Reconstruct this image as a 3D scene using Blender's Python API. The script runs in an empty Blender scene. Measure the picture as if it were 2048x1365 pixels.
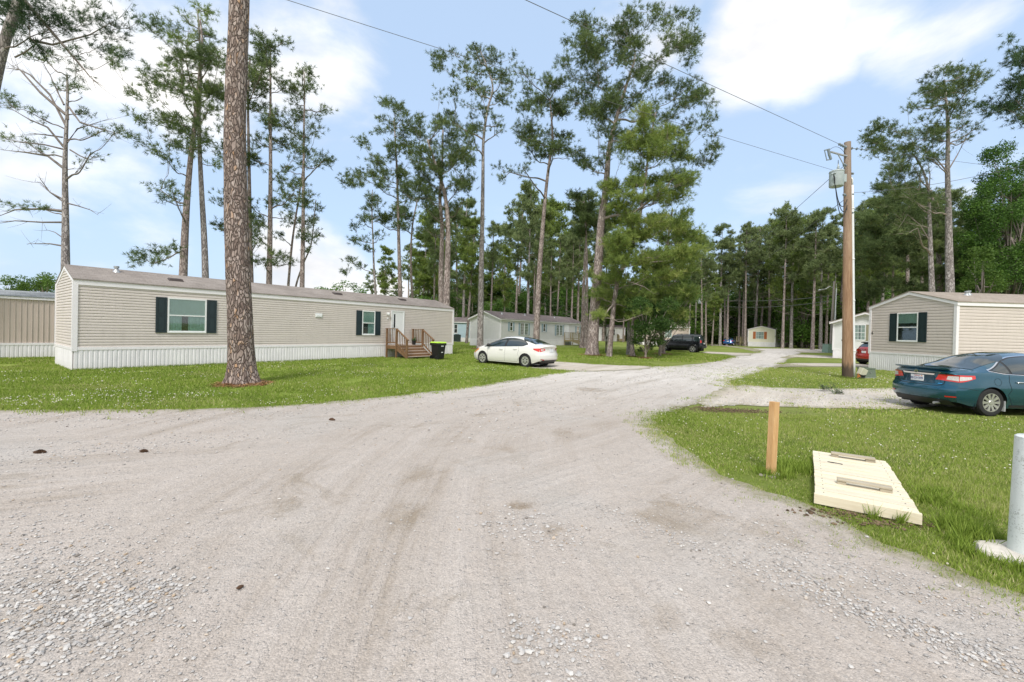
import bpy, math, random
import numpy as np
from mathutils import Vector, Matrix, noise as mnoise
from mathutils.geometry import delaunay_2d_cdt
C = bpy.context.scene.collection
RNG = np.random.default_rng(11)
random.seed(11)
pi = math.pi
R = math.radians
# ------------------------------------------------------------------ camera model (pixels of the 2048x1365 picture -> world)
F = 850.; CX = 1024.; CY = 682.5; CAMH = 1.72
PITCH = R(0.5); ROLL = R(1.4)
SH = 662. - (CY - F * math.tan(PITCH))
def ray(px, py):
    u = px - CX; v = -(py - (CY + SH))
    c, s = math.cos(ROLL), math.sin(ROLL)
    x = (c * u - s * v) / F; z = (s * u + c * v) / F
    cp, sp = math.cos(PITCH), math.sin(PITCH)
    y2 = cp + sp * z; z2 = -sp + cp * z
    return x / y2, z2 / y2
def G(px, py, z=0.):
    x, zz = ray(px, py); d = (z - CAMH) / zz
    return (x * d, d)
def at(px, py, d):
    x, zz = ray(px, py); return Vector((x * d, d, CAMH + zz * d))
# ------------------------------------------------------------------ objects
class MB:
    def __init__(s, T=None): s.v = []; s.f = []; s.m = []; s.T = T; s.cm = 0
    def add(s, vs, fs):
        o = len(s.v)
        for p in vs:
            p = tuple(p)
            s.v.append(s.T(p) if s.T else p)
        for f in fs: s.f.append([i + o for i in f]); s.m.append(s.cm)
    def box(s, x0, x1, y0, y1, z0, z1):
        s.add([(x0,y0,z0),(x1,y0,z0),(x1,y1,z0),(x0,y1,z0),(x0,y0,z1),(x1,y0,z1),(x1,y1,z1),(x0,y1,z1)],
              [(0,3,2,1),(4,5,6,7),(0,1,5,4),(1,2,6,5),(2,3,7,6),(3,0,4,7)])
    def quad(s, a, b, c, d): s.add([a, b, c, d], [(0, 1, 2, 3)])
    def prism(s, poly, z0, z1):          # poly in xy
        n = len(poly)
        s.add([(x, y, z0) for x, y in poly] + [(x, y, z1) for x, y in poly],
              [tuple(range(n))[::-1], tuple(range(n, 2 * n))] + [(i, (i + 1) % n, n + (i + 1) % n, n + i) for i in range(n)])
    def tube(s, pts, rad, n=8, cap=True):
        pts = [Vector(p) for p in pts]; k = len(pts)
        if not hasattr(rad, '__len__'): rad = [rad] * k
        vs = []; ref = None
        for i, p in enumerate(pts):
            t = (pts[min(i + 1, k - 1)] - pts[max(i - 1, 0)])
            if t.length < 1e-9: t = Vector((0, 0, 1))
            t.normalize()
            if ref is None: ref = Vector((1, 0, 0)) if abs(t.x) < .8 else Vector((0, 1, 0))
            a = (ref - t * ref.dot(t)).normalized(); b = t.cross(a); ref = a
            for j in range(n):
                w = 2 * pi * j / n
                vs.append(p + (a * math.cos(w) + b * math.sin(w)) * rad[i])
        fs = [(i * n + j, i * n + (j + 1) % n, (i + 1) * n + (j + 1) % n, (i + 1) * n + j) for i in range(k - 1) for j in range(n)]
        if cap: fs += [tuple(range(n))[::-1], tuple(range((k - 1) * n, k * n))]
        s.add(vs, fs)
    def bar(s, a, b, w, h, up=(0, 0, 1)):   # rectangular bar a->b
        a = Vector(a); b = Vector(b); t = (b - a).normalized(); up = Vector(up)
        if abs(t.dot(up)) > .99: up = Vector((1, 0, 0))
        x = t.cross(up).normalized(); y = x.cross(t)
        vs = [p + x * sx * w / 2 + y * sy * h / 2 for p in (a, b) for sx, sy in ((-1, -1), (1, -1), (1, 1), (-1, 1))]
        s.add(vs, [(0, 3, 2, 1), (4, 5, 6, 7), (0, 1, 5, 4), (1, 2, 6, 5), (2, 3, 7, 6), (3, 0, 4, 7)])
    def lathe(s, prof, n=24, axis='z', c=(0, 0, 0)):   # prof [(r,h)]
        vs = []
        for r, h in prof:
            for j in range(n):
                w = 2 * pi * j / n; a, b = r * math.cos(w), r * math.sin(w)
                p = (a, b, h) if axis == 'z' else ((a, h, b) if axis == 'y' else (h, a, b))
                vs.append((p[0] + c[0], p[1] + c[1], p[2] + c[2]))
        k = len(prof)
        s.add(vs, [(i * n + j, i * n + (j + 1) % n, (i + 1) * n + (j + 1) % n, (i + 1) * n + j) for i in range(k - 1) for j in range(n)])
    def grid(s, P):                       # P[i][j]
        a, b = len(P), len(P[0])
        s.add([p for r in P for p in r], [(i * b + j, i * b + j + 1, (i + 1) * b + j + 1, (i + 1) * b + j) for i in range(a - 1) for j in range(b - 1)])
def link(name, me, parent=None):
    o = bpy.data.objects.new(name, me); C.objects.link(o)
    if parent: o.parent = parent
    return o
def obj(name, mb, mat, parent=None, smooth=False, bevel=0):
    me = bpy.data.meshes.new(name)
    me.from_pydata([tuple(v) for v in mb.v], [], mb.f)
    mats = mat if isinstance(mat, (list, tuple)) else [mat]
    for m in mats: me.materials.append(m)
    if len(mats) > 1: me.polygons.foreach_set('material_index', mb.m)
    if smooth: me.polygons.foreach_set('use_smooth', [True] * len(me.polygons))
    me.update()
    o = link(name, me, parent)
    if bevel:
        b = o.modifiers.new('bevel', 'BEVEL'); b.width = bevel; b.segments = 2; b.limit_method = 'ANGLE'
    if smooth == 'auto':
        me.polygons.foreach_set('use_smooth', [True] * len(me.polygons))
        e = o.modifiers.new('split', 'EDGE_SPLIT'); e.split_angle = R(38)
    return o
def npmesh(name, V, Fc, mat, parent=None, tone=None, smooth=False):
    V = np.asarray(V, np.float32).reshape(-1, 3); Fc = np.asarray(Fc, np.int32); k = Fc.shape[1]
    me = bpy.data.meshes.new(name)
    me.vertices.add(len(V)); me.vertices.foreach_set('co', V.ravel())
    me.loops.add(Fc.size); me.loops.foreach_set('vertex_index', Fc.ravel())
    me.polygons.add(len(Fc)); me.polygons.foreach_set('loop_start', np.arange(0, Fc.size, k, dtype=np.int32))
    me.polygons.foreach_set('use_smooth', np.full(len(Fc), bool(smooth)))
    if tone is not None:
        at_ = me.attributes.new('tone', 'FLOAT', 'POINT'); at_.data.foreach_set('value', np.asarray(tone, np.float32))
    me.materials.append(mat); me.update(calc_edges=True)
    if name is None: return me
    return link(name, me, parent)
def tag(o, label=None, cat=None, group=None, kind=None):
    if label: o['label'] = label
    if cat: o['category'] = cat
    if group: o['group'] = group
    if kind: o['kind'] = kind
    return o
def thing(name, label, cat, loc=(0, 0, 0), rotz=0, group=None):
    o = bpy.data.objects.new(name, None); C.objects.link(o)
    o.empty_display_size = .3
    o.location = loc; o.rotation_euler = (0, 0, rotz)
    return tag(o, label, cat, group)
def dup(root, loc, rotz, label, group=None, scale=1.):
    r = root.copy(); C.objects.link(r); r.location = loc; r.rotation_euler = (0, 0, rotz); r.scale = (scale,) * 3 if not hasattr(scale, '__len__') else scale
    r['label'] = label
    if group: r['group'] = group
    for ch in list(root.children):
        c = ch.copy(); C.objects.link(c); c.parent = r
        for g in ch.children:
            d = g.copy(); C.objects.link(d); d.parent = c
    return r
def text_mesh(name, s, size, mat, parent, M, thick=.002, sp=1.):
    cu = bpy.data.curves.new(name, 'FONT'); cu.body = s; cu.size = size; cu.extrude = thick; cu.align_x = 'CENTER'; cu.align_y = 'CENTER'; cu.space_character = sp
    t = bpy.data.objects.new(name, cu); C.objects.link(t)
    bpy.context.view_layer.update()
    me = bpy.data.meshes.new_from_object(t)
    bpy.data.objects.remove(t)
    me.materials.clear(); me.materials.append(mat)
    o = link(name, me, parent); o.matrix_local = M
    return o
# ------------------------------------------------------------------ materials
class NT:
    def __init__(s, name):
        s.mat = bpy.data.materials.new(name); s.mat.use_nodes = True; s.t = s.mat.node_tree
        s.b = s.t.nodes['Principled BSDF']; s.out = s.t.nodes['Material Output']
    def n(s, typ, **kw):
        nd = s.t.nodes.new(typ)
        for k, v in kw.items():
            if k.startswith('i_'):
                key = k[2:].replace('_', ' ')
                key = int(key) if key.isdigit() else key
                nd.inputs[key].default_value = v
            else: setattr(nd, k, v)
        return nd
    def l(s, a, b): s.t.links.new(a, b)
    def coord(s, scale=(1, 1, 1), kind='Object'):
        tc = s.n('ShaderNodeTexCoord'); mp = s.n('ShaderNodeMapping'); mp.inputs['Scale'].default_value = scale
        s.l(tc.outputs[kind], mp.inputs[0]); return mp.outputs[0]
    def noise(s, vec, sc, det=4, rough=.6, dist=0):
        nd = s.n('ShaderNodeTexNoise'); nd.inputs['Scale'].default_value = sc; nd.inputs['Detail'].default_value = det
        nd.inputs['Roughness'].default_value = rough; nd.inputs['Distortion'].default_value = dist
        s.l(vec, nd.inputs['Vector']); return nd.outputs['Fac']
    def ramp(s, fac, stops):
        r = s.n('ShaderNodeValToRGB'); e = r.color_ramp.elements
        while len(e) < len(stops): e.new(.5)
        for el, (p, c) in zip(e, stops):
            el.position = p; el.color = (c, c, c, 1) if not hasattr(c, '__len__') else (*c, 1)
        s.l(fac, r.inputs[0]); return r.outputs[0]
    def mix(s, fac, a, b, mode='MIX'):
        m = s.n('ShaderNodeMix', data_type='RGBA', blend_type=mode)
        for sock, v in ((m.inputs[0], fac), (m.inputs[6], a), (m.inputs[7], b)):
            if isinstance(v, bpy.types.NodeSocket): s.l(v, sock)
            elif hasattr(v, '__len__'): sock.default_value = (*v[:3], 1)
            else: sock.default_value = v
        return m.outputs[2]
    def math(s, op, a, b=0., c=0.):
        m = s.n('ShaderNodeMath', operation=op)
        for sock, v in zip(m.inputs, (a, b, c)):
            if isinstance(v, bpy.types.NodeSocket): s.l(v, sock)
            else: sock.default_value = v
        return m.outputs[0]
    def color(s, v):
        if isinstance(v, bpy.types.NodeSocket): s.l(v, s.b.inputs['Base Color'])
        else: s.b.inputs['Base Color'].default_value = (*v, 1)
    def bump(s, h, strength=.5, dist=.02, chain=None):
        b = s.n('ShaderNodeBump'); b.inputs['Strength'].default_value = strength; b.inputs['Distance'].default_value = dist
        s.l(h, b.inputs['Height'])
        if chain: s.l(chain, b.inputs['Normal'])
        s.l(b.outputs[0], s.b.inputs['Normal']); return b.outputs[0]
    def set(s, **kw):
        for k, v in kw.items(): s.b.inputs[k.replace('_', ' ')].default_value = v
        return s
def pbr(name, col, rough=.6, metal=0., var=.12, sc=3., bump=0., spec=.5, coat=0., bsc=60):
    t = NT(name); t.set(Roughness=rough, Metallic=metal, Coat_Weight=coat); t.b.inputs['Specular IOR Level'].default_value = spec
    if var:
        co = t.coord(); n = t.noise(co, sc, 5)
        lo = tuple(c * (1 - var) for c in col); hi = tuple(min(1, c * (1 + var * .7)) for c in col)
        t.color(t.ramp(n, [(.3, lo), (.7, hi)]))
        if bump: t.bump(t.noise(co, bsc, 3), bump, .01)
    else: t.color(col)
    return t.mat
# ------------------------------------------------------------------ camera, light, sky
cam = bpy.data.cameras.new('camera'); cam_o = bpy.data.objects.new('camera', cam); C.objects.link(cam_o)
cam.sensor_width = 36; cam.lens = F / 2048 * 36; cam.clip_end = 3000; cam.clip_start = .05
cam.shift_y = SH / 2048
cam_o.rotation_mode = 'QUATERNION'
cam_o.location = (0, 0, CAMH)
_m = Matrix.Rotation(-PITCH, 3, 'X') @ Matrix.Rotation(pi / 2, 3, 'X') @ Matrix.Rotation(ROLL, 3, 'Z')
cam_o.rotation_quaternion = _m.to_quaternion()
bpy.context.scene.camera = cam_o
SUN_EL, SUN_AZ = R(50), R(192)      # azimuth clockwise from +Y
sd = Vector((math.sin(SUN_AZ) * math.cos(SUN_EL), math.cos(SUN_AZ) * math.cos(SUN_EL), math.sin(SUN_EL)))
sun = bpy.data.lights.new('sun', 'SUN'); sun.energy = 2.4; sun.angle = R(14); sun.color = (1, .965, .92)
sun_o = bpy.data.objects.new('sun', sun); C.objects.link(sun_o)
sun_o.rotation_euler = sd.to_track_quat('Z', 'Y').to_euler()
w = bpy.data.worlds.new('World'); bpy.context.scene.world = w; w.use_nodes = True
nt = w.node_tree; bg = nt.nodes['Background']
def wn(t, **k):
    n = nt.nodes.new(t)
    for a, b in k.items(): setattr(n, a, b)
    return n
def wmath(op, a, b=0., c=0.):
    m = wn('ShaderNodeMath', operation=op)
    for s_, v in zip(m.inputs, (a, b, c)):
        if isinstance(v, bpy.types.NodeSocket): nt.links.new(v, s_)
        else: s_.default_value = v
    return m.outputs[0]
sky = wn('ShaderNodeTexSky', sky_type='NISHITA'); sky.sun_disc = False
sky.sun_elevation = SUN_EL; sky.sun_rotation = SUN_AZ; sky.altitude = 0; sky.air_density = 1.0; sky.dust_density = 2.2; sky.ozone_density = 1.5
tc = wn('ShaderNodeTexCoord')
nz = wn('ShaderNodeVectorMath', operation='NORMALIZE'); nt.links.new(tc.outputs['Generated'], nz.inputs[0])
D = nz.outputs[0]
mp = wn('ShaderNodeMapping'); mp.inputs['Scale'].default_value = (1, 1, 1.9); nt.links.new(D, mp.inputs[0])
n1 = wn('ShaderNodeTexNoise'); n1.inputs['Scale'].default_value = 3.1; n1.inputs['Detail'].default_value = 9; n1.inputs['Roughness'].default_value = .55; n1.inputs['Distortion'].default_value = .25
nt.links.new(mp.outputs[0], n1.inputs['Vector'])
acc = None
# cloud banks stand in these directions of the sky (direction px,py ; angular radius deg ; weight)
for px, py, ang, wt in [(120, 40, 14, .42), (330, 130, 10, .38), (560, 40, 11, .46), (230, 240, 8, .26), (640, 120, 6, .27), (720, 210, 5, .22), (60, 220, 6, .22),
                        (700, 300, 5, .18), (1560, 30, 7, .44), (1490, 130, 5, .34), (1620, 120, 5, .30), (1760, 10, 5, .30), (1850, 90, 5, .28), (1940, 40, 4, .26), (1290, 20, 7, .25), (1150, 70, 5, .18),
                        (250, 530, 6, .26), (620, 540, 8, .42), (820, 560, 8, .3), (1960, 300, 5, .2), (1500, 480, 10, .18), (60, 520, 6, .15), (-300, 60, 18, .4)]:
    x, z = ray(px, py); d = Vector((x, 1, z)).normalized()
    dn = wn('ShaderNodeVectorMath', operation='DOT_PRODUCT'); nt.links.new(D, dn.inputs[0]); dn.inputs[1].default_value = d
    mr = wn('ShaderNodeMapRange', interpolation_type='SMOOTHSTEP'); nt.links.new(dn.outputs['Value'], mr.inputs[0])
    mr.inputs[1].default_value = math.cos(R(ang * 1.25)); mr.inputs[2].default_value = math.cos(R(ang * .25)); mr.inputs[3].default_value = 0; mr.inputs[4].default_value = wt
    acc = mr.outputs[0] if acc is None else wmath('MAXIMUM', acc, mr.outputs[0])
cl = wmath('ADD', wmath('ADD', wmath('MULTIPLY', n1.outputs['Fac'], 1.35), -.175), acc)
mr = wn('ShaderNodeMapRange', interpolation_type='SMOOTHSTEP'); nt.links.new(cl, mr.inputs[0])
mr.inputs[1].default_value = .64; mr.inputs[2].default_value = 1.05; mr.inputs[3].default_value = 0; mr.inputs[4].default_value = 1
n2 = wn('ShaderNodeTexNoise'); n2.inputs['Scale'].default_value = 5; n2.inputs['Detail'].default_value = 5; nt.links.new(mp.outputs[0], n2.inputs['Vector'])
cr = wn('ShaderNodeValToRGB'); cr.color_ramp.elements[0].position = .3; cr.color_ramp.elements[0].color = (5.5, 5.6, 5.9, 1); cr.color_ramp.elements[1].position = .65; cr.color_ramp.elements[1].color = (8.6, 8.4, 8.1, 1)
nt.links.new(n2.outputs['Fac'], cr.inputs[0])
# unseen bright cloud bank added overhead and behind the viewer, neutralises blue ambient light
zd = wn('ShaderNodeSeparateXYZ'); nt.links.new(D, zd.inputs[0])
up = wn('ShaderNodeMapRange', interpolation_type='SMOOTHSTEP'); nt.links.new(zd.outputs['Z'], up.inputs[0]); up.inputs[1].default_value = .62; up.inputs[2].default_value = .82; up.inputs[4].default_value = .5
bk = wn('ShaderNodeMapRange', interpolation_type='SMOOTHSTEP'); nt.links.new(zd.outputs['Y'], bk.inputs[0]); bk.inputs[1].default_value = .15; bk.inputs[2].default_value = -.3; bk.inputs[4].default_value = .5
cl = wmath('ADD', cl, wmath('MAXIMUM', up.outputs[0], bk.outputs[0])); nt.links.new(cl, mr.inputs[0])
# thin high veil everywhere lifts the blue
veil = wn('ShaderNodeMix', data_type='RGBA'); veil.inputs[0].default_value = .6
nt.links.new(sky.outputs[0], veil.inputs[6]); veil.inputs[7].default_value = (5.0, 6.5, 8.6, 1)
mx = wn('ShaderNodeMix', data_type='RGBA'); nt.links.new(mr.outputs[0], mx.inputs[0]); nt.links.new(veil.outputs[2], mx.inputs[6]); nt.links.new(cr.outputs[0], mx.inputs[7])
nt.links.new(mx.outputs[2], bg.inputs[0]); bg.inputs[1].default_value = .12
sc = bpy.context.scene
sc.view_settings.view_transform = 'Standard'; sc.view_settings.look = 'None'; sc.view_settings.exposure = 0.36; sc.view_settings.gamma = 1
sc.cycles.max_bounces = 8; sc.cycles.diffuse_bounces = 6; sc.cycles.glossy_bounces = 3; sc.cycles.transparent_max_bounces = 8; sc.cycles.transmission_bounces = 6
# ------------------------------------------------------------------ ground, road, driveways
def GP(l): return [G(*p) for p in l]
lawn_edge = [(0,822),(130,821),(250,820),(380,819),(500,815),(570,811),(640,806),(770,795),(900,780),(1000,765),(1090,750),(1136,744),(1200,740),(1260,736),(1300,734),(1350,732),(1406,727),(1440,721),(1471,714),(1500,709),(1522,705),(1519,702),(1500,699),(1496,697.2)]
right_edge = [(1597,698),(1653,699.5),(1664,701),(1630,704),(1604,706),(1590,712),(1575,720),(1559,731),(1520,745),(1490,754),(1471,760),(1462,766),(1470,775),(1440,795),(1380,812),(1330,830),(1312,845),(1316,858),(1330,873),(1360,895),(1400,925),(1440,950),(1480,970),(1560,998),(1610,1020),(1673,1044),(1738,1073),(1835,1115),(1931,1153),(2048,1194)]
road_poly = [(-60, 5), (-30, 6.6), (-14, 7.2)] + GP(lawn_edge) + GP(right_edge) + [(3.7, 2.5), (4.4, 1.2), (5.6, 0), (8, -4), (10, -14), (-14, -14), (-30, -6), (-60, -5)]
drives = {  # driveways: each is its own strip off the road
 'sedan': GP([(1300,733),(1240,731.5),(1188,729.5),(1140,725.5),(1106,723.5),(1078,725),(1040,733),(1062,737),(1088,739),(1136,742.5),(1180,744),(1300,739)]),
 'suv': GP([(1516,703.5),(1507,706.5),(1460,705.6),(1413,703.6),(1400,706),(1417,707.5),(1450,709),(1471,713),(1500,712)]),
 'hatch': GP([(1499,696.5),(1476,694),(1440,690.2),(1420,689),(1416,691),(1440,692.2),(1476,696.5),(1510,704),(1530,702)]),
 'white_home': GP([(1590,703),(1604,706),(1668,706.5),(1700,706.5),(1700,703),(1664,702)]),
 'white_home_near': GP([(1560,716),(1575,717.5),(1597,715.5),(1668,717.3),(1720,717.5),(1720,712),(1668,713),(1604,709.5),(1580,711)]),
 'red_car': GP([(1530,742),(1559,735),(1597,734.5),(1687,734),(1738,735),(1800,735),(1800,729),(1738,728.5),(1687,727.5),(1597,727),(1566,728)]),
 'teal_car': GP([(1440,778),(1485,770),(1530,775),(1597,778.5),(1720,778),(1780,777),(1900,778),(1900,795),(1890,812),(1818,820.5),(1760,821),(1706,819.5),(1640,817),(1560,815.5),(1480,812),(1400,818),(1395,800)]),
}
def noisy(poly, step=.16, amp=.09, seed=0):
    out = []
    n = len(poly)
    for i in range(n):
        a = Vector(poly[i]); b = Vector(poly[(i + 1) % n]); L = (b - a).length
        dc = math.hypot(*((a + b) / 2)); st = step * max(1, dc / 9)
        k = max(1, int(L / st))
        for j in range(k):
            p = a.lerp(b, j / k)
            q = Vector((p.x * .9, p.y * .9, seed)); q2 = q * 4.3
            nn = mnoise.noise_vector(q) * 1.2 + mnoise.noise_vector(q2) * .9
            out.append((p.x + nn.x * amp * 1.5, p.y + nn.y * amp * 1.5))
    return out
def inpoly(P, poly):
    P = np.asarray(P); x, y = P[:, 0], P[:, 1]; ins = np.zeros(len(P), bool); n = len(poly)
    for i in range(n):
        x1, y1 = poly[i]; x2, y2 = poly[(i + 1) % n]
        if y1 == y2: continue
        c = ((y1 > y) != (y2 > y)) & (x < (x2 - x1) * (y - y1) / (y2 - y1) + x1); ins ^= c
    return ins
def dist_poly(P, poly):
    P = np.asarray(P, float); d = np.full(len(P), 1e9); n = len(poly)
    for i in range(n):
        a = np.array(poly[i]); b = np.array(poly[(i + 1) % n]); ab = b - a; L2 = (ab ** 2).sum()
        if L2 == 0: continue
        t = np.clip(((P - a) @ ab) / L2, 0, 1); d = np.minimum(d, np.hypot(*(P - a - t[:, None] * ab).T))
    return d
pathA = [(1.2,-16),(0.9,-4),(.5,1),(.2,4),(.3,7),(1.0,9.5),(2.6,12.2),(5,15.5),(8,19.5),(13,27),(20,36),(28,47),(38,58)]
pathB = [(-60,0),(-30,.8),(-14,2.5),(-8,4.4),(-3.5,6.4),(0,9.5),(2.6,12.6),(5,15.8),(8,20)]
def dense(p, m=16):
    out = []
    for i in range(len(p) - 1):
        p0 = Vector(p[max(i - 1, 0)]); p1 = Vector(p[i]); p2 = Vector(p[i + 1]); p3 = Vector(p[min(i + 2, len(p) - 1)])
        for j in range(m):
            t = j / m
            out.append(.5 * ((2 * p1) + (p2 - p0) * t + (2 * p0 - 5 * p1 + 4 * p2 - p3) * t * t + (3 * p1 - p0 - 3 * p2 + p3) * t ** 3))
    return np.array([tuple(v) for v in out] + [p[-1]])
def path_uv(P, path):
    pts = dense(path); seg = np.diff(pts, axis=0); L = np.hypot(*seg.T); S = np.concatenate([[0], np.cumsum(L)])
    best = np.full(len(P), 1e9); U = np.zeros(len(P)); Vv = np.zeros(len(P))
    for i in range(len(seg)):
        t = np.clip(((P - pts[i]) @ seg[i]) / L[i] ** 2, 0, 1); q = P - pts[i] - t[:, None] * seg[i]
        d = np.hypot(*q.T); side = np.sign(seg[i][0] * q[:, 1] - seg[i][1] * q[:, 0])
        m = d < best; best[m] = d[m]; U[m] = (d * side)[m]; Vv[m] = (S[i] + t * L[i])[m]
    return U, Vv
def ground_h(P, seed=3.):
    return np.array([mnoise.noise(Vector((x * .35, y * .35, seed))) * .018 + mnoise.noise(Vector((x * 1.3, y * 1.3, seed))) * .008 for x, y in P])
def sheet(name, poly, z, mat, fine=True, label=None):
    out = noisy(poly, seed=z * 100)
    pts = [Vector(p) for p in out]; n = len(pts)
    xs, ys = zip(*out); inner = []
    for st, r0, r1 in ((.22, 0, 11), (.6, 11, 26), (2.0, 26, 90)):
        gx = np.arange(max(min(xs), -r1), min(max(xs), r1), st); gy = np.arange(max(min(ys), -3), min(max(ys), r1), st)
        if len(gx) == 0 or len(gy) == 0: continue
        X, Y = np.meshgrid(gx, gy); Q = np.stack([X.ravel(), Y.ravel()], 1); Q = Q + RNG.uniform(-.15, .15, Q.shape) * st
        r = np.hypot(*Q.T); Q = Q[(r >= r0) & (r < r1)]
        if len(Q) == 0: continue
        Q = Q[inpoly(Q, out)]
        if len(Q): Q = Q[dist_poly(Q, out) > st * .35]
        inner += [Vector(q) for q in Q]
    vs, _, fs, *_r = delaunay_2d_cdt(pts + inner, [(i, (i + 1) % n) for i in range(n)], [], 1, 1e-5)
    V2 = np.array([tuple(v) for v in vs])
    zz = np.full(len(V2), z)
    me = bpy.data.meshes.new(name)
    me.from_pydata([(x, y, q) for (x, y), q in zip(V2, zz)], [], [list(f) for f in fs])
    ua = path_uv(V2, pathA); ub = path_uv(V2, pathB)
    dd = np.clip(dist_poly(V2, out) / 1.2, 0, 1)
    for nm, (u, v) in (('ua', ua), ('ub', ub)):
        a = me.attributes.new(nm, 'FLOAT_VECTOR', 'POINT'); a.data.foreach_set('vector', np.stack([u, v, u * 0], 1).astype(np.float32).ravel())
    a = me.attributes.new('edge', 'FLOAT', 'POINT'); a.data.foreach_set('value', dd.astype(np.float32))
    me.materials.append(mat); me.update()
    o = link(name, me); tag(o, kind='structure'); return o
def gravel_mat(name, pale):
    t = NT(name); co = t.coord()
    def tracks(an, sx, sy, sc_):
        a = t.n('ShaderNodeAttribute', attribute_name=an); mp = t.n('ShaderNodeMapping'); mp.inputs['Scale'].default_value = (sx, sy, 1)
        t.l(a.outputs['Vector'], mp.inputs[0]); return t.noise(mp.outputs[0], sc_, 5, .62, .5), a
    tA, aA = tracks('ua', 1.35, .11, 1.6); tB, aB = tracks('ub', 1.0, .1, 1.5)
    tA2, _ = tracks('ua', 4, .25, 2.4); tB2, _ = tracks('ub', 4, .3, 2.2)
    sel = t.ramp(t.math('ADD', t.math('MULTIPLY', t.noise(co, .16, 3), 1.), 0), [(.44, 0.), (.56, 1.)])
    tr = t.mix(sel, t.math('ADD', t.math('MULTIPLY', tA, .65), t.math('MULTIPLY', tA2, .35)), t.math('ADD', t.math('MULTIPLY', tB, .65), t.math('MULTIPLY', tB2, .35)))
    if pale:
        base = t.ramp(tr, [(.30, (.40, .35, .28)), (.46, (.50, .455, .395)), (.62, (.60, .56, .50))])
    else:
        base = t.ramp(tr, [(.28, (.31, .265, .215)), (.42, (.405, .362, .322)), (.50, (.435, .394, .357)), (.62, (.47, .43, .394)), (.76, (.51, .47, .435))])
    # damp tan hollows and bluish fines
    h = t.ramp(t.noise(co, .8, 6, .66, .8), [(.56, 0.), (.68, 1.)])
    base = t.mix(t.math('MULTIPLY', h, .6 if not pale else .3), base, (.25, .205, .15))
    h2 = t.ramp(t.noise(co, .33, 4, .6), [(.50, 0.), (.66, 1.)])
    base = t.mix(t.math('MULTIPLY', h2, .4), base, (.42, .415, .40))
    # ground turns paler further along the lane
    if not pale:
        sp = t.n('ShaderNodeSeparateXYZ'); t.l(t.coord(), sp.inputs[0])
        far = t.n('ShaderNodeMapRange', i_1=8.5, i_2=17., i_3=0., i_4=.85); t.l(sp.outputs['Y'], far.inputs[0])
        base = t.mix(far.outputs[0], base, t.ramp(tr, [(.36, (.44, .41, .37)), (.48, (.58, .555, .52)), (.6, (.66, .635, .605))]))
    # damp clay hollows where puddles dried out on the road
    if not pale:
        wob = t.noise(co, 3.5, 5, .7)
        for (cx_, cy_), rr_, st_ in ((G(1045, 1015), .26, .8), (G(1110, 1060), .24, .45), (G(1010, 900), .45, .4), (G(1330, 1230), .30, .28), (G(1500, 1290), .34, .3), (G(1180, 780), 1.0, .6), (G(1700, 1180), .4, .22), (G(60, 1255), .14, .8)):
            vd = t.n('ShaderNodeVectorMath', operation='DISTANCE'); t.l(co, vd.inputs[0]); vd.inputs[1].default_value = (cx_, cy_, .008)
            f_ = t.ramp(t.math('ADD', t.math('DIVIDE', vd.outputs['Value'], rr_ * 1.6), t.math('MULTIPLY', wob, 1.3)), [(.75, 1.), (1., 0.)])
            base = t.mix(t.math('MULTIPLY', f_, st_), base, (.255, .205, .15))
    # gravel: little stones, two sizes
    v1 = t.n('ShaderNodeTexVoronoi', i_Scale=95.); t.l(co, v1.inputs['Vector'])
    v2 = t.n('ShaderNodeTexVoronoi', i_Scale=34.); t.l(co, v2.inputs['Vector'])
    sx = t.n('ShaderNodeSeparateColor'); t.l(v1.outputs['Color'], sx.inputs[0])
    g1 = t.ramp(sx.outputs[0], [(0., .80), (.5, .98), (1., 1.2)])
    base = t.mix(.75, base, g1, 'MULTIPLY')
    sx2 = t.n('ShaderNodeSeparateColor'); t.l(v2.outputs['Color'], sx2.inputs[0])
    st = t.math('MULTIPLY', t.math('GREATER_THAN', sx2.outputs[0], .80), t.ramp(v2.outputs['Distance'], [(.28, 1.), (.42, 0.)]))
    base = t.mix(t.math('MULTIPLY', st, .35), base, t.ramp(sx2.outputs[1], [(0., (.33, .32, .31)), (.6, (.55, .53, .5)), (1., (.68, .66, .63))]))
    fine = t.noise(co, 160, 2)
    base = t.mix(.55, base, t.ramp(fine, [(.25, .72), (.75, 1.25)]), 'MULTIPLY')
    # grass roots creeping in at the edge
    ed = t.n('ShaderNodeAttribute', attribute_name='edge')
    em = t.ramp(t.math('ADD', ed.outputs['Fac'], t.math('MULTIPLY', t.noise(co, 3.2, 5, .7), .9)), [(.40, 1.), (.72, 0.)])
    base = t.mix(t.math('MULTIPLY', em, .75), base, (.19, .19, .085))
    base = t.mix(1., base, (1.0, .99, .985), 'MULTIPLY'); t.color(base); t.set(Roughness=.95); t.b.inputs['Specular IOR Level'].default_value = .15
    hgt = t.math('ADD', t.math('MULTIPLY', v1.outputs['Distance'], -.5), t.math('ADD', t.math('MULTIPLY', st, .8), t.math('MULTIPLY', t.noise(co, 14, 6, .7), 1.3)))
    b1 = t.bump(hgt, .75, .012)
    t.bump(t.math('ADD', tr, t.math('MULTIPLY', t.noise(co, 2.2, 4), .5)), .8, .09, b1)
    return t.mat
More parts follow.
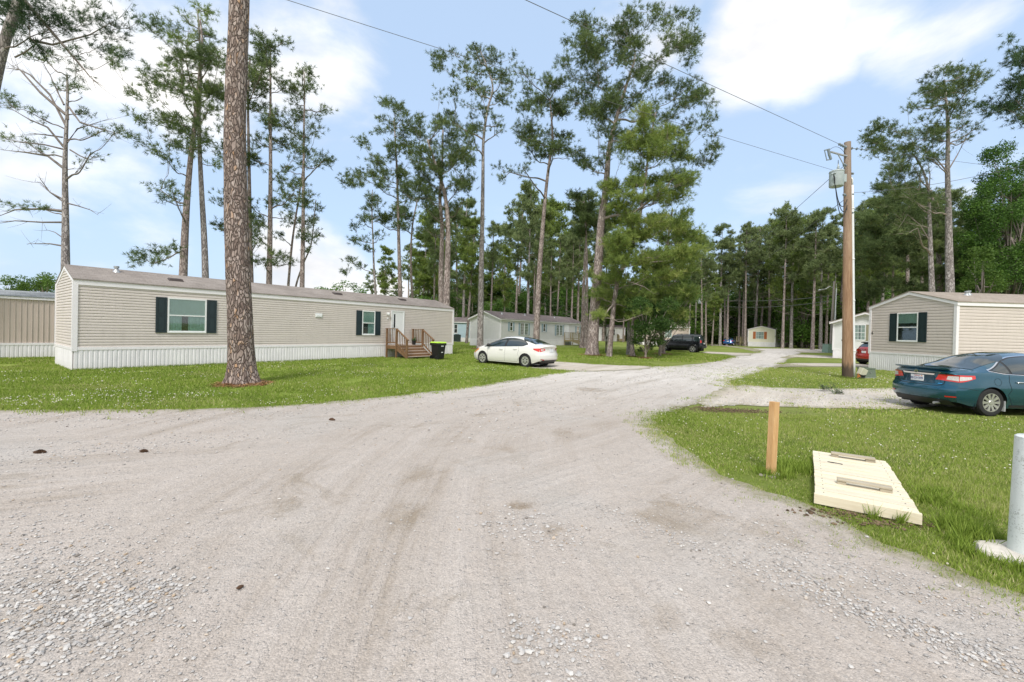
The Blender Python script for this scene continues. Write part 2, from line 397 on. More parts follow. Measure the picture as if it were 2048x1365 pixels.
def lawn_mat():
    t = NT('lawn'); co = t.coord()
    a = t.noise(co, .22, 6, .62, .3); b = t.noise(co, 1.7, 5, .65); c = t.noise(co, 22, 4, .7)
    mixd = t.math('ADD', t.math('MULTIPLY', a, .5), t.math('ADD', t.math('MULTIPLY', b, .25), t.math('MULTIPLY', c, .25)))
    col = t.ramp(mixd, [(.36, (.12, .18, .024)), (.47, (.20, .275, .045)), (.55, (.26, .33, .07)), (.66, (.34, .38, .11))])
    dry = t.ramp(t.noise(co, .42, 6, .7, .6), [(.58, 0.), (.74, 1.)])
    col = t.mix(t.math('MULTIPLY', dry, .6), col, (.27, .235, .12))
    sp = t.n('ShaderNodeSeparateXYZ'); t.l(co, sp.inputs[0])
    rgt = t.n('ShaderNodeMapRange', i_1=1., i_2=4., i_3=0., i_4=.65); t.l(sp.outputs['X'], rgt.inputs[0])
    col = t.mix(rgt.outputs[0], col, t.ramp(mixd, [(.36, (.105, .15, .03)), (.5, (.20, .24, .065)), (.66, (.33, .32, .14))]))
    fl = t.math('MULTIPLY', t.math('GREATER_THAN', t.noise(co, 30, 1), .70), t.ramp(t.noise(co, .5, 3), [(.45, 0.), (.6, 1.)]))
    col = t.mix(t.math('MULTIPLY', fl, .6), col, (.5, .5, .36))
    t.color(col); t.set(Roughness=.9); t.b.inputs['Specular IOR Level'].default_value = .1
    t.bump(t.noise(co, 55, 4, .75), .9, .05)
    return t.mat
M_LAWN = lawn_mat(); M_ROAD = gravel_mat('gravel_grey', False); M_DRIVE = gravel_mat('gravel_pale', True)
mb = MB(); mb.add([(-1200, -400, 0), (1200, -400, 0), (1200, 1800, 0), (-1200, 1800, 0)], [(0, 1, 2, 3)])
tag(obj('ground', mb, M_LAWN), kind='structure')
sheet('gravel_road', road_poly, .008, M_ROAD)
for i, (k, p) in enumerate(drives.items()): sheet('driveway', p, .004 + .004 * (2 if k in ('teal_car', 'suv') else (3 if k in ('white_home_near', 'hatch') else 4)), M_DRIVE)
NOGRASS = [noisy(road_poly, seed=.8)] + [noisy(p, seed=1.) for p in drives.values()]
# ------------------------------------------------------------------ grass blades, clover flowers, stones
def tone_mat(name, stops, rough=.7, trans=0., spec=.2):
    t = NT(name); a = t.n('ShaderNodeAttribute', attribute_name='tone')
    t.color(t.ramp(a.outputs['Fac'], stops)); t.set(Roughness=rough); t.b.inputs['Specular IOR Level'].default_value = spec
    if trans:
        tr = t.n('ShaderNodeBsdfTranslucent'); mx = t.n('ShaderNodeMixShader'); mx.inputs[0].default_value = trans
        l = [x for x in t.b.inputs['Base Color'].links][0].from_socket
        t.l(l, tr.inputs[0]); t.l(t.b.outputs[0], mx.inputs[1]); t.l(tr.outputs[0], mx.inputs[2]); t.l(mx.outputs[0], t.out.inputs[0])
    return t.mat
M_BLADE = tone_mat('grass_blade', [(0, (.11, .175, .02)), (.35, (.21, .30, .042)), (.7, (.31, .40, .075)), (.86, (.40, .45, .12)), (1, (.52, .46, .26))], .6, .25)
def clear_of_roads(P, fuzz=.12):
    ok = np.ones(len(P), bool)
    for poly in NOGRASS:
        xs, ys = zip(*poly); c = (P[:, 0] > min(xs)) & (P[:, 0] < max(xs)) & (P[:, 1] > min(ys)) & (P[:, 1] < max(ys)) & ok
        if not c.any(): continue
        idx = np.where(c)[0]; Q = P[idx]; ins = inpoly(Q, poly)
        d = dist_poly(Q[ins], poly); keep = RNG.random(len(d)) < np.exp(-d / fuzz) * .75
        bad = idx[ins][~keep]; ok[bad] = False
    return ok
def view_filter(P, m=1.12):
    """keeps points the photographer could plausibly see: a wide sector ahead"""
    return (P[:, 1] > 1.2) & (np.abs(P[:, 0]) < P[:, 1] * 1.32 * m + .6)
def scatter(x0, x1, y0, y1, dens):
    n = int((x1 - x0) * (y1 - y0) * dens); return np.stack([RNG.uniform(x0, x1, n), RNG.uniform(y0, y1, n)], 1)
SOLID = []   # footprints (list of polygons) where nothing grows; filled below
NOISEV = lambda P, s, o=0.: np.array([mnoise.noise(Vector((x * s, y * s, o))) for x, y in P])
def blades(P, hmin, hmax, wid, per, spread):
    n = len(P); P = np.repeat(P, per, 0) + RNG.normal(0, spread, (n * per, 2))
    N = len(P); ang = RNG.uniform(0, 2 * pi, N); h = RNG.uniform(hmin, hmax, N); w_ = wid * RNG.uniform(.6, 1.3, N)
    lean = RNG.uniform(.1, .9, N) * h; la = RNG.uniform(0, 2 * pi, N)
    dx, dy = np.cos(ang) * w_, np.sin(ang) * w_
    V = np.zeros((N, 3, 3)); V[:, 0] = np.stack([P[:, 0] - dx, P[:, 1] - dy, np.zeros(N)], 1); V[:, 1] = np.stack([P[:, 0] + dx, P[:, 1] + dy, np.zeros(N)], 1)
    V[:, 2] = np.stack([P[:, 0] + np.cos(la) * lean, P[:, 1] + np.sin(la) * lean, h], 1)
    return V, P
GRV, GRT = [], []
HOUSE_FOOT = []
def grass_patch(x0, x1, y0, y1, dens, hmin, hmax, wid, per=5, spread=.025, clumpy=.0, fuzz=.15, dry=0.):
    P = scatter(x0, x1, y0, y1, dens); P = P[view_filter(P)]
    for poly in HOUSE_FOOT:
        P = P[~inpoly(P, poly)]
    P = P[clear_of_roads(P, fuzz)]
    nv = NOISEV(P, .9, 2.); P = P[RNG.random(len(P)) < 1.0 + nv * 1.3 - .15]
    if len(P) == 0: return
    V, Q = blades(P, hmin, hmax, wid, per, spread)
    big = NOISEV(Q[::per], .45, 5.).repeat(per) * .45 + NOISEV(Q[::per], 1.9, 5.).repeat(per) * .35
    V[:, 2, 2] *= np.clip(1 + big * 1.1, .5, 2.2)
    t = np.clip(.42 + dry + big * .55 + RNG.normal(0, .17, len(Q)), 0, .9)
    dryf = RNG.random(len(Q)) < .09 + dry + np.clip(NOISEV(Q[::per], .6, 9.).repeat(per) - .15, 0, 1) * .5
    t[dryf] = RNG.uniform(.88, 1, dryf.sum())
    GRV.append(V.reshape(-1, 3)); GRT.append(np.repeat(t, 3))
def finish_grass():
    V = np.concatenate(GRV); T = np.concatenate(GRT); n = len(V) // 3
    o = npmesh('grass', V, np.arange(n * 3).reshape(n, 3), M_BLADE, tone=T); tag(o, 'short green lawn grass with seed tips and dry blades', 'grass', kind='stuff')
    print('blades', n)
ICO_V = None
def rock_batch(P, size, flat=.6, zoff=0.):
    t = (1 + 5 ** .5) / 2
    iv = np.array([(-1,t,0),(1,t,0),(-1,-t,0),(1,-t,0),(0,-1,t),(0,1,t),(0,-1,-t),(0,1,-t),(t,0,-1),(t,0,1),(-t,0,-1),(-t,0,1)], float) / 1.9
    fi = np.array([(0,11,5),(0,5,1),(0,1,7),(0,7,10),(0,10,11),(1,5,9),(5,11,4),(11,10,2),(10,7,6),(7,1,8),(3,9,4),(3,4,2),(3,2,6),(3,6,8),(3,8,9),(4,9,5),(2,4,11),(6,2,10),(8,6,7),(9,8,1)])
    n = len(P); V = iv[None] * (1 + RNG.normal(0, .16, (n, 12, 1))); sc3 = np.stack([size * RNG.uniform(.75, 1.35, n), size * RNG.uniform(.6, 1.1, n), size * flat * RNG.uniform(.6, 1.2, n)], 1)
    V = V * sc3[:, None]; a = RNG.uniform(0, 2 * pi, n); c, s = np.cos(a)[:, None], np.sin(a)[:, None]
    x = V[..., 0] * c - V[..., 1] * s; y = V[..., 0] * s + V[..., 1] * c
    V = np.stack([x + P[:, 0:1], y + P[:, 1:2], V[..., 2] + zoff + sc3[:, 2:3] * .25], 2)
    Fc = (fi[None] + (np.arange(n) * 12)[:, None, None]).reshape(-1, 3)
    return V.reshape(-1, 3), Fc
M_STONE = tone_mat('stone', [(0, (.20, .18, .16)), (.3, (.36, .345, .33)), (.6, (.47, .455, .44)), (.85, (.58, .56, .53)), (1, (.42, .33, .24))], .85)
def build_stones():
    Ps, Ss = [], []
    def blob(px, py, r, n, s0, s1):
        c = G(px, py); P = RNG.normal(0, r, (n, 2)) * (1, 1.0) + c; Ps.append(P); Ss.append(s0 + (s1 - s0) * RNG.random(n) ** 2.5)
    def line(pts, w_, n, s0, s1):
        q = GP(pts); q = np.array(q); k = RNG.integers(0, len(q) - 1, n); t = RNG.random(n)[:, None]
        P = q[k] * (1 - t) + q[k + 1] * t + RNG.normal(0, w_, (n, 2)); Ps.append(P); Ss.append(s0 + (s1 - s0) * RNG.random(n) ** 2.5)
    P = scatter(-9, 9, 1.5, 9, 38); P = P[view_filter(P)]; Ps.append(P); Ss.append(.0035 + .012 * RNG.random(len(P)) ** 4)
    P = scatter(-14, 22, 9, 26, 9); P = P[view_filter(P)]; Ps.append(P); Ss.append(.012 + .02 * RNG.random(len(P)) ** 3)
    blob(120, 1180, .30, 1300, .003, .015); blob(60, 1290, .28, 1200, .003, .017); blob(270, 1210, .14, 500, .004, .017); blob(30, 1120, .3, 500, .004, .015)
    blob(0, 1050, .5, 350, .004, .014); blob(250, 1330, .25, 400, .004, .012)
    blob(1045, 1270, .09, 90, .006, .020); blob(1150, 1285, .10, 90, .006, .018); blob(1100, 1340, .12, 90, .005, .02)
    blob(1035, 1050, .18, 150, .006, .02); blob(1120, 1070, .16, 90, .006, .018)
    line([(1180, 1010), (1480, 1130), (1760, 1250), (2048, 1345)], .10, 1300, .003, .013)
    line([(1500, 1090), (1750, 1160), (2048, 1265)], .14, 900, .003, .011)
    line([(1560, 1135), (1800, 1250), (2048, 1330)], .08, 420, .004, .015)
    line([(1300, 1000), (1500, 1050), (1700, 1110)], .2, 300, .004, .010)
    line([(0, 905), (180, 912), (400, 880), (700, 850)], .35, 700, .006, .016)
    line([(0, 840), (500, 835), (900, 800), (1100, 780)], .35, 900, .008, .02)
    line([(900, 860), (1100, 800), (1300, 760), (1450, 730)], .8, 1500, .010, .026)
    line([(1400, 815), (1600, 800), (1850, 800)], .45, 1600, .010, .024)
    P = np.concatenate(Ps); S = np.concatenate(Ss)
    ok = np.zeros(len(P), bool)
    for poly in NOGRASS: ok |= inpoly(P, poly)
    P, S = P[ok], S[ok]
    V, Fc = rock_batch(P, S, zoff=.012)
    tone = np.repeat(np.clip(RNG.normal(.55, .22, len(P)), 0, 1), 12)
    o = npmesh('gravel_stones', V, Fc, M_STONE, tone=tone); tag(o, 'loose pale limestone gravel stones lying on the road', 'gravel', kind='stuff')
    print('stones', len(P))
build_stones()
M_CONE = pbr('pine_cone', (.10, .055, .03), .8)
def pine_cone(px, py, rot, lab, s=1.):
    x, y = G(px, py); r = thing('pine_cone', lab, 'pine cone', (x, y, .022), rot)
    mb = MB()
    for k in range(9):
        t = k / 8; rr = .017 * math.sin(pi * (.12 + .8 * t)) * s + .003
        for j in range(8):
            a = 2 * pi * j / 8 + k * .4; xx = (t - .5) * .085 * s
            c = Vector((xx, math.cos(a) * rr * .7, math.sin(a) * rr * .7)); e = Vector((xx + .014 * s, math.cos(a) * rr * 1.35, math.sin(a) * rr * 1.35)); w_ = Vector((0, -math.sin(a), math.cos(a))) * .008 * s
            mb.add([c - w_, c + w_, e + w_ * .8, e - w_ * .8, (e + c) / 2 + Vector((.012, 0, 0))], [(0, 1, 2, 3), (0, 1, 4), (1, 2, 4), (2, 3, 4), (3, 0, 4)])
    mb.tube([(-.043 * s, 0, 0), (.04 * s, 0, 0)], [.009 * s, .005 * s], 8)
    obj('scales', mb, M_CONE, r)
pine_cone(78, 908, .2, 'brown pine cone lying on the gravel at the far left of the road', 1.3)
pine_cone(286, 906, .1, 'brown pine cone on the gravel below the left end of the lawn', 1.)
pine_cone(665, 842, 2.9, 'dark pine cone on the gravel below the big pine tree, nearest the lawn', 1.2)
pine_cone(478, 1182, .9, 'tiny chewed brown pine cone in the middle of the foreground gravel', .35)
# ------------------------------------------------------------------ mobile homes
def siding_mat(name, col, var=.05):
    t = NT(name); co = t.coord((1, 1, 1)); n = t.noise(co, 1.3, 5); st = t.noise(t.coord((3, 3, .35)), 2.5, 5, .7)
    f = t.math('ADD', t.math('MULTIPLY', n, .5), t.math('MULTIPLY', st, .5))
    t.color(t.ramp(f, [(.3, tuple(c * (1 - var * 2) for c in col)), (.5, col), (.75, tuple(c * (1 + var) for c in col))])); t.set(Roughness=.55)
    t.b.inputs['Specular IOR Level'].default_value = .3
    t.bump(t.noise(t.coord((1, 1, 1)), 2.2, 3), .25, .02)
    return t.mat
def roof_mat(name, a, b):
    t = NT(name); co = t.coord(); br = t.n('ShaderNodeTexBrick', i_Scale=1., offset=.5); t.l(t.coord(kind='Object'), br.inputs['Vector'])
    br.inputs['Brick Width'].default_value = .3; br.inputs['Row Height'].default_value = .14; br.inputs['Mortar Size'].default_value = .006
    br.inputs['Color1'].default_value = (.9, .9, .9, 1); br.inputs['Color2'].default_value = (1.15, 1.15, 1.15, 1); br.inputs['Mortar'].default_value = (.6, .6, .6, 1)
    n = t.ramp(t.math('ADD', t.math('MULTIPLY', t.noise(co, .7, 6, .65), .6), t.math('MULTIPLY', t.noise(co, 40, 2), .4)), [(.32, a), (.66, b)])
    t.color(t.mix(.8, n, br.outputs[0], 'MULTIPLY')); t.set(Roughness=.9); t.b.inputs['Specular IOR Level'].default_value = .2
    t.bump(t.noise(co, 70, 3), .5, .01); return t.mat
def skirt_mat(name, col):
    t = NT(name); co = t.coord()
    sp = t.n('ShaderNodeSeparateXYZ'); t.l(co, sp.inputs[0])
    dirt = t.n('ShaderNodeMapRange', i_1=.28, i_2=.0, i_3=0., i_4=1.); t.l(sp.outputs['Z'], dirt.inputs[0])
    n = t.noise(t.coord((2, 2, .6)), 2.2, 6, .7)
    d = t.math('MULTIPLY', dirt.outputs[0], t.ramp(n, [(.35, .1), (.7, .9)]))
    base = t.ramp(n, [(.3, tuple(c * .86 for c in col)), (.6, col)])
    t.color(t.mix(t.math('MULTIPLY', d, .55), base, (.42, .40, .30))); t.set(Roughness=.5); t.b.inputs['Specular IOR Level'].default_value = .3
    return t.mat
def glass_mat(name, tint=(.05, .09, .09)):
    t = NT(name); t.color(tint); t.set(Roughness=.04); t.b.inputs['Specular IOR Level'].default_value = .9
    fr = t.n('ShaderNodeLayerWeight', i_Blend=.25); tr = t.n('ShaderNodeBsdfTransparent'); tr.inputs[0].default_value = (.80, .88, .86, 1)
    gl = t.n('ShaderNodeBsdfGlossy', i_Roughness=.03); mx = t.n('ShaderNodeMixShader')
    a = t.math('ADD', t.math('MULTIPLY', fr.outputs['Fresnel'], .6), .07); t.l(a, mx.inputs[0]); t.l(tr.outputs[0], mx.inputs[1]); t.l(gl.outputs[0], mx.inputs[2]); t.l(mx.outputs[0], t.out.inputs[0])
    return t.mat
M_GLASS = glass_mat('window_glass')
M_WHITE = pbr('white_paint', (.80, .81, .81), .45, var=.04)
M_WHITE2 = pbr('white_vinyl_trim', (.83, .80, .82), .4, var=.05)
M_DARKROOM = pbr('unlit_room_dark', (.03, .035, .035), .9, var=0)
M_CURTAIN = pbr('teal_curtain', (.46, .58, .57), .9, var=.15)
M_LACE = pbr('white_curtain', (.62, .66, .62), .9, var=.1, sc=14)
M_SHADE = pbr('roller_shade', (.56, .63, .60), .9, var=.08)
M_SHUT = pbr('navy_shutter', (.012, .028, .034), .4, var=.1)
M_BEIGE = siding_mat('beige_siding', (.635, .575, .53))
M_BEIGE2 = siding_mat('taupe_siding', (.615, .545, .50))
M_PALE = siding_mat('pale_grey_siding', (.70, .69, .68))
M_TAN = siding_mat('tan_metal_siding', (.55, .465, .41))
M_CREAM = siding_mat('cream_siding', (.80, .77, .63))
M_WSID = siding_mat('white_siding', (.76, .76, .75))
M_BLUE = siding_mat('blue_siding', (.40, .52, .58))
M_SKIRT = skirt_mat('white_skirting', (.83, .81, .83))
M_ROOF = roof_mat('brown_shingle', (.20, .175, .158), (.335, .30, .275))
M_ROOF2 = roof_mat('dark_shingle', (.13, .11, .11), (.22, .185, .18))
M_ROOF3 = roof_mat('tan_shingle', (.26, .22, .18), (.37, .32, .275))
M_ROOFM = roof_mat('grey_metal_roof', (.10, .115, .125), (.40, .42, .43))
M_VENT = pbr('dark_brown_vent', (.06, .045, .04), .6)
M_BLACK = pbr('black_plastic', (.012, .013, .014), .45, var=0)
M_METAL = pbr('galvanised', (.45, .47, .48), .4, .8, .1)
M_BLUESH = pbr('blue_grey_shutter', (.30, .385, .44), .6, var=.05)
M_OLIVE = pbr('olive_shutter', (.30, .28, .19), .6, var=.05)
M_ORANGE = pbr('orange_brown_shutter', (.42, .13, .035), .6, var=.08)
def mobile_home(name, label, loc, ang, L, W, skirt, eave, ridge, sid, roof, style='lap', over=(.06, .06), skirtm=None, group=None, rib=.165, gable_roof=True, ch=.10, fascia=.12):
    r = thing(name, label, 'mobile home', (*loc, 0), ang, group)
    def top(y): return eave + (ridge - eave) * (1 - abs(y - W / 2) / (W / 2))
    mb = MB(); mb.add([(.0, .0, .02), (L, 0, .02), (L, W, .02), (0, W, .02), (0, 0, eave), (L, 0, eave), (L, W, eave), (0, W, eave), (0, W / 2, ridge), (L, W / 2, ridge)],
                      [(0, 3, 2, 1), (0, 1, 5, 4), (2, 3, 7, 6), (1, 2, 6, 9, 5), (3, 0, 4, 8, 7)])
    def course(o, e, n, Ls, gab):
        nz = int((eave + (ridge - eave if gab else 0) - skirt) / ch) + 1
        for k in range(nz):
            z0 = skirt + k * ch; z1 = min(z0 + ch, eave if not gab else ridge)
            if z1 - z0 < .01: continue
            def ext(z):
                if not gab or z <= eave: return 0, Ls
                f = (z - eave) / (ridge - eave) * Ls / 2; return min(f, Ls / 2 - .001), max(Ls - f, Ls / 2 + .001)
            a0, b0 = ext(z0); a1, b1 = ext(z1)
            P = lambda s_, d, z: (o[0] + e[0] * s_ + n[0] * d, o[1] + e[1] * s_ + n[1] * d, z)
            zm = z0 + (z1 - z0) * .5
            am, bm = ext(zm)
            if style == 'lap':
                zg = z0 + .013; zc = z0 + ch * .7
                mb.quad(P(a0, .026, zg), P(b0, .026, zg), P(bm, .024, zc if zc < z1 else z1), P(am, .024, zc if zc < z1 else z1))
                if zc < z1: mb.quad(P(am, .024, zc), P(bm, .024, zc), P(b1, .008, z1), P(a1, .008, z1))
                mb.quad(P(a0, -.004, zg), P(b0, -.004, zg), P(b0, .026, zg), P(a0, .026, zg))
    if style == 'lap':
        course((0, 0), (1, 0), (0, -1), L, False); course((0, 0), (0, 1), (-1, 0), W, True)
        course((L, 0), (0, 1), (1, 0), W, True); course((0, W), (1, 0), (0, 1), L, False)
    else:
        def ribs(o, e, n, Ls, gab):
            k = int(Ls / rib)
            for i in range(k + 1):
                s_ = i * rib; zt = (top(s_ + .015) if gab else eave) - .02
                P = lambda s2, d, z: (o[0] + e[0] * s2 + n[0] * d, o[1] + e[1] * s2 + n[1] * d, z)
                a, b = s_ + .012, min(s_ + .055, Ls)
                mb.add([P(a, .004, skirt), P(a + .008, .022, skirt), P(b - .008, .022, skirt), P(b, .004, skirt), P(a, .004, zt), P(a + .008, .022, zt), P(b - .008, .022, zt), P(b, .004, zt)],
                       [(0, 1, 5, 4), (1, 2, 6, 5), (2, 3, 7, 6)])
        ribs((0, 0), (1, 0), (0, -1), L, False); ribs((0, 0), (0, 1), (-1, 0), W, True)
    obj('wall', mb, sid, r)
    # skirting: narrow vertical panels
    mb = MB(); rb = .125
    for o, e, n, Ls in (((0, 0), (1, 0), (0, -1), L), ((0, 0), (0, 1), (-1, 0), W), ((L, 0), (0, 1), (1, 0), W)):
        k = int(Ls / rb); pts = []
        for i in range(k + 1):
            s_ = i * rb
            for ds, d in ((0, .020), (.018, .034), (.088, .034), (.106, .020)):
                if s_ + ds <= Ls: pts.append((s_ + ds, d))
        pts.append((Ls, .020))
        q = lambda s2, d, z: (o[0] + e[0] * s2 + n[0] * d, o[1] + e[1] * s2 + n[1] * d, z)
        mb.add([q(a, b, -.02) for a, b in pts] + [q(a, b, skirt - .035) for a, b in pts], [(i, i + 1, len(pts) + i + 1, len(pts) + i) for i in range(len(pts) - 1)])
    obj('skirting', mb, skirtm or M_SKIRT, r)
    # trim: bottom band, corner posts, fascias
    mb = MB(); d = .045
    mb.box(-d, L + d, -d, -.004, skirt - .06, skirt + .035); mb.box(-d, -.004, -.003, W + d, skirt - .058, skirt + .033); mb.box(L + .004, L + d, -.003, W + d, skirt - .058, skirt + .033)
    for x, y in ((0, 0), (L, 0), (0, W), (L, W)):
        sx = -1 if x == 0 else 1; sy = -1 if y == 0 else 1
        z1 = eave - .01
        mb.box(min(x + sx * (d + .006), x - sx * .085), max(x + sx * (d + .006), x - sx * .085), min(y + sy * (d + .006), y), max(y + sy * (d + .006), y), skirt - .10, z1)
        mb.box(min(x, x + sx * (d + .005)), max(x, x + sx * (d + .005)), min(y, y - sy * .085), max(y, y - sy * .085), skirt - .098, z1 - .002)
    oy, ox = over
    mb.box(-ox, L + ox, -oy - .05, -.004, eave - fascia - .05, eave + .012)
    mb.box(-ox, L + ox, W + .004, W + oy + .05, eave - fascia - .05, eave + .012)
    for x0, x1 in ((-ox - .035, -.003 if ox > .05 else -.003), (L + .003, L + ox + .035)):
        sl = (ridge - eave) / (W / 2)
        for a, b in ((-oy - .048, W / 2), (W + oy + .048, W / 2)):
            za = eave - (oy + .048) * sl; 
            mb.add([(x0, a, za - fascia), (x1, a, za - fascia), (x1, b, ridge - fascia), (x0, b, ridge - fascia), (x0, a, za + .012), (x1, a, za + .012), (x1, b, ridge + .012), (x0, b, ridge + .012)],
                   [(0, 1, 2, 3), (4, 5, 6, 7), (0, 1, 5, 4), (1, 2, 6, 5), (2, 3, 7, 6), (3, 0, 4, 7)])
    obj('trim', mb, M_WHITE2, r)
    mb = MB(); sl = (ridge - eave) / (W / 2); e2 = oy + .075; t_ = .045; ox2 = ox + .05
    ze = eave - e2 * sl + .014
    for a, b in ((-e2, W / 2), (W + e2, W / 2)):
        mb.add([(-ox2, a, ze), (L + ox2, a, ze), (L + ox2, b, ridge + .014), (-ox2, b, ridge + .014), (-ox2, a, ze + t_), (L + ox2, a, ze + t_), (L + ox2, b, ridge + .014 + t_), (-ox2, b, ridge + .014 + t_)],
               [(0, 1, 2, 3), (4, 5, 6, 7), (0, 1, 5, 4), (3, 0, 4, 7), (1, 2, 6, 5)])
    ro = obj('roof', mb, roof, r)
    r['dims'] = (L, W, skirt, eave, ridge)
    return r, ro, top
TF = lambda p: (p[0], -p[1], p[2])      # (s, out, z) on the long front
TG = lambda p: (-p[1], p[0], p[2])      # (s, out, z) on the gable
def window(r, T, s0, s1, z0, z1, sh=None, shw=.33, style='dh', curtain='teal', fr=.05):
    mb = MB(T)
    w_ = fr
    for a in ((s0 - w_, s1 + w_, .026, .062, z1, z1 + w_), (s0 - w_, s1 + w_, .026, .066, z0 - w_ * 1.1, z0), (s0 - w_, s0, .027, .060, z0, z1), (s1, s1 + w_, .027, .060, z0, z1)):
        mb.box(*a)
    zm = (z0 + z1) / 2
    if style in ('dh', 'dhg', 'open'):
        mb.box(s0, s1, .028, .058, zm - .022, zm + .022); mb.box(s0, s1, .030, .050, z0, z0 + .03)
    if style in ('dhg', 'grid'):
        nx = 3
        for i in range(1, nx): x = s0 + (s1 - s0) * i / nx; mb.box(x - .009, x + .009, .044, .050, z0, z1)
        for z in ([zm] if style == 'grid' else []) + [(z0 + zm) / 2, (zm + z1) / 2]: mb.box(s0, s1, .043, .049, z - .009, z + .009)
    if style == 'twin':
        x = (s0 + s1) / 2; mb.box(x - .08, x + .08, .028, .058, z0, z1)
        for a, b in ((s0, x - .08), (x + .08, s1)):
            for i in (1, 2): q = a + (b - a) * i / 3; mb.box(q - .009, q + .009, .044, .050, z0, z1)
            for z in ((z0 + zm) / 2, zm, (zm + z1) / 2): mb.box(a, b, .043, .049, z - .010, z + .010)
    fo = obj('window', mb, M_WHITE, r)
    mb = MB(T); mb.box(s0, s1, .0275, .030, z0, z1); obj('dark_backing', mb, M_DARKROOM, fo)  # dark plate on the wall stands in for the unlit room behind the glass
    def drape(a, b, za, zb, m, ph=0, taper=0):
        n = 28; P = []
        for j in range(5):
            f = j / 4; z = za + (zb - za) * f; row = []
            for i in range(n):
                x = a + (b - a) * i / (n - 1) + taper * (1 - f) ** 2 * 0
                row.append(T((x, .0345 + .0042 * math.sin(i * 1.15 + ph + f), z)))
            P.append(row)
        mb = MB(); mb.grid(P); obj('curtain', mb, m, fo, smooth=True)
    wdt = s1 - s0
    if curtain == 'teal':
        drape(s0, s1, zm, z1, M_SHADE); drape(s0, s0 + wdt * .34, z0, zm, M_CURTAIN); drape(s0 + wdt * .52, s1, z0, zm, M_CURTAIN, 1)
    elif curtain == 'half':
        drape(s0, s1, zm + .02, z1, M_SHADE); drape(s0 + wdt * .45, s1, z0, zm, M_CURTAIN)
    elif curtain == 'shade':
        drape(s0, s1, zm + (z1 - zm) * .3, z1, M_SHADE)
    elif curtain == 'lace':
        drape(s0, s0 + wdt * .46, z0, z1, M_LACE); drape(s0 + wdt * .54, s1, z0, z1, M_LACE, 2)
    mb = MB(T); mb.box(s0, s1, .0395, .042, z0, z1); obj('pane', mb, M_GLASS, fo)
    if sh:
        for a, b in ((s0 - w_ - .02 - shw, s0 - w_ - .02), (s1 + w_ + .02, s1 + w_ + .02 + shw)):
            mb = MB(T); zb, zt = z0 - w_, z1 + w_
            mb.box(a, b, .026, .044, zb, zt)
            q = .05; zmid = (zb + zt) / 2
            for c in ((a, a + q, zb, zt), (b - q, b, zb, zt)): mb.box(c[0] - .001, c[1] + .001, .044, .058, c[2] - .001, c[3] + .001)
            for c in ((zb, zb + q), (zt - q, zt), (zmid - q * .6, zmid + q * .6)): mb.box(a + q + .001, b - q - .001, .0445, .057, c[0], c[1])
            if shw > .25:
                for c0, c1 in ((zb + q, zmid - q * .6), (zmid + q * .6, zt - q)): mb.box(a + q + .035, b - q - .035, .0445, .053, c0 + .035, c1 - .035)
            obj('shutter', mb, sh, r)
    return fo
def door(r, T, s0, s1, z0, z1, m=None, slit=True, fr=.06):
    mb = MB(T)
    for a in ((s0 - fr, s1 + fr, .026, .070, z1, z1 + fr), (s0 - fr, s0, .027, .068, z0, z1), (s1, s1 + fr, .027, .068, z0, z1), (s0 - fr, s1 + fr, .026, .08, z0 - .04, z0)): mb.box(*a)
    d = obj('door', mb, M_WHITE, r)
    mb = MB(T); mb.box(s0, s1, .028, .045, z0, z1)
    obj('door_panel', mb, m or M_WHITE, d)
    if slit:
        mb = MB(T); mb.box(s0 + .14, s0 + .24, .045, .052, z1 - .95, z1 - .15); obj('slit_window', mb, M_BLACK, d)
    mb = MB(T); mb.lathe([(0, 0), (.03, 0), (.03, .03), (.0, .04)], 12, 'y', (s0 + .08, .046, z0 + .95)); mb.lathe([(0, 0), (.025, 0), (.025, .02), (0, .02)], 12, 'y', (s0 + .08, .046, z0 + 1.08)); obj('handle', mb, M_METAL, d)
    return d
def roof_bits(ro, W, eave, ridge, vents, pipes):
    sl = (ridge - eave) / (W / 2)
    for s, y in vents:
        z = eave + sl * y + .05; mb = MB()
        mb.add([(s - .26, y - .17, z - .06), (s + .26, y - .17, z - .06), (s + .26, y + .17, z + .03), (s - .26, y + .17, z + .03), (s - .2, y - .13, z + .055), (s + .2, y - .13, z + .055), (s + .2, y + .12, z + .10), (s - .2, y + .12, z + .10)],
               [(0, 1, 5, 4), (1, 2, 6, 5), (2, 3, 7, 6), (3, 0, 4, 7), (4, 5, 6, 7)])
        obj('roof_vent', mb, M_VENT, ro)
    for s, y in pipes:
        z = eave + sl * y; mb = MB(); mb.lathe([(.15, 0), (.06, .14), (.06, .20), (.085, .20), (.085, .27), (0, .27)], 14, 'z', (s, y, z)); obj('roof_pipe', mb, M_METAL, ro, smooth=False)
UG = math.atan2(14.6, 10.8)
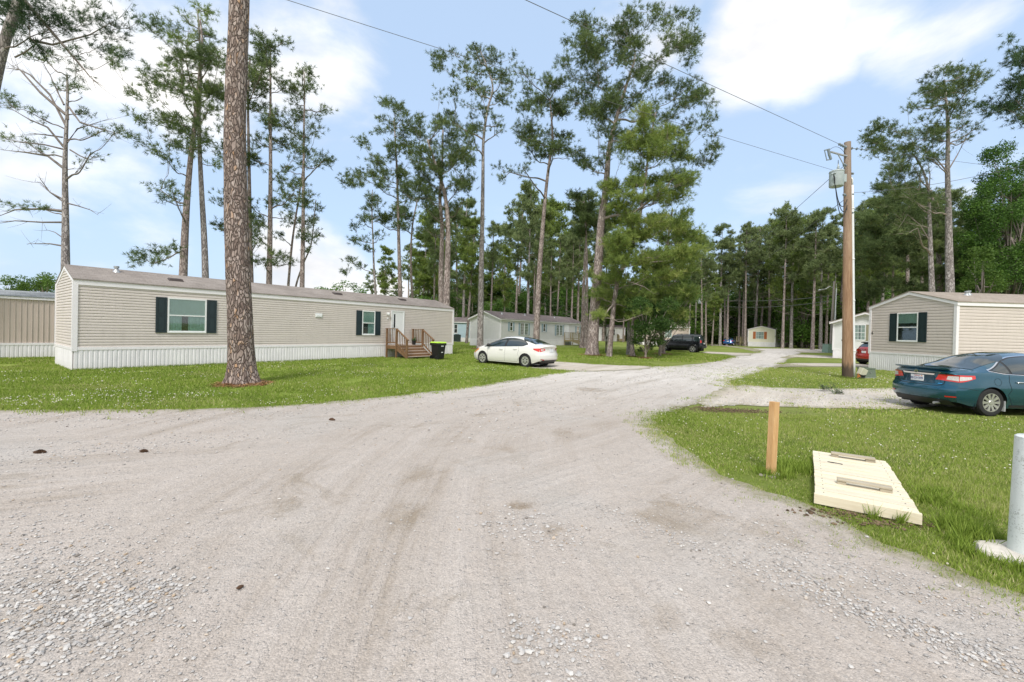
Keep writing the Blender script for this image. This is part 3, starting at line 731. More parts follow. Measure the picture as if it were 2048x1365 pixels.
# --- beige home at the left
h, ro, top = mobile_home('mobile_home', 'long beige sided mobile home with navy shutters and wooden steps at its white door', (-14.85, 14.4), UG, 18.16, 3.5, .76, 3.1, 3.68, M_BEIGE, M_ROOF, over=(.0, .0))
h1 = h
window(h, TF, 2.58, 3.76, 1.37, 2.63, M_SHUT, .34, curtain='teal')
window(h, TF, 11.14, 11.86, 1.33, 2.58, M_SHUT, .34, curtain='half')
door(h, TF, 13.06, 13.90, .80, 2.68)
mb = MB(TF); mb.box(8.43, 8.80, .022, .045, 2.16, 2.36); mb.box(8.47, 8.76, .045, .075, 2.19, 2.30); obj('dryer_vent', mb, M_WHITE, h)
mb = MB(TF); mb.box(12.70, 12.86, .02, .05, 2.46, 2.60); mb.lathe([(.0, 0), (.05, .0), (.075, .10), (.05, .15), (0, .16)], 10, 'z', (12.78, .11, 2.44)); mb.box(12.74, 12.80, .02, .06, 2.22, 2.30); obj('porch_lamp', mb, M_WHITE, h)
roof_bits(ro, 3.5, 3.1, 3.68, [(3.0, .85), (10.2, 1.0), (14.6, 1.0)], [(1.3, 1.35)])
mb = MB(); mb.add([(-.10, 1.75, 3.76)], []); 
# --- white-grey home behind the sedan
h, ro, top = mobile_home('mobile_home', 'pale grey mobile home with blue-grey shutters behind the white sedan', (-1.2, 44.6), UG, 18.4, 4.27, .72, 3.0, 3.78, M_PALE, M_ROOF2, over=(.12, .25))
window(h, TF, 1.60, 2.0, 1.72, 2.6, M_BLUESH, .30, 'dh', 'none')
window(h, TF, 3.55, 5.0, 1.30, 2.58, M_BLUESH, .30, 'twin', 'lace')
window(h, TF, 8.3, 8.7, 1.72, 2.6, M_BLUESH, .30, 'dh', 'none')
window(h, TF, 11.4, 12.85, 1.30, 2.55, M_BLUESH, .30, 'twin', 'lace')
window(h, TF, 16.8, 17.5, 1.5, 2.5, M_BLUESH, .30, 'dh', 'none')
door(h, TF, 13.62, 14.46, .76, 2.62, slit=False)
roof_bits(ro, 4.27, 3.0, 3.78, [], [(1.8, 1.3), (6.5, 1.5), (13.2, 1.4)])
# --- taupe home at the right
h, ro, top = mobile_home('mobile_home', 'taupe mobile home numbered 4 with navy shutters on its gable, behind the teal sedan', (21.2, 20.3), math.atan2(.04, 1), 18., 4.65, 1.0, 3.62, 4.28, M_BEIGE2, M_ROOF3, over=(.03, .03), fascia=.13, ch=.15)
window(h, TG, 1.85, 2.90, 1.70, 3.14, M_SHUT, .42, curtain='shade')
text_mesh('house_number', '4', .26, M_BLACK, h, Matrix.Translation((-.03, 4.50, 2.09)) @ Matrix.Rotation(-pi / 2, 4, 'Z') @ Matrix.Rotation(pi / 2, 4, 'X'), .004)
roof_bits(ro, 4.65, 3.62, 4.28, [], [(2.3, 1.6), (2.6, 1.75)])
# --- white home behind the pole
h, ro, top = mobile_home('mobile_home', 'white mobile home with olive shutters behind the near wooden utility pole', (31.5, 34.5), math.atan2(.675, .738), 16., 4.4, .80, 3.22, 3.98, M_WSID, M_ROOF3, over=(.2, .35))
window(h, TG, 2.22, 2.92, 1.66, 2.92, M_OLIVE, .34, 'dhg', 'lace')
mb = MB(TG); mb.box(3.72, 3.80, .02, .05, 1.55, 1.66); obj('outlet_box', mb, M_BLACK, h)
# --- cream home far down the lane
h, ro, top = mobile_home('mobile_home', 'small cream mobile home with orange shutters at the end of the lane', (44.9, 72.5), math.atan2(.8, .6), 17., 4.1, .8, 3.02, 3.6, M_CREAM, M_ROOF2, over=(.05, .1))
window(h, TG, 1.72, 2.84, 1.4, 2.55, M_ORANGE, .42, 'dhg', 'lace'); window(h, TF, 5.2, 5.9, 1.2, 2.5, None, .3, 'dh', 'none')
# --- blue home between the two left homes
h, ro, top = mobile_home('mobile_home', 'blue mobile home glimpsed behind the far end of the beige home', (-9.5, 60), math.atan2(-.02, 1), 16., 4.2, .55, 2.85, 3.45, M_BLUE, M_ROOF2, over=(.15, .2))
window(h, TF, 1.35, 1.75, 1.2, 2.4, None, .3, 'dh', 'none')
# --- white homes behind the trees
h, ro, top = mobile_home('mobile_home', 'white mobile home with a small wooden stair seen between the middle pine trunks', (16.1, 90.), math.atan2(.05, 1), 7.9, 4.2, .6, 2.95, 3.5, M_WSID, M_ROOF2, over=(.1, .1))
window(h, TF, 2.9, 3.4, 1.3, 2.5, None, .3, 'dh', 'none'); window(h, TF, 5.2, 5.7, 1.3, 2.5, None, .3, 'dh', 'none')
h, ro, top = mobile_home('mobile_home', 'grey beige mobile home half hidden behind the black truck', (20.5, 67.), math.atan2(-.1, 1), 7.2, 4.2, .6, 3.0, 3.6, M_TAN, M_ROOF3, over=(.1, .1))
window(h, TF, 3.5, 4.5, 1.3, 2.4, None, .3, 'dhg', 'lace')
h, ro, top = mobile_home('mobile_home', 'grey sided mobile home standing behind the cream one, beyond pine trunks', (52.6, 81.5), math.atan2(.8, .6), 5., 3., .7, 2.9, 3.5, M_PALE, M_ROOF2, over=(.1, .1))
# --- tan metal home at the left edge
h, ro, top = mobile_home('mobile_home', 'tan ribbed metal mobile home with stained grey roof at the left edge', (-29.9, 8.8), math.atan2(.768, .64), 17.5, 4., .62, 2.68, 2.98, M_TAN, M_ROOFM, style='rib', over=(.03, .05), fascia=.05)
for lx, ly, an, L_, W_ in ((-14.85, 14.4, UG, 18.16, 3.5), (-1.2, 44.6, UG, 18.4, 4.27), (21.2, 20.3, .04, 18, 4.65), (-29.9, 8.8, math.atan2(.768, .64), 17.5, 4)):
    c, s = math.cos(an), math.sin(an); HOUSE_FOOT.append([(lx + c * a - s * b, ly + s * a + c * b) for a, b in ((-.03, -.03), (L_, -.03), (L_, W_), (-.03, W_))])
# ------------------------------------------------------------------ wooden steps
def wood_mat(name, a, b, sc=(6, 6, .8)):
    t = NT(name); co = t.coord(sc); n = t.noise(co, 3, 6, .65, 1.2); n2 = t.noise(t.coord(), 1.5, 4)
    t.color(t.ramp(t.math('ADD', t.math('MULTIPLY', n, .7), t.math('MULTIPLY', n2, .3)), [(.32, a), (.68, b)])); t.set(Roughness=.8); t.bump(n, .3, .01); return t.mat
M_WOODB = wood_mat('brown_stained_wood', (.13, .066, .026), (.27, .16, .085)); M_WOODS = wood_mat('worn_step_wood', (.34, .25, .19), (.52, .43, .36), (1.2, 5, 5))
M_WOODG = wood_mat('weathered_wood', (.22, .18, .09), (.40, .34, .22))
def stairs(label, loc, ang, Wd, dep, deckz, nst, run, m, ms, label_='wooden steps', rail=.92):
    """local: x along the wall, y away from the wall; treads fall away from it"""
    r = thing('wooden_steps', label, 'porch steps', (*loc, 0), ang)
    mb = MB()
    nb = int(dep / .14)
    for i in range(nb): y = i * dep / nb; mb.box(.0, Wd, -(y + dep / nb - .008), -y, deckz - .03, deckz)
    obj('deck', mb, ms, r)
    mb = MB(); mb.box(-.02, 0, -dep - .02, 0, deckz - .22, deckz - .031); mb.box(Wd, Wd + .02, -dep - .02, 0, deckz - .22, deckz - .031); mb.box(.0, Wd, -dep - .03, -dep - .001, deckz - .2, deckz - .032)
    end = dep + run * nst
    for x in (-.015, Wd - .025):
        mb.add([(x, -dep - .03, deckz - .28), (x + .04, -dep - .03, deckz - .28), (x + .04, -dep - .03, deckz - .04), (x, -dep - .03, deckz - .04), (x, -end + .02, 0), (x + .04, -end + .02, 0), (x + .04, -end + .02, .12), (x, -end + .02, .12)],
               [(0, 1, 2, 3), (4, 5, 6, 7), (0, 1, 5, 4), (1, 2, 6, 5), (2, 3, 7, 6), (3, 0, 4, 7)])
    obj('stringer', mb, m, r)
    rise = deckz / (nst + 1)
    for k in range(nst):
        z = deckz - rise * (k + 1); y = dep + run * k; mb = MB(); mb.box(.03, Wd - .03, -(y + run + .02), -(y + .012), z - .035, z);
        st_ = obj('step', mb, ms, r); mb = MB(); mb.box(.032, Wd - .032, -(y + .028), -(y + .010), z + .001, z + rise - .036); obj('riser', mb, m, st_)
    for x in (-.06, Wd + .01):
        mb = MB(); c = x + .025
        for y in (.06, dep): mb.box(x, x + .085, -y - .085, -y, 0, deckz + rail)
        mb.box(x, x + .085, -end, -end + .085, 0, rail + .14)
        mb.box(x - .02, x + .105, -dep - .1, -.02, deckz + rail, deckz + rail + .035)
        mb.bar((c + .015, -dep - .02, deckz + rail + .02), (c + .015, -end - .05, rail + .13), .12, .035)
        mb.box(x + .02, x + .06, -dep, -.14, deckz + .10, deckz + .17); mb.bar((c + .015, -dep - .08, deckz + .08), (c + .015, -end + .06, .20), .04, .08)
        n = max(4, int(dep / .15))
        for i in range(n): y = .16 + (dep - .2) * i / max(1, n - 1); mb.box(x + .022, x + .058, -y - .013, -y + .013, deckz + .1, deckz + rail)
        n = int((end - dep) / .14)
        for i in range(1, n):
            f = i / n; y = dep + (end - dep) * f; zb = deckz * (1 - f) + .12 * (1 - f) + .20 * f; zt = (deckz + rail) * (1 - f) + (rail + .12) * f
            mb.box(x + .022, x + .058, -y - .013, -y + .013, zb, zt)
        obj('railing', mb, m, r)
    return r
def along(o, ang, s, out=0.): return (o[0] + math.cos(ang) * s + math.sin(ang) * out, o[1] + math.sin(ang) * s - math.cos(ang) * out)
stairs('brown stained wooden steps with railings at the beige home door', along((-14.85, 14.4), UG, 12.66, .07), UG, 1.85, .92, .74, 4, .25, M_WOODB, M_WOODS)
stairs('weathered yellowish wooden steps at the pale grey home', along((-1.2, 44.6), UG, 13.3, .07), UG, 1.6, 1.25, .74, 5, .34, M_WOODG, M_WOODG)
stairs('tiny wooden stair at the white home behind the middle pines', (22.3, 90.2), .05, 1.1, .9, .6, 3, .3, M_WOODG, M_WOODG)
stairs('grey wooden steps at the left side of the cream home', (40.4, 75.4), math.atan2(.6, -.8) - .9, 1.2, 1., .7, 3, .3, M_WOODG, M_WOODG)
# potted plant on the deck
px_, py_ = along((-14.85, 14.4), UG, 14.15, .75)
r = thing('potted_plant', 'green plant in a black pot standing on the brown wooden steps', 'potted plant', (px_, py_, .745))
mb = MB(); mb.lathe([(0, 0), (.09, 0), (.125, .22), (.135, .22), (.135, .25), (.11, .25), (.10, .2), (0, .2)], 16); obj('pot', mb, M_BLACK, r, smooth=False)
mb = MB()
for i in range(46):
    a = random.uniform(0, 6.28); l = random.uniform(.1, .34); e = random.uniform(.3, 1.4); p0 = Vector((0, 0, .2)); d = Vector((math.cos(a) * math.cos(e), math.sin(a) * math.cos(e), math.sin(e)))
    tip = p0 + d * l; w_ = d.cross(Vector((0, 0, 1))).normalized() * .03; mid = p0 + d * l * .6
    mb.add([p0, mid + w_, tip - Vector((0, 0, .02)), mid - w_], [(0, 1, 2, 3)])
obj('leaves', mb, pbr('pot_plant_leaf', (.07, .13, .035), .6, var=.4, sc=20), r)
# trash bin
bx, by = G(876, 719.5)
r = thing('trash_bin', 'black wheeled trash bin with a lime green lid beside the brown steps', 'trash bin', (bx, by, 0), UG - .1)
def taper_box(mb, x0, x1, y0, y1, z0, z1, k):
    cx, cy = (x0 + x1) / 2, (y0 + y1) / 2; q = lambda x, y, f: (cx + (x - cx) * f, cy + (y - cy) * f)
    mb.add([(*q(x, y, k), z0) for x, y in ((x0, y0), (x1, y0), (x1, y1), (x0, y1))] + [(x, y, z1) for x, y in ((x0, y0), (x1, y0), (x1, y1), (x0, y1))], [(0, 3, 2, 1), (4, 5, 6, 7), (0, 1, 5, 4), (1, 2, 6, 5), (2, 3, 7, 6), (3, 0, 4, 7)])
mb = MB(); taper_box(mb, -.27, .27, -.33, .33, .05, .82, .78); mb.box(-.30, .30, -.36, .36, .80, .93); obj('body', mb, M_BLACK, r, bevel=.02)
mb = MB(); M_LIME = pbr('lime_plastic', (.42, .68, .06), .45, var=.05); mb.add([(-.32, -.38, .935), (.32, -.38, .935), (.32, .38, .935), (-.32, .38, .935), (-.26, -.32, 1.0), (.26, -.32, 1.0), (.26, .32, 1.0), (-.26, .32, 1.0)], [(0, 3, 2, 1), (4, 5, 6, 7), (0, 1, 5, 4), (1, 2, 6, 5), (2, 3, 7, 6), (3, 0, 4, 7)]); obj('lid', mb, M_LIME, r)
for y in (-.2, .2):
    mb = MB(); mb.lathe([(0, -.03), (.12, -.03), (.12, .03), (0, .03)], 16, 'y', (-.26, y * 1.3, .12)); obj('wheel', mb, M_BLACK, r)
for z, y in ((.74, -.05), (.40, 0)):
    mb = MB(); mb.box(-.06, .12, -.334, -.330, z, z + .06) if z > .7 else mb.box(-.02, .10, -.308, -.304, z, z + .04); obj('sticker', mb, M_WHITE, r)
# air conditioner behind
x, y = at(921, 690, 44).x, 44
r = thing('air_conditioner', 'dark green air conditioning unit beside the blue home', 'air conditioner', (at(914, 684, 58.8).x, 58.6, 0), 0)
mb = MB(); mb.box(-.5, .5, -.4, .4, .06, .95); mb.box(-.53, .53, -.43, .43, .95, 1.0)
for i in range(12): mb.box(-.46, .46, -.42, -.401, .12 + i * .068, .15 + i * .068)
obj('cabinet', mb, pbr('dark_green_metal', (.03, .05, .05), .5), r); mb = MB(); mb.lathe([(0, 0), (.32, 0), (.32, .05), (.28, .05), (.28, .02), (0, .02)], 20, 'z', (0, 0, 1.0)); obj('fan_grille', mb, M_BLACK, r)
# ------------------------------------------------------------------ cars
def curve(pts):
    xs = [p[0] for p in pts]; ys = [p[1] for p in pts]; n = len(xs); d = [(ys[i + 1] - ys[i]) / (xs[i + 1] - xs[i]) for i in range(n - 1)]
    m = [d[0]] + [0 if d[i - 1] * d[i] <= 0 else 2 * d[i - 1] * d[i] / (d[i - 1] + d[i]) for i in range(1, n - 1)] + [d[-1]]
    def f(x):
        if x <= xs[0]: return ys[0]
        if x >= xs[-1]: return ys[-1]
        i = max(j for j in range(n - 1) if xs[j] <= x); h = xs[i + 1] - xs[i]; t = (x - xs[i]) / h
        return ys[i] * (1 + 2 * t) * (1 - t) ** 2 + h * m[i] * t * (1 - t) ** 2 + ys[i + 1] * t * t * (3 - 2 * t) + h * m[i + 1] * t * t * (t - 1)
    return f
def paint_mat(name, col, flake=0.): 
    t = NT(name); t.color(col); t.set(Roughness=.2, Metallic=flake, Coat_Weight=1., Coat_Roughness=.03)
    co = t.coord(); b = t.n('ShaderNodeBump'); b.inputs['Strength'].default_value = .03; b.inputs['Distance'].default_value = .004; t.l(t.noise(co, 3, 3), b.inputs['Height'])
    dirt = t.ramp(t.math('ADD', t.math('MULTIPLY', t.noise(co, 2.3, 5, .7), .5), t.math('MULTIPLY', t.noise(co, 9, 3), .2)), [(.3, .0), (.55, .12)])
    sp = t.n('ShaderNodeSeparateXYZ'); t.l(co, sp.inputs[0]); lo = t.n('ShaderNodeMapRange', i_1=.5, i_2=.12, i_3=0., i_4=.3); t.l(sp.outputs['Z'], lo.inputs[0])
    t.color(t.mix(t.math('MULTIPLY', lo.outputs[0], t.noise(co, 6, 4)), col, (.28, .25, .22)))
    t.l(b.outputs[0], t.b.inputs['Coat Normal'])
    return t.mat
def autoglass():
    t = NT('car_glass'); t.color((.015, .026, .026)); t.set(Roughness=.03, Coat_Weight=.6); t.b.inputs['Specular IOR Level'].default_value = .9
    return t.mat
M_AGLASS = autoglass(); M_TYRE = pbr('tyre_rubber', (.018, .018, .019), .8, var=.3, sc=30); M_RIM = pbr('alloy_rim', (.62, .61, .60), .28, .75, .05); M_CHROME = pbr('chrome', (.75, .75, .76), .12, 1., 0)
M_RED = pbr('tail_lamp_red', (.62, .02, .012), .12, var=.1, coat=1.); M_CLEAR = pbr('clear_lamp', (.62, .58, .55), .12, var=.25, sc=40, coat=1.); M_AMBER = pbr('amber_lamp', (.75, .22, .03), .2, var=.1, coat=1.)
M_TRIM = pbr('black_trim', (.018, .019, .02), .5, var=.1); M_SEAM = pbr('panel_gap', (.012, .013, .014), .8, var=0); M_PLATE = pbr('plate_white', (.72, .74, .76), .4, var=.03); M_PLTXT = pbr('plate_navy', (.05, .06, .2), .5, var=0)
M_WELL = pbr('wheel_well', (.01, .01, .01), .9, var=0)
def make_wheel(parent, x, y, r, w_, side, spokes=10, steel=False, style='ten'):
    """axis along y; side=+1 outer face towards +y"""
    e = MB(); rr = r * .66
    prof = [(rr, -w_ / 2), (r * .93, -w_ / 2), (r * .99, -w_ * .36), (r, -w_ * .2), (r, w_ * .2), (r * .99, w_ * .36), (r * .93, w_ / 2), (r * .80, w_ * .53), (rr, w_ * .48), (rr * .97, w_ * .3)]
    e.lathe([(a, b * side) for a, b in prof], 40, 'y', (0, 0, 0))
    for i in range(40):   # tread blocks
        a = 2 * pi * i / 40; c, s = math.cos(a), math.sin(a); t_ = Vector((-s, 0, c)); n = Vector((c, 0, s))
        p = n * (r + .001); q = t_ * r * .05
        for y0, y1 in ((-w_ * .34, -w_ * .1), (-w_ * .05, w_ * .05), (w_ * .1, w_ * .34)):
            vs = [p - q + Vector((0, y0, 0)), p + q + Vector((0, y0, 0)), p + q + Vector((0, y1, 0)), p - q + Vector((0, y1, 0))]; vs2 = [v + n * .005 for v in vs]
            e.add(vs + vs2, [(4, 5, 6, 7), (0, 1, 5, 4), (1, 2, 6, 5), (2, 3, 7, 6), (3, 0, 4, 7)])
    ty = obj('wheel', e, M_TYRE, parent, smooth='auto'); ty.location = (x, y, r - .006)
    o = MB(); S = side
    o.lathe([(rr, w_ * .30 * S), (rr * 1.0, w_ * .50 * S), (rr * .93, w_ * .50 * S), (rr * .90, w_ * .30 * S)], 40, 'y')
    if style == 'ten' or style == 'thin':
        k = spokes
        for i in range(k):
            a = 2 * pi * i / k; c, s = math.cos(a), math.sin(a); n = Vector((c, 0, s)); t_ = Vector((-s, 0, c)); wa, wb = rr * (.10 if style == 'ten' else .06), rr * (.135 if style == 'ten' else .10)
            if i % 2 and style == 'ten': wa, wb = wa * .8, wb * 1.15
            p0, p1 = n * rr * .2, n * rr * .93; y0, y1 = Vector((0, w_ * .46 * S, 0)), Vector((0, w_ * .49 * S, 0)); dn = Vector((0, -.03 * S, 0))
            o.add([p0 - t_ * wa + y0, p0 + t_ * wa + y0, p1 + t_ * wb + y1, p1 - t_ * wb + y1, p0 - t_ * wa + y0 + dn, p0 + t_ * wa + y0 + dn, p1 + t_ * wb + y1 + dn, p1 - t_ * wb + y1 + dn], [(0, 1, 2, 3), (0, 1, 5, 4), (1, 2, 6, 5), (2, 3, 7, 6), (3, 0, 4, 7)])
    else:               # wheel cover: disc with windows
        k = spokes; n_ = k * 8; ring = []
        for f, yy in ((.24, .50), (.36, .50), (.72, .48), (.93, .49)):
            ring.append([Vector((math.cos(2 * pi * i / n_) * rr * f, w_ * yy * S, math.sin(2 * pi * i / n_) * rr * f)) for i in range(n_)])
        o.add([p for q in ring for p in q], [(a * n_ + i, a * n_ + (i + 1) % n_, (a + 1) * n_ + (i + 1) % n_, (a + 1) * n_ + i) for a in range(3) for i in range(n_) if not (a == 1 and i % 8 in (2, 3, 4))])
    o.lathe([(0, w_ * .51 * S), (rr * .22, w_ * .505 * S), (rr * .26, w_ * .47 * S), (rr * .26, w_ * .40 * S)], 24, 'y')
    for i in range(5): a = 2 * pi * i / 5 + .3; o.lathe([(0, w_ * .515 * S), (rr * .035, w_ * .51 * S), (rr * .035, w_ * .48 * S)], 6, 'y', (math.cos(a) * rr * .15, 0, math.sin(a) * rr * .15))
    obj('rim', o, M_RIM, ty)
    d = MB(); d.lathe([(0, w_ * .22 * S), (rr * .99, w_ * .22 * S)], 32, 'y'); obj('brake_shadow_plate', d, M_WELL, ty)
    return ty
class Car:
    def __init__(s, name, label, loc, ang, L, Wd, top, belt, W, xr, xf, rw, paint, k=.26, nexp=3., sill=.2, tail=None, nose=None, curv=(.22, .25), kprof=None, group=None, cat='car'):
        s.root = thing(name, label, cat, (*loc, 0), ang, group); s.L = L; s.top = curve(top); s.belt = curve(belt); s.W = curve(W); s.xr, s.xf, s.rw = xr, xf, rw
        s.nexp = nexp; s.sill = curve(sill) if hasattr(sill, '__len__') else (lambda x: sill); s.tail = curve(tail); s.nose = curve(nose); s.cv = curv; s.k = curve(kprof) if kprof else (lambda x: k); s.paint = paint; s.ra = rw * 1.13
        s.build()
    def zb(s, x):
        z = s.sill(x)
        for xw in (s.xr, s.xf):
            d = abs(x - xw)
            if d < s.ra: z = max(z, s.rw + math.sqrt(max(0, s.ra ** 2 - d * d)) * .98)
        return z
    def low(s, x, z):      # half width below the belt
        f = z / s.belt(x); return s.W(x) * (1 - .10 * max(0, .42 - f) / .42 - .055 * max(0, (f - .62) / .38) ** 1.6)
    def y(s, x, z):
        b, t = s.belt(x), s.top(x)
        if z <= b: return s.low(x, z)
        q = min(1, (z - b) / max(.001, t - b)); return s.low(x, b) * (1 - s.k(x) * q) * max(0, 1 - q ** s.nexp) ** (1 / s.nexp)
    def deform(s, p):
        x, y, z = p; w1 = max(0, 1 - x / .75) ** 1.6; w2 = max(0, 1 - (s.L - x) / .85) ** 1.6; a = min(1, abs(y) / s.W(max(.3, min(s.L - .3, x))))
        return Vector((x + w1 * (s.tail(z) + s.cv[0] * a ** 2.4) - w2 * (s.nose(z) + s.cv[1] * a ** 2.2), y, z))
    def P(s, x, phi):      # upper body param
        b, t = s.belt(x), s.top(x); q = math.sin(phi) ** (2 / s.nexp); c = math.cos(phi) ** (2 / s.nexp) if phi < pi / 2 - 1e-6 else 0
        return (x, s.low(x, b) * (1 - s.k(x) * q) * c, b + (t - b) * q)
    def build(s):
        xs = set(np.linspace(0, s.L, 84))
        for xw in (s.xr, s.xf):
            for i in range(25): xs.add(xw - s.ra * math.cos(pi * i / 24))
            xs.add(xw - s.ra - .004); xs.add(xw + s.ra + .004)
        xs = sorted(xs); rows = []; nl, nu = 12, 15
        for x in xs:
            zb, b = s.zb(x), s.belt(x); row = []
            if zb > b - .02: zb = b - .02
            for i in range(nl): z = zb + (b - zb) * i / nl; row.append((x, s.low(x, z), z))
            for i in range(nu + 1): row.append(s.P(x, pi / 2 * i / nu))
            rows.append(row)
        mb = MB(); n = len(rows[0])
        Rr = [[s.deform(p) for p in r] for r in rows]; Lr = [[s.deform((p[0], -p[1], p[2])) for p in r] for r in rows]
        full = [L_ + R_[::-1][1:] for L_, R_ in zip(Lr, Rr)]
        mb.grid(full)
        for r in (rows[0], rows[-1]):
            M = 14; g = [[s.deform((p[0], p[1] * (1 - 2 * j / M), p[2])) for j in range(M + 1)] for p in r]; mb.grid(g)
        o = obj('body', mb, s.paint, s.root); me = o.data
        import bmesh
        bm = bmesh.new(); bm.from_mesh(me); bmesh.ops.remove_doubles(bm, verts=bm.verts, dist=.0008); bmesh.ops.recalc_face_normals(bm, faces=bm.faces); bm.to_mesh(me); bm.free()
        me.polygons.foreach_set('use_smooth', [True] * len(me.polygons)); e = o.modifiers.new('split', 'EDGE_SPLIT'); e.split_angle = R(42)
        s.body = o
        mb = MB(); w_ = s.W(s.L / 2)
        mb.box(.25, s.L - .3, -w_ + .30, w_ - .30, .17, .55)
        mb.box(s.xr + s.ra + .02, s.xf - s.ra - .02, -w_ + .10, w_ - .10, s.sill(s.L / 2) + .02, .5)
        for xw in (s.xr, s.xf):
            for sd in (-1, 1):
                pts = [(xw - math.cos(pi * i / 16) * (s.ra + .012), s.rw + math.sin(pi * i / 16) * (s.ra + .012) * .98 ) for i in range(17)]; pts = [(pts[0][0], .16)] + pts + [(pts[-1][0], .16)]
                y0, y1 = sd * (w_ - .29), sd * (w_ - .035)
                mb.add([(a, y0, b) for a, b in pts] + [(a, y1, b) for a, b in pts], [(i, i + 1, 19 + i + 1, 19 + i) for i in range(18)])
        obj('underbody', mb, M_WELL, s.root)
    def side(s, sgn, top_, bot_, x0, x1, mat, name, off=.006, nx=26, nz=7, parent=None):
        """strip between two curves z=bot(x)..top(x) laid on the body side"""
        P = []
        tf = top_ if callable(top_) else curve(top_); bf = bot_ if callable(bot_) else curve(bot_)
        for i in range(nx + 1):
            x = x0 + (x1 - x0) * i / nx; z0, z1 = bf(x), tf(x); r = []
            for j in range(nz + 1):
                z = z0 + (z1 - z0) * j / nz; r.append(s.deform((x, sgn * (s.y(x, z) + off), z + (off * .4 if z > s.belt(x) + .05 else 0))))
            P.append(r)
        mb = MB(); mb.grid(P); return obj(name, mb, mat, parent or s.root, smooth=True)
    def strip(s, sgn, pts, w_, mat, name, off=.004, mb=None):
        """thin line along (x,z) points on the side"""
        own = mb is None; mb = mb or MB(); f = []
        den = []
        for i in range(len(pts) - 1):
            for j in range(6): t = j / 6; den.append((pts[i][0] * (1 - t) + pts[i + 1][0] * t, pts[i][1] * (1 - t) + pts[i + 1][1] * t))
        den.append(pts[-1]); g = []
        for i, (x, z) in enumerate(den):
            a = den[max(0, i - 1)]; b = den[min(len(den) - 1, i + 1)]; t = Vector((b[0] - a[0], b[1] - a[1])).normalized(); nx_, nz_ = -t.y * w_ / 2, t.x * w_ / 2
            g.append([s.deform((x + sg * nx_, sgn * (s.y(x + sg * nx_, z + sg * nz_) + off), z + sg * nz_)) for sg in (-1, 1)])
        mb.grid(g)
        if own: return obj(name, mb, mat, s.root)
    def topglass(s, x0, x1, phi0, name='glass', off=.006, x0e=None, x1e=None, mat=None):
        x0e = x0 if x0e is None else x0e; x1e = x1 if x1e is None else x1e; P = []; n = 18; m = 12
        for j in range(-m, m + 1):
            f = j / m; phi = pi / 2 - abs(f) * (pi / 2 - phi0); a, b = x0 + (x0e - x0) * abs(f) ** 2, x1 + (x1e - x1) * abs(f) ** 2; r = []
            for i in range(n + 1):
                x = a + (b - a) * i / n; p = s.P(x, phi); r.append(s.deform((p[0], p[1] * (1 if f > 0 else -1), p[2])) + Vector((0, 0, off)))
            P.append(r)
        mb = MB(); mb.grid(P); o = obj(name, mb, mat or M_AGLASS, s.root, smooth=True); return o
    def rear(s, yz, mat, name, off=.008, nose=False, n=8, parent=None, mb=None):
        """quad patch on tail from 4 corner (y,z) points bl,br,tr,tl"""
        own = mb is None; mb = mb or MB(); P = []
        for i in range(n + 1):
            a = i / n; r = []
            for j in range(n + 1):
                b = j / n; y = (yz[0][0] * (1 - a) + yz[1][0] * a) * (1 - b) + (yz[3][0] * (1 - a) + yz[2][0] * a) * b; z = (yz[0][1] * (1 - a) + yz[1][1] * a) * (1 - b) + (yz[3][1] * (1 - a) + yz[2][1] * a) * b
                r.append(s.deform((s.L if nose else 0, y, z)) + Vector((off if nose else -off, 0, 0)))
            P.append(r)
        mb.grid(P)
        if own: return obj(name, mb, mat, parent or s.root, smooth=True)
    def box_on_rear(s, y0, y1, z0, z1, d, mat, name, off=0., parent=None):
        x = s.deform((0, 0, (z0 + z1) / 2)).x - off; mb = MB(); mb.box(x - d, x + .03, y0, y1, z0, z1); return obj(name, mb, mat, parent or s.root, bevel=.004)
    def wheels(s, w_=.2, **k):
        for x in (s.xr, s.xf):
            for sd in (-1, 1): make_wheel(s.root, x, sd * (s.W(x) - w_ / 2 - .02), s.rw, w_, sd, **k)
    def seams(s, lines):
        for sg in (-1, 1):
            mb = MB()
            for l in lines: s.strip(sg, l, .007, None, None, .0035, mb)
            obj('door_gap', mb, M_SEAM, s.root)
    def mirror(s, x, z, mat):
        for sg in (-1, 1):
            mb = MB(); y = s.y(x, z); mb.lathe([(0, -.10), (.05, -.085), (.075, -.03), (.078, .03), (.05, .085), (0, .10)], 12, 'y', (x, sg * (y + .11), z + .06)); mb.bar((x, sg * y, z), (x, sg * (y + .08), z + .03), .05, .03); obj('wing_mirror', mb, mat, s.root, smooth=True)
    def handles(s, pts, mat):
        for sg in (-1, 1):
            for x, z in pts:
                mb = MB(); y = s.y(x, z); mb.tube([(x - .10, sg * (y + .004), z), (x - .08, sg * (y + .035), z + .003), (x, sg * (y + .042), z + .005), (x + .08, sg * (y + .035), z + .003), (x + .10, sg * (y + .004), z)], .014, 8); obj('door_handle', mb, mat, s.root, smooth=True)
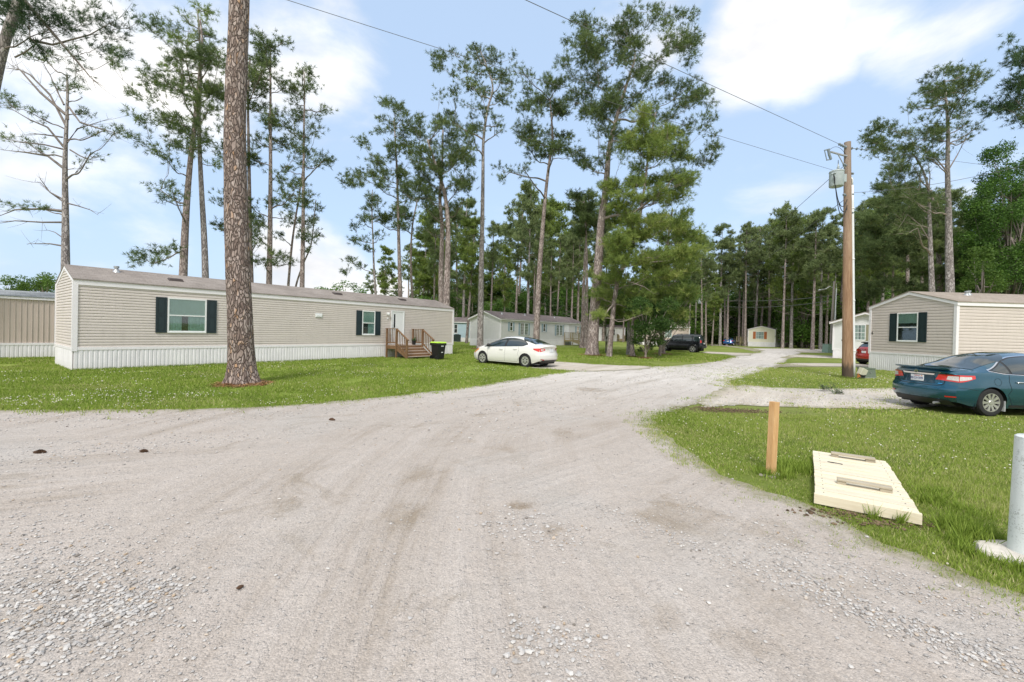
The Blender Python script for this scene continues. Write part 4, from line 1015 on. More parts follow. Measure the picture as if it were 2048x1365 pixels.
def sedan(name, label, loc, ang, paint, L=4.62, Wd=.88, H=1.49, rw=.325, xr=.98, xf=3.68, group=None):
    c = Car(name, label, loc, ang, L, Wd,
        top=[(0, 1.00), (.12, 1.055), (.35, 1.06), (.62, 1.075), (.95, 1.20), (1.45, 1.40), (1.95, H - .015), (2.4, H), (2.8, H - .035), (3.15, 1.33), (3.75, 1.03), (4.2, .93), (4.45, .80), (L, .66)],
        belt=[(0, .93), (.6, .985), (1.4, .985), (2.5, .945), (3.5, .895), (4.1, .80), (L, .60)],
        W=[(0, Wd * .90), (.3, Wd * .955), (.9, Wd), (2.3, Wd), (3.6, Wd * .985), (4.2, Wd * .93), (L, Wd * .80)],
        xr=xr, xf=xf, rw=rw, paint=paint, kprof=[(0, .1), (.6, .12), (1.1, .26), (3.0, .26), (3.6, .1), (L, .1)], nexp=2.7,
        sill=[(0, .30), (.5, .22), (1, .19), (3.9, .19), (4.3, .21), (L, .24)],
        tail=[(.2, .14), (.32, .05), (.45, .0), (.60, .0), (.68, .055), (.9, .075), (1.0, .02), (1.06, .0)], nose=[(.2, .12), (.4, .0), (.55, .0), (.7, .10), (.9, .3)])
    return c
# ---- teal sedan, nearest
M_TEAL = paint_mat('teal_paint', (.008, .085, .135), .55)
c = sedan('parked_car', 'dark teal sedan parked on the gravel drive in front of the taupe home', (10.16, 10.68), R(2.5), M_TEAL)
r = c.root
gl_top = [(1.02, 1.06), (1.2, 1.135), (1.5, 1.285), (1.85, 1.375), (2.3, 1.405), (2.8, 1.34), (3.2, 1.17), (3.55, .985)]
gl_bot = [(1.02, 1.05), (1.3, 1.0), (1.6, .985), (2.4, .965), (3.55, .93)]
for sg in (-1, 1):
    c.side(sg, [(x, z + .016) for x, z in gl_top], [(x, z - .016) for x, z in gl_bot], .975, 3.60, M_CHROME, 'window_surround', .004)
    c.side(sg, gl_top, gl_bot, 1.0, 3.57, M_TRIM, 'pillar_trim', .007)
    for a, b in ((1.03, 1.44), (1.50, 2.30), (2.40, 3.30), (3.34, 3.52)):
        c.side(sg, [(x, z - .02) for x, z in gl_top], [(x, z + .012) for x, z in gl_bot], a, b, M_AGLASS, 'side_window', .010)
    # tail lamp: wraps from lid to quarter panel
    lt = MB(); c.rear([(sg * .40, .80), (sg * .80, .765), (sg * .80, .935), (sg * .46, .925)], M_RED, None, .010, mb=lt)
    P = []
    for i in range(13):
        x = 0 + .56 * i / 12; z0 = .765 + .10 * (x / .56) ** 1.5 ; z1 = .935 - .0 * x
        P.append([c.deform((x, sg * (c.y(x, z0 + (z1 - z0) * j / 4) + .012), z0 + (z1 - z0) * j / 4)) for j in range(5)])
    lt.grid(P); tl = obj('tail_lamp', lt, M_RED, r, smooth=True)
    P = []
    for i in range(13):
        x = .02 + .42 * i / 12; z0 = .80 + .06 * (x / .5) ** 1.5; z1 = .90
        P.append([c.deform((x, sg * (c.y(x, z0 + (z1 - z0) * j / 4) + .016), z0 + (z1 - z0) * j / 4)) for j in range(5)])
    lt = MB(); lt.grid(P); c.rear([(sg * .60, .815), (sg * .79, .795), (sg * .79, .905), (sg * .62, .90)], M_CLEAR, None, .014, mb=lt); obj('clear_lens', lt, M_CLEAR, tl, smooth=True)
    c.rear([(sg * .62, .40), (sg * .80, .41), (sg * .80, .435), (sg * .62, .43)], M_RED, 'reflector', .012)
c.topglass(.66, 1.86, .62, 'rear_window', .006, .74, 1.55)
c.topglass(2.98, 3.66, .62, 'windscreen', .006, 3.2, 3.62)
c.rear([(-.37, .895), (.37, .895), (.40, .935), (-.40, .935)], M_CHROME, 'chrome_strip', .02)
for a in (-1, 1): pass
mb = MB()      # boot lid recess lines
for l in ([(-.60, .965), (-.56, .70), (-.46, .655), (.46, .655), (.56, .70), (.60, .965)],):
    for (y0, z0), (y1, z1) in zip(l[:-1], l[1:]):
        d = Vector((y1 - y0, z1 - z0)).normalized(); n_ = Vector((-d.y, d.x)) * .006
        c.rear([(y0 - n_.x, z0 - n_.y), (y1 - n_.x, z1 - n_.y), (y1 + n_.x, z1 + n_.y), (y0 + n_.x, z0 + n_.y)], None, None, .006, mb=mb, n=4)
obj('boot_gap', mb, M_SEAM, r)
M_TEAL_SHADE = paint_mat('teal_paint_shaded', (.005, .05, .085), .5)  # darker copy of the body teal, recess shade put into the colour
c.rear([(-.40, .70), (.40, .70), (.36, .885), (-.36, .885)], M_TEAL_SHADE, 'plate_recess', .007)
c.rear([(-.72, .205), (.72, .205), (.66, .335), (-.66, .335)], M_TRIM, 'bumper_insert', .010)
pl = c.box_on_rear(-.155, .155, .725, .875, .012, M_PLATE, 'number_plate', .012)
X0 = c.deform((0, 0, .8)).x - .026
RT = Matrix.Rotation(-pi / 2, 4, 'Z') @ Matrix.Rotation(pi / 2, 4, 'X')
text_mesh('plate_number', '8EGH399', .082, M_PLTXT, pl, Matrix.Translation((X0, 0, .787)) @ RT, .001, .95)
text_mesh('plate_script', 'California', .036, M_RED, pl, Matrix.Translation((X0, .0, .852)) @ RT, .001)
mb = MB(); mb.box(X0 - .002, X0 + .004, -.135, -.105, .842, .862); obj('plate_sticker', mb, M_AMBER, pl)
X1 = c.deform((0, 0, .965)).x - .012
mb = MB(); mb.lathe([(.030, 0), (.030, -.012), (.043, -.012), (.043, 0)], 24, 'x', (X1 + .002, 0, .965)); mb.box(X1 - .012, X1 - .002, -.052, .052, .957, .973); obj('badge', mb, M_CHROME, r)
text_mesh('badge_text', 'SENTRA', .05, M_CHROME, r, Matrix.Translation((c.deform((0, .50, .965)).x - .014, .50, .965)) @ RT, .003)
text_mesh('badge_text', 'SV', .05, M_CHROME, r, Matrix.Translation((c.deform((0, -.50, .96)).x - .014, -.50, .965)) @ RT, .003)
c.rear([(-.54, .70), (-.46, .70), (-.46, .718), (-.54, .718)], pbr('blue_badge', (.05, .3, .6), .3, var=0), 'blue_badge', .014)
mb = MB(); P = []   # boot spoiler
for i in range(21):
    y = -.66 + 1.32 * i / 20; q = c.deform((.05, y, 1.06)); P.append([q + Vector((.20, 0, .01)), q + Vector((.04, 0, .022)), q + Vector((-.045, 0, .030)), q + Vector((-.045, 0, .018)), q + Vector((.02, 0, -.03))])
mb.grid(P); obj('spoiler', mb, M_TEAL, r, smooth=True)
c.seams([[(1.42, .97), (1.40, .80), (1.45, .62), (1.36, .50)], [(2.34, .95), (2.33, .5), (2.36, .24)], [(3.42, .90), (3.36, .6), (3.34, .26)], [(1.36, .50), (1.5, .26), (3.3, .235)], [(.02, .64), (.3, .63), (.62, .60)]])
mb = MB(); 
for i in range(24):
    a = 2 * pi * i / 24; b = 2 * pi * (i + 1) / 24; q = lambda w_, rr: (1.12 + math.cos(w_) * rr, -(c.y(1.12 + math.cos(w_) * rr, .80 + math.sin(w_) * rr) + .004), .80 + math.sin(w_) * rr)
    mb.quad(q(a, .082), q(b, .082), q(b, .087), q(a, .087))
obj('fuel_flap_gap', mb, M_SEAM, r)
c.handles([(1.66, .80), (2.56, .79)], M_CHROME); c.mirror(3.30, .98, M_TEAL)
for sg in (-1, 1):
    mb = MB(); y = sg * (c.W(c.xr) - .10); mb.box(c.xr + .335, c.xr + .345, y - .08, y + .06, .12, .36); obj('mud_flap', mb, M_PLATE if sg < 0 else M_TRIM, r)
    mb = MB(); c.side(sg, lambda x: .27, lambda x: .205, 1.42, 3.26, M_TRIM, 'sill_trim', .006)
c.wheels(.205, spokes=10, style='ten')
mb = MB(); mb.tube([(.02, -.45, .24), (.3, -.45, .25)], .03, 10); obj('exhaust', mb, M_METAL, r)
# ---- white sedan
M_WPAINT = paint_mat('pearl_white_paint', (.74, .73, .69), 0.)
c2 = Car('parked_car', 'pearl white sedan parked at the lawn edge in front of the pale grey home', (1.95, 20.2), R(143), 4.56, .89,
    top=[(0, 1.02), (.10, 1.085), (.28, 1.11), (.48, 1.15), (1.0, 1.33), (1.5, 1.425), (2.0, 1.45), (2.5, 1.43), (2.95, 1.31), (3.4, 1.11), (3.7, 1.01), (4.1, .92), (4.4, .76), (4.56, .60)],
    belt=[(0, .92), (.6, .98), (1.4, .97), (2.5, .91), (3.5, .85), (4.1, .76), (4.56, .56)],
    W=[(0, .78), (.3, .85), (.9, .89), (2.3, .89), (3.6, .875), (4.2, .83), (4.56, .70)],
    xr=.98, xf=3.66, rw=.32, paint=M_WPAINT, kprof=[(0, .1), (.6, .12), (1.1, .28), (3.0, .28), (3.6, .1), (4.56, .1)], nexp=2.6,
    sill=[(0, .32), (.5, .22), (1, .18), (3.9, .18), (4.3, .20), (4.56, .22)],
    tail=[(.2, .2), (.32, .08), (.45, .0), (.60, .0), (.72, .06), (.9, .085), (1.0, .02), (1.06, .0)], nose=[(.2, .10), (.4, .0), (.55, .0), (.7, .10), (.9, .3)])
gt = [(.92, 1.10), (1.1, 1.20), (1.5, 1.31), (2.0, 1.355), (2.4, 1.335), (2.9, 1.21), (3.3, 1.03), (3.6, .90)]; gb = [(.92, 1.09), (1.15, 1.01), (1.6, .985), (2.4, .945), (3.6, .89)]
for sg in (-1, 1):
    c2.side(sg, [(x, z + .012) for x, z in gt], [(x, z - .01) for x, z in gb], .90, 3.58, M_TRIM, 'pillar_trim', .005)
    for a, b in ((.98, 2.14), (2.26, 3.22), (3.26, 3.52)): c2.side(sg, [(x, z - .012) for x, z in gt], [(x, z + .01) for x, z in gb], a, b, M_AGLASS, 'side_window', .009)
    lt = MB(); c2.rear([(sg * .46, .83), (sg * .76, .76), (sg * .76, .93), (sg * .46, .90)], M_RED, None, .010, mb=lt); P = []
    for i in range(13):
        x = .50 * i / 12; z0 = .76 + .12 * (x / .5) ** 1.2; z1 = .93 - .02 * (x / .5); P.append([c2.deform((x, sg * (c2.y(x, z0 + (z1 - z0) * j / 4) + .012), z0 + (z1 - z0) * j / 4)) for j in range(5)])
    lt.grid(P); tl = obj('tail_lamp', lt, M_RED, c2.root, smooth=True); c2.rear([(sg * .54, .84), (sg * .70, .82), (sg * .70, .89), (sg * .54, .88)], M_CLEAR, 'clear_lens', .015, parent=tl)
    c2.rear([(sg * .55, .36), (sg * .76, .40), (sg * .76, .43), (sg * .58, .40)], M_RED, 'reflector', .014)
    c2.side(sg, [(4.0, .80), (4.3, .70), (4.5, .62)], [(4.0, .73), (4.3, .60), (4.5, .52)], 4.0, 4.48, M_AMBER, 'headlight', .010)
    mb = MB(); y = sg * (c2.W(c2.xr) - .10)
c2.topglass(.40, 1.50, .62, 'rear_window', .006, .52, 1.22); c2.topglass(2.92, 3.60, .62, 'windscreen', .006, 3.1, 3.5)
c2.rear([(-.74, .24), (.74, .24), (.66, .37), (-.66, .37)], M_TRIM, 'bumper_insert', .012)
pl = c2.box_on_rear(-.155, .155, .74, .88, .012, M_PLATE, 'number_plate', .012)
mb = MB(); mb.lathe([(0, -.01), (.035, -.01), (.035, 0)], 16, 'x', (c2.deform((0, 0, .94)).x - .008, 0, .94)); obj('badge', mb, M_CHROME, c2.root)
c2.seams([[(1.40, .96), (1.36, .8), (1.42, .6), (1.34, .48)], [(2.2, .93), (2.2, .5), (2.22, .24)], [(3.36, .87), (3.32, .6), (3.30, .26)], [(1.34, .48), (1.45, .25), (3.28, .22)]])
c2.handles([(1.58, .84), (2.44, .80)], M_WPAINT); c2.mirror(3.22, .92, M_TRIM); c2.wheels(.20, spokes=6, style='cover')
# ---- black off-roader
M_BPAINT = paint_mat('black_paint', (.004, .005, .007), .0); M_BPAINT.node_tree.nodes['Principled BSDF'].inputs['Coat Weight'].default_value = .35
c3 = Car('parked_car', 'black off-road wagon parked on the grass behind the leafy shrub', (19.0, 41.75), R(143), 4.55, .92,
    top=[(0, 1.55), (.08, 1.68), (.3, 1.755), (1.5, 1.79), (2.5, 1.77), (2.85, 1.70), (3.3, 1.28), (3.5, 1.19), (4.2, 1.13), (4.45, 1.08), (4.55, .95)],
    belt=[(0, 1.10), (2.5, 1.08), (3.3, 1.06), (4.3, 1.0), (4.55, .86)], W=[(0, .84), (.3, .89), (.9, .92), (3.6, .92), (4.3, .89), (4.55, .82)],
    xr=.95, xf=3.72, rw=.38, paint=M_BPAINT, kprof=[(0, .16), (3.0, .2), (3.5, .08), (4.55, .08)], nexp=4.5, sill=[(0, .46), (.5, .42), (4., .40), (4.55, .42)],
    tail=[(.3, .1), (.5, .0), (.75, .0), (.9, .10), (1.2, .13), (1.7, .25)], nose=[(.2, .10), (.5, .0), (.7, .0), (.9, .06), (1.1, .2)], curv=(.12, .18))
for sg in (-1, 1):
    for a, b in ((.22, .95), (1.05, 1.9), (2.0, 2.95)): c3.side(sg, lambda x: min(1.66, c3.top(x) - .12), lambda x: 1.13, a, b, M_AGLASS, 'side_window', .008)
    c3.rear([(sg * .70, .98), (sg * .84, .98), (sg * .84, 1.24), (sg * .70, 1.24)], M_RED, 'tail_lamp', .012)
    c3.side(sg, lambda x: 1.24, lambda x: .98, 0.0, .10, M_RED, 'tail_lamp', .012, 6, 4)
    for xw in (c3.xr, c3.xf):
        mb = MB(); P = []
        for i in range(21): a = pi * i / 20; P.append([c3.deform((xw - math.cos(a) * rr, sg * (c3.y(xw, .7) + oo), c3.rw + math.sin(a) * rr * .98)) for rr, oo in ((c3.ra - .01, .0), (c3.ra - .005, .035), (c3.ra + .05, .03), (c3.ra + .06, -.01))])
        mb.grid(P); obj('wheel_arch', mb, M_BPAINT, c3.root, smooth=True)
    mb = MB(); mb.tube([(.5, sg * .66, 1.77), (.55, sg * .66, 1.83), (2.4, sg * .66, 1.83), (2.5, sg * .66, 1.77)], .018, 8); obj('roof_rail', mb, M_TRIM, c3.root)
c3.rear([(-.66, 1.14), (.66, 1.14), (.58, 1.60), (-.58, 1.60)], M_AGLASS, 'rear_window', .012)
c3.topglass(2.92, 3.28, .5, 'windscreen', .008, 2.98, 3.3)
c3.rear([(-.85, .46), (.85, .46), (.84, .70), (-.84, .70)], M_TRIM, 'bumper', .03); c3.box_on_rear(-.155, .155, .84, .98, .012, M_PLATE, 'number_plate', .02)
c3.seams([[(1.0, 1.12), (1.0, 1.0)], [(1.95, 1.1), (1.95, .48)], [(3.1, 1.06), (3.15, .48)]]); c3.handles([(1.25, 1.0), (2.2, .99)], M_BPAINT); c3.mirror(2.95, 1.15, M_TRIM); c3.wheels(.24, spokes=6, style='ten')
# ---- blue hatchback far down the lane
M_BLP = paint_mat('blue_paint', (.015, .10, .30), .3)
def hatch(name, label, loc, ang, paint, H=1.5, L=4.2, Wd=.88, rw=.31, gr=.2):
    h_ = H / 1.5
    c = Car(name, label, loc, ang, L, Wd, top=[(0, 1.0 * h_), (.1, 1.12 * h_), (.35, 1.36 * h_), (.7, 1.46 * h_), (1.5, H), (2.2, H - .02), (2.6, H - .1), (3.2, 1.08 * h_), (3.7, .96 * h_), (4.0, .86 * h_), (L, .66 * h_)],
        belt=[(0, .95 * h_), (2.5, .94 * h_), (3.6, .87 * h_), (L, .6 * h_)], W=[(0, Wd * .88), (.3, Wd * .95), (.9, Wd), (3.3, Wd), (3.9, Wd * .93), (L, Wd * .8)], xr=.78, xf=3.36, rw=rw, paint=paint,
        kprof=[(0, .14), (.6, .24), (2.9, .26), (3.4, .1), (L, .1)], nexp=3., sill=[(0, gr + .1), (.5, gr), (3.8, gr), (L, gr + .04)], tail=[(.2, .12), (.4, .0), (.62, .0), (.72, .06), (1.0, .10), (1.4, .2)], nose=[(.2, .1), (.4, 0), (.6, 0), (.9, .25)])
    for sg in (-1, 1):
        for a, b in ((.55, .95), (1.0, 1.85), (1.93, 2.85)): c.side(sg, [(.5, 1.18 * h_), (.9, 1.32 * h_), (1.6, 1.38 * h_), (2.3, 1.34 * h_), (2.9, 1.08 * h_)], [(.5, 1.06 * h_), (1.2, 1.0 * h_), (2.9, .94 * h_)], a, b, M_AGLASS, 'side_window', .008)
        tl = c.rear([(sg * .48, .86 * h_), (sg * .80, .84 * h_), (sg * .80, .97 * h_), (sg * .52, .95 * h_)], M_RED, 'tail_lamp', .012); c.side(sg, lambda x: .97 * h_, lambda x: (.84 + x * .3) * h_, 0., .3, M_RED, 'tail_lamp', .012, 6, 4)
        c.rear([(sg * .62, .40 * h_), (sg * .78, .41 * h_), (sg * .78, .44 * h_), (sg * .62, .43 * h_)], M_RED, 'reflector', .012)
    c.topglass(.10, .55, .55, 'rear_window', .008, .14, .5); c.topglass(2.62, 3.2, .55, 'windscreen', .008, 2.75, 3.2)
    c.rear([(-.7, gr + .06), (.7, gr + .06), (.62, gr + .17), (-.62, gr + .17)], M_TRIM, 'bumper_insert', .012); c.box_on_rear(-.155, .155, .74 * h_, .74 * h_ + .14, .012, M_PLATE, 'number_plate', .014)
    c.rear([(-.25, .93 * h_), (.25, .93 * h_), (.25, .95 * h_), (-.25, .95 * h_)], M_CHROME, 'chrome_strip', .016)
    mb = MB(); P = []
    for i in range(13): y = -.55 + 1.1 * i / 12; q = c.deform((.34, y, 1.36 * h_)); P.append([q + Vector((.25, 0, .085 * h_)), q + Vector((-.08, 0, .045)), q + Vector((-.08, 0, .01)), q + Vector((.1, 0, .0))])
    mb.grid(P); obj('roof_spoiler', mb, M_TRIM, c.root)
    c.mirror(2.85, 1.0 * h_, paint); c.wheels(.2, spokes=5, style='ten'); return c
hatch('parked_car', 'blue hatchback parked far down the lane left of the cream home', (38.4, 75.6), R(53), M_BLP, 1.45)
M_RPAINT = paint_mat('red_paint', (.40, .028, .018), .25)
hatch('parked_car', 'red crossover parked between the white home and the taupe home', (23.75, 28.75), R(3), M_RPAINT, 1.62, 4.4, .92, .345, .24)
for px, py, r0 in ((10.2, 9.7, 0),): HOUSE_FOOT.append([(10.3, 9.85), (14.6, 10.0), (14.5, 11.5), (10.25, 11.4)])
# ------------------------------------------------------------------ poles and wires
def pole_mat():
    t = NT('pole_wood'); co = t.coord((5, 5, .35)); n = t.noise(co, 2.6, 7, .7, 1.5); n2 = t.noise(t.coord((1, 1, .3)), 1.2, 4)
    col = t.ramp(t.math('ADD', t.math('MULTIPLY', n, .6), t.math('MULTIPLY', n2, .4)), [(.34, (.16, .085, .045)), (.5, (.32, .195, .115)), (.66, (.44, .30, .195))])
    sp = t.n('ShaderNodeSeparateXYZ'); t.l(t.coord(), sp.inputs[0])
    up = t.n('ShaderNodeMapRange', i_1=4.5, i_2=10., i_3=0., i_4=.7); t.l(sp.outputs['Z'], up.inputs[0])
    col = t.mix(up.outputs[0], col, t.ramp(n, [(.3, (.20, .17, .15)), (.7, (.36, .31, .28))]))
    dk = t.math('ADD', sp.outputs['Z'], t.math('MULTIPLY', t.noise(t.coord((4, 4, .5)), 3, 4), -.9)); tar = t.ramp(dk, [(.0, 1.), (.25, 0.)])
    col = t.mix(t.math('MULTIPLY', tar, .85), col, (.035, .028, .022)); t.color(col); t.set(Roughness=.85)
    t.bump(n, .6, .02); return t.mat
M_POLE = pole_mat(); M_POLEG = wood_mat('grey_pole_wood', (.20, .175, .155), (.34, .31, .28), (5, 5, .4))
M_GREYCAN = pbr('transformer_grey', (.40, .45, .46), .45, var=.12, sc=6); M_CERAM = pbr('insulator_grey', (.20, .24, .27), .35, var=.1); M_WIRE = pbr('wire', (.12, .125, .13), .6, var=0); M_PVC = pbr('white_conduit', (.74, .76, .78), .4, var=.06)
PB = Vector((14.73, 18.59, 0)); PT = at(1695, 285, 18.59)
r = thing('utility_pole', 'near brown wooden utility pole carrying a grey transformer, beside the taupe home', 'utility pole', PB)
tp = PT - PB; ax = lambda h_: tp * (h_ / tp.z)
mb = MB(); mb.tube([ax(z) for z in np.linspace(-.1, tp.z, 24)], [.205 - .08 * i / 23 for i in range(24)], 22); obj('shaft', mb, M_POLE, r, smooth='auto')
mb = MB(); q = [ax(z) + Vector((.23 - .08 * z / 9, -.06, 0)) for z in np.linspace(.05, 8.4, 12)]; mb.tube(q, .058, 12); mb.tube([q[-1], q[-1] + Vector((0, 0, .25)), q[-1] + Vector((-.06, 0, .33))], .035, 8)
for z in (1.2, 3.4, 5.2, 7.4): mb.tube([ax(z) + Vector((.24 - .08 * z / 9, -.06, -.03)), ax(z) + Vector((.24 - .08 * z / 9, -.06, .03))], .066, 12)
obj('conduit', mb, M_PVC, r, smooth=True)
cz = at(1673, 357, 18.3) - PB
can = MB(); can.lathe([(0, -.36), (.25, -.36), (.265, -.33), (.265, .24), (.28, .25), (.27, .30), (.14, .35), (0, .36)], 28, 'z', cz); can.lathe([(0, .34), (.05, .35), (.035, .40), (.06, .42), (.035, .46), (.055, .48), (.03, .52), (.02, .62), (0, .62)], 12, 'z', cz + Vector((.06, 0, 0)))
can.box(cz.x + .22, cz.x + .40, cz.y - .05, cz.y + .10, cz.z - .15, cz.z + .18)
for a in (-.5, .2, 1.2): can.lathe([(0, 0), (.035, 0), (.03, .05), (0, .06)], 8, 'z', cz + Vector((math.cos(a + 2.6) * .27, -.12 + math.sin(a + 2.6) * .12, .14)))
obj('transformer', can, M_GREYCAN, r, smooth='auto')
mb = MB()
def sagc(a, b, sag, n=14): return [a.lerp(b, i / n) - Vector((0, 0, sag * 4 * (i / n) * (1 - i / n))) for i in range(n + 1)]
a0 = cz + Vector((-.30, -.22, .10))
for k, (bz, sg) in enumerate(((7.75, .75), (7.35, .65), (7.5, 1.0))): mb.tube(sagc(a0 + Vector((.04 * k, .02 * k, -.05 * k)), ax(bz) + Vector((-.14, -.16, 0)), sg), .016, 6)
mb.tube(sagc(cz + Vector((.06, 0, .62)), ax(9.1) + Vector((-.5, -.1, 0)), -.25), .009, 6); mb.tube(sagc(at(1655, 305, 18.3) - PB, ax(9.6), -.35), .008, 6)
obj('jumper_cables', mb, M_BLACK, r)
mb = MB(); am = ax(9.25) ; mb.bar(ax(9.62) + Vector((0, -.05, .02)), at(1661, 304, 18.35) - PB, .07, .05); mb.bar(ax(9.0), at(1676, 309, 18.4) - PB, .03, .03); obj('bracket_arm', mb, M_METAL, r)
mb = MB(); e = at(1654, 304, 18.3) - PB
mb.tube([e + Vector((.05, 0, .12)), e + Vector((.10, 0, -.12)), e + Vector((.18, 0, -.32))], .05, 10); mb.tube([e + Vector((-.10, 0, .02)), e + Vector((.0, 0, -.34))], .018, 8); mb.bar(e + Vector((-.12, 0, .05)), e + Vector((.12, 0, .12)), .03, .05); mb.bar(e + Vector((-.02, 0, -.36)), e + Vector((.2, 0, -.32)), .03, .04)
obj('fuse_cutout', mb, M_CERAM, r)
def ins_string(mb, a, b, n=4):
    mb.tube([a, b], .014, 6)
    for i in range(n):
        p = a.lerp(b, (i + .7) / (n + .4)); d = (b - a).normalized() * .03; mb.tube([p - d, p - d * .2, p + d], [.025, .062, .03], 10)
top_ = ax(tp.z - .25); dl = (at(1500, 203, 15.6) - PB - top_).normalized(); dr = Vector((1, .12, .0)).normalized(); dn = (at(1590, 405, 30) - PB - ax(9.3)).normalized()
for a_, b_, n_ in [(top_ + dl * .05, top_ + dl * .75, 4), (top_ + dr * .05, top_ + dr * 1.1, 4)] + [(ax(z), ax(z) + dl * .4, 2) for z in (9.25, 7.95)]: mb = MB(); ins_string(mb, a_, b_, n_); obj('insulator', mb, M_CERAM, r)
for z in (8.0, 8.9, 7.2): mb = MB(); mb.lathe([(0, 0), (.05, 0), (.05, .07), (0, .07)], 8, 'x', ax(z) + Vector((.12, -.08, 0))); obj('bolt', mb, M_CERAM, r)
def wire(label, a, b, sag=0., rad=.0075, n=30):
    mb = MB(); pts = sagc(Vector(a), Vector(b), sag, n); o = Vector(pts[n // 2]); mb.tube([p - o for p in pts], rad, 5); w_ = obj('power_line', mb, M_WIRE); w_.location = o
    tag(w_, label, 'power line', 'overhead power lines'); return w_
# lines coming over the photographer's left shoulder
wire('upper overhead wire from the near pole top over the road', PB + top_ + dl * .75, PB + top_ + (at(1050, 0, 9.2) - PB - top_) * 1.6, .0, .008)
sv = at(1650, 337, 18.3)
wire('lower overhead wire from the near pole passing the tall pine crowns to the upper left', sv + Vector((.75, .1, -.12)), sv + (at(595, 0, 9.5) - sv) * 1.5, .1, .0065)
wire('short taut wire leaving the near pole top to the right', PB + top_ + dr * 1.1, PB + top_ + dr * 40 + Vector((0, 0, -.6)), .3, .007)
wire('lower wire leaving the near pole to the right in front of the spreading pine', PB + ax(8.1) + Vector((.12, 0, 0)), at(2120, 311, 14), .25, .008)
wire('thin wire from the near pole bracket down to the far left pole', PB + ax(9.4), at(1400, 590, 74), .0, .012)
wire('lower thin wire slanting down behind the transformer to the far left pole', PB + ax(7.9), at(1398, 606, 74), .4, .012)
# far pole with transformer and the lamp pole
def far_pole(label, px, py, topy, lean=0., rad=.15):
    x, y = G(px, py); r = thing('utility_pole', label, 'utility pole', (x, y, 0)); h_ = at(px, topy, y).z
    mb = MB(); mb.tube([(0, 0, -.1), (lean * h_, 0, h_)], [rad, rad * .7], 12); obj('shaft', mb, M_POLEG, r, smooth='auto'); return r, h_, x, y
r, h_, x, y = far_pole('far pale utility pole with small white transformer left of the lane', 1390, 690, 588)
mb = MB(); mb.lathe([(0, -.45), (.28, -.45), (.28, .4), (.1, .5), (0, .5)], 16, 'z', (.55, -.2, h_ - 1.3)); mb.box(.1, .4, -.3, -.1, h_ - 1.5, h_ - 1.2); obj('transformer', mb, M_GREYCAN, r, smooth='auto')
mb = MB(); mb.box(-1., 1., -.06, .06, h_ - .35, h_ - .2); mb.lathe([(0, 0), (.06, 0), (.04, .2), (0, .2)], 8, 'z', (-.9, 0, h_ - .2)); mb.lathe([(0, 0), (.06, 0), (.04, .2), (0, .2)], 8, 'z', (.9, 0, h_ - .2)); obj('cross_arm', mb, M_METAL, r)
mb = MB(); mb.tube([(-1.9, 0, h_ - 1.), (-1.2, 0, h_ - .6), (0, 0, h_ - .8)], .05, 8); mb.lathe([(0, -.12), (.25, -.06), (.2, .06), (0, .1)], 12, 'z', (-2., 0, h_ - 1.05)); obj('lamp_arm', mb, M_METAL, r)
r, h_, x, y = far_pole('weathered grey utility pole with a curved street lamp arm left of the white home', 1661, 705, 563, .022, .17)
mb = MB(); t_ = Vector((.022 * h_, 0, h_)); q = at(1643, 580, y) - Vector((x, y, 0)); mb.tube([t_ * .9, t_ * .9 + Vector((-.5, 0, .25)), q + Vector((.5, 0, .1)), q], [.05, .05, .05, .06], 8); mb.lathe([(0, -.10), (.16, -.08), (.22, .0), (.1, .10), (0, .11)], 12, 'z', q + Vector((-.2, 0, -.04))); obj('street_lamp', mb, M_METAL, r)
mb = MB(); mb.tube([(.22, -.15, .1), (.22 + .02 * h_ * .9, -.15, h_ * .9)], .06, 8); mb.tube([(.5, -.1, .1), (.3 + .02 * h_, 0, h_ * .97)], .018, 6); obj('conduit', mb, M_PVC, r)
wire('far wire strung between the two distant poles', at(1663, 592, 51), at(1392, 596, 76), .6, .03)
wire('second far wire below the first, strung between the two distant poles', at(1663, 602, 51), at(1392, 606, 76), .8, .03)
# ------------------------------------------------------------------ pedestals
M_GREENBOX = pbr('green_box_paint', (.13, .165, .12), .55, var=.1); M_GREENB2 = pbr('pale_green_box', (.22, .33, .27), .55, var=.1); M_TANBOX = pbr('cream_box_plastic', (.50, .49, .38), .5, var=.05)
def pedestal(label, x, y, ang, w_, d, h_, m, k=.84):
    r = thing('utility_box', label, 'utility box', (x, y, 0), ang); mb = MB()
    mb.add([(-w_ / 2, -d / 2, 0), (w_ / 2, -d / 2, 0), (w_ / 2, d / 2, 0), (-w_ / 2, d / 2, 0), (-w_ / 2 * k, -d / 2 * k, h_), (w_ / 2 * k, -d / 2 * k, h_), (w_ / 2 * k, d / 2 * k, h_), (-w_ / 2 * k, d / 2 * k, h_)], [(0, 1, 5, 4), (1, 2, 6, 5), (2, 3, 7, 6), (3, 0, 4, 7)])
    obj('cabinet', mb, m, r, bevel=.01); mb = MB(); mb.box(-w_ / 2 * k - .015, w_ / 2 * k + .015, -d / 2 * k - .015, d / 2 * k + .015, h_ - .04, h_ + .01); obj('lid', mb, m, r, bevel=.008)
    mb = MB(); mb.box(-w_ / 2 - .03, w_ / 2 + .03, -d / 2 - .03, d / 2 + .03, -.02, .05); obj('base', mb, M_METAL if h_ < .5 else m, r)
    mb = MB(); mb.lathe([(0, 0), (.02, 0), (.02, -.03), (0, -.03)], 8, 'y', (0, -d / 2 * .93, h_ * .6)); obj('latch', mb, M_METAL, r); return r
pedestal('olive green utility box on the grass right of the near utility pole', 15.80, 18.9, .1, .60, .42, .45, M_GREENBOX)
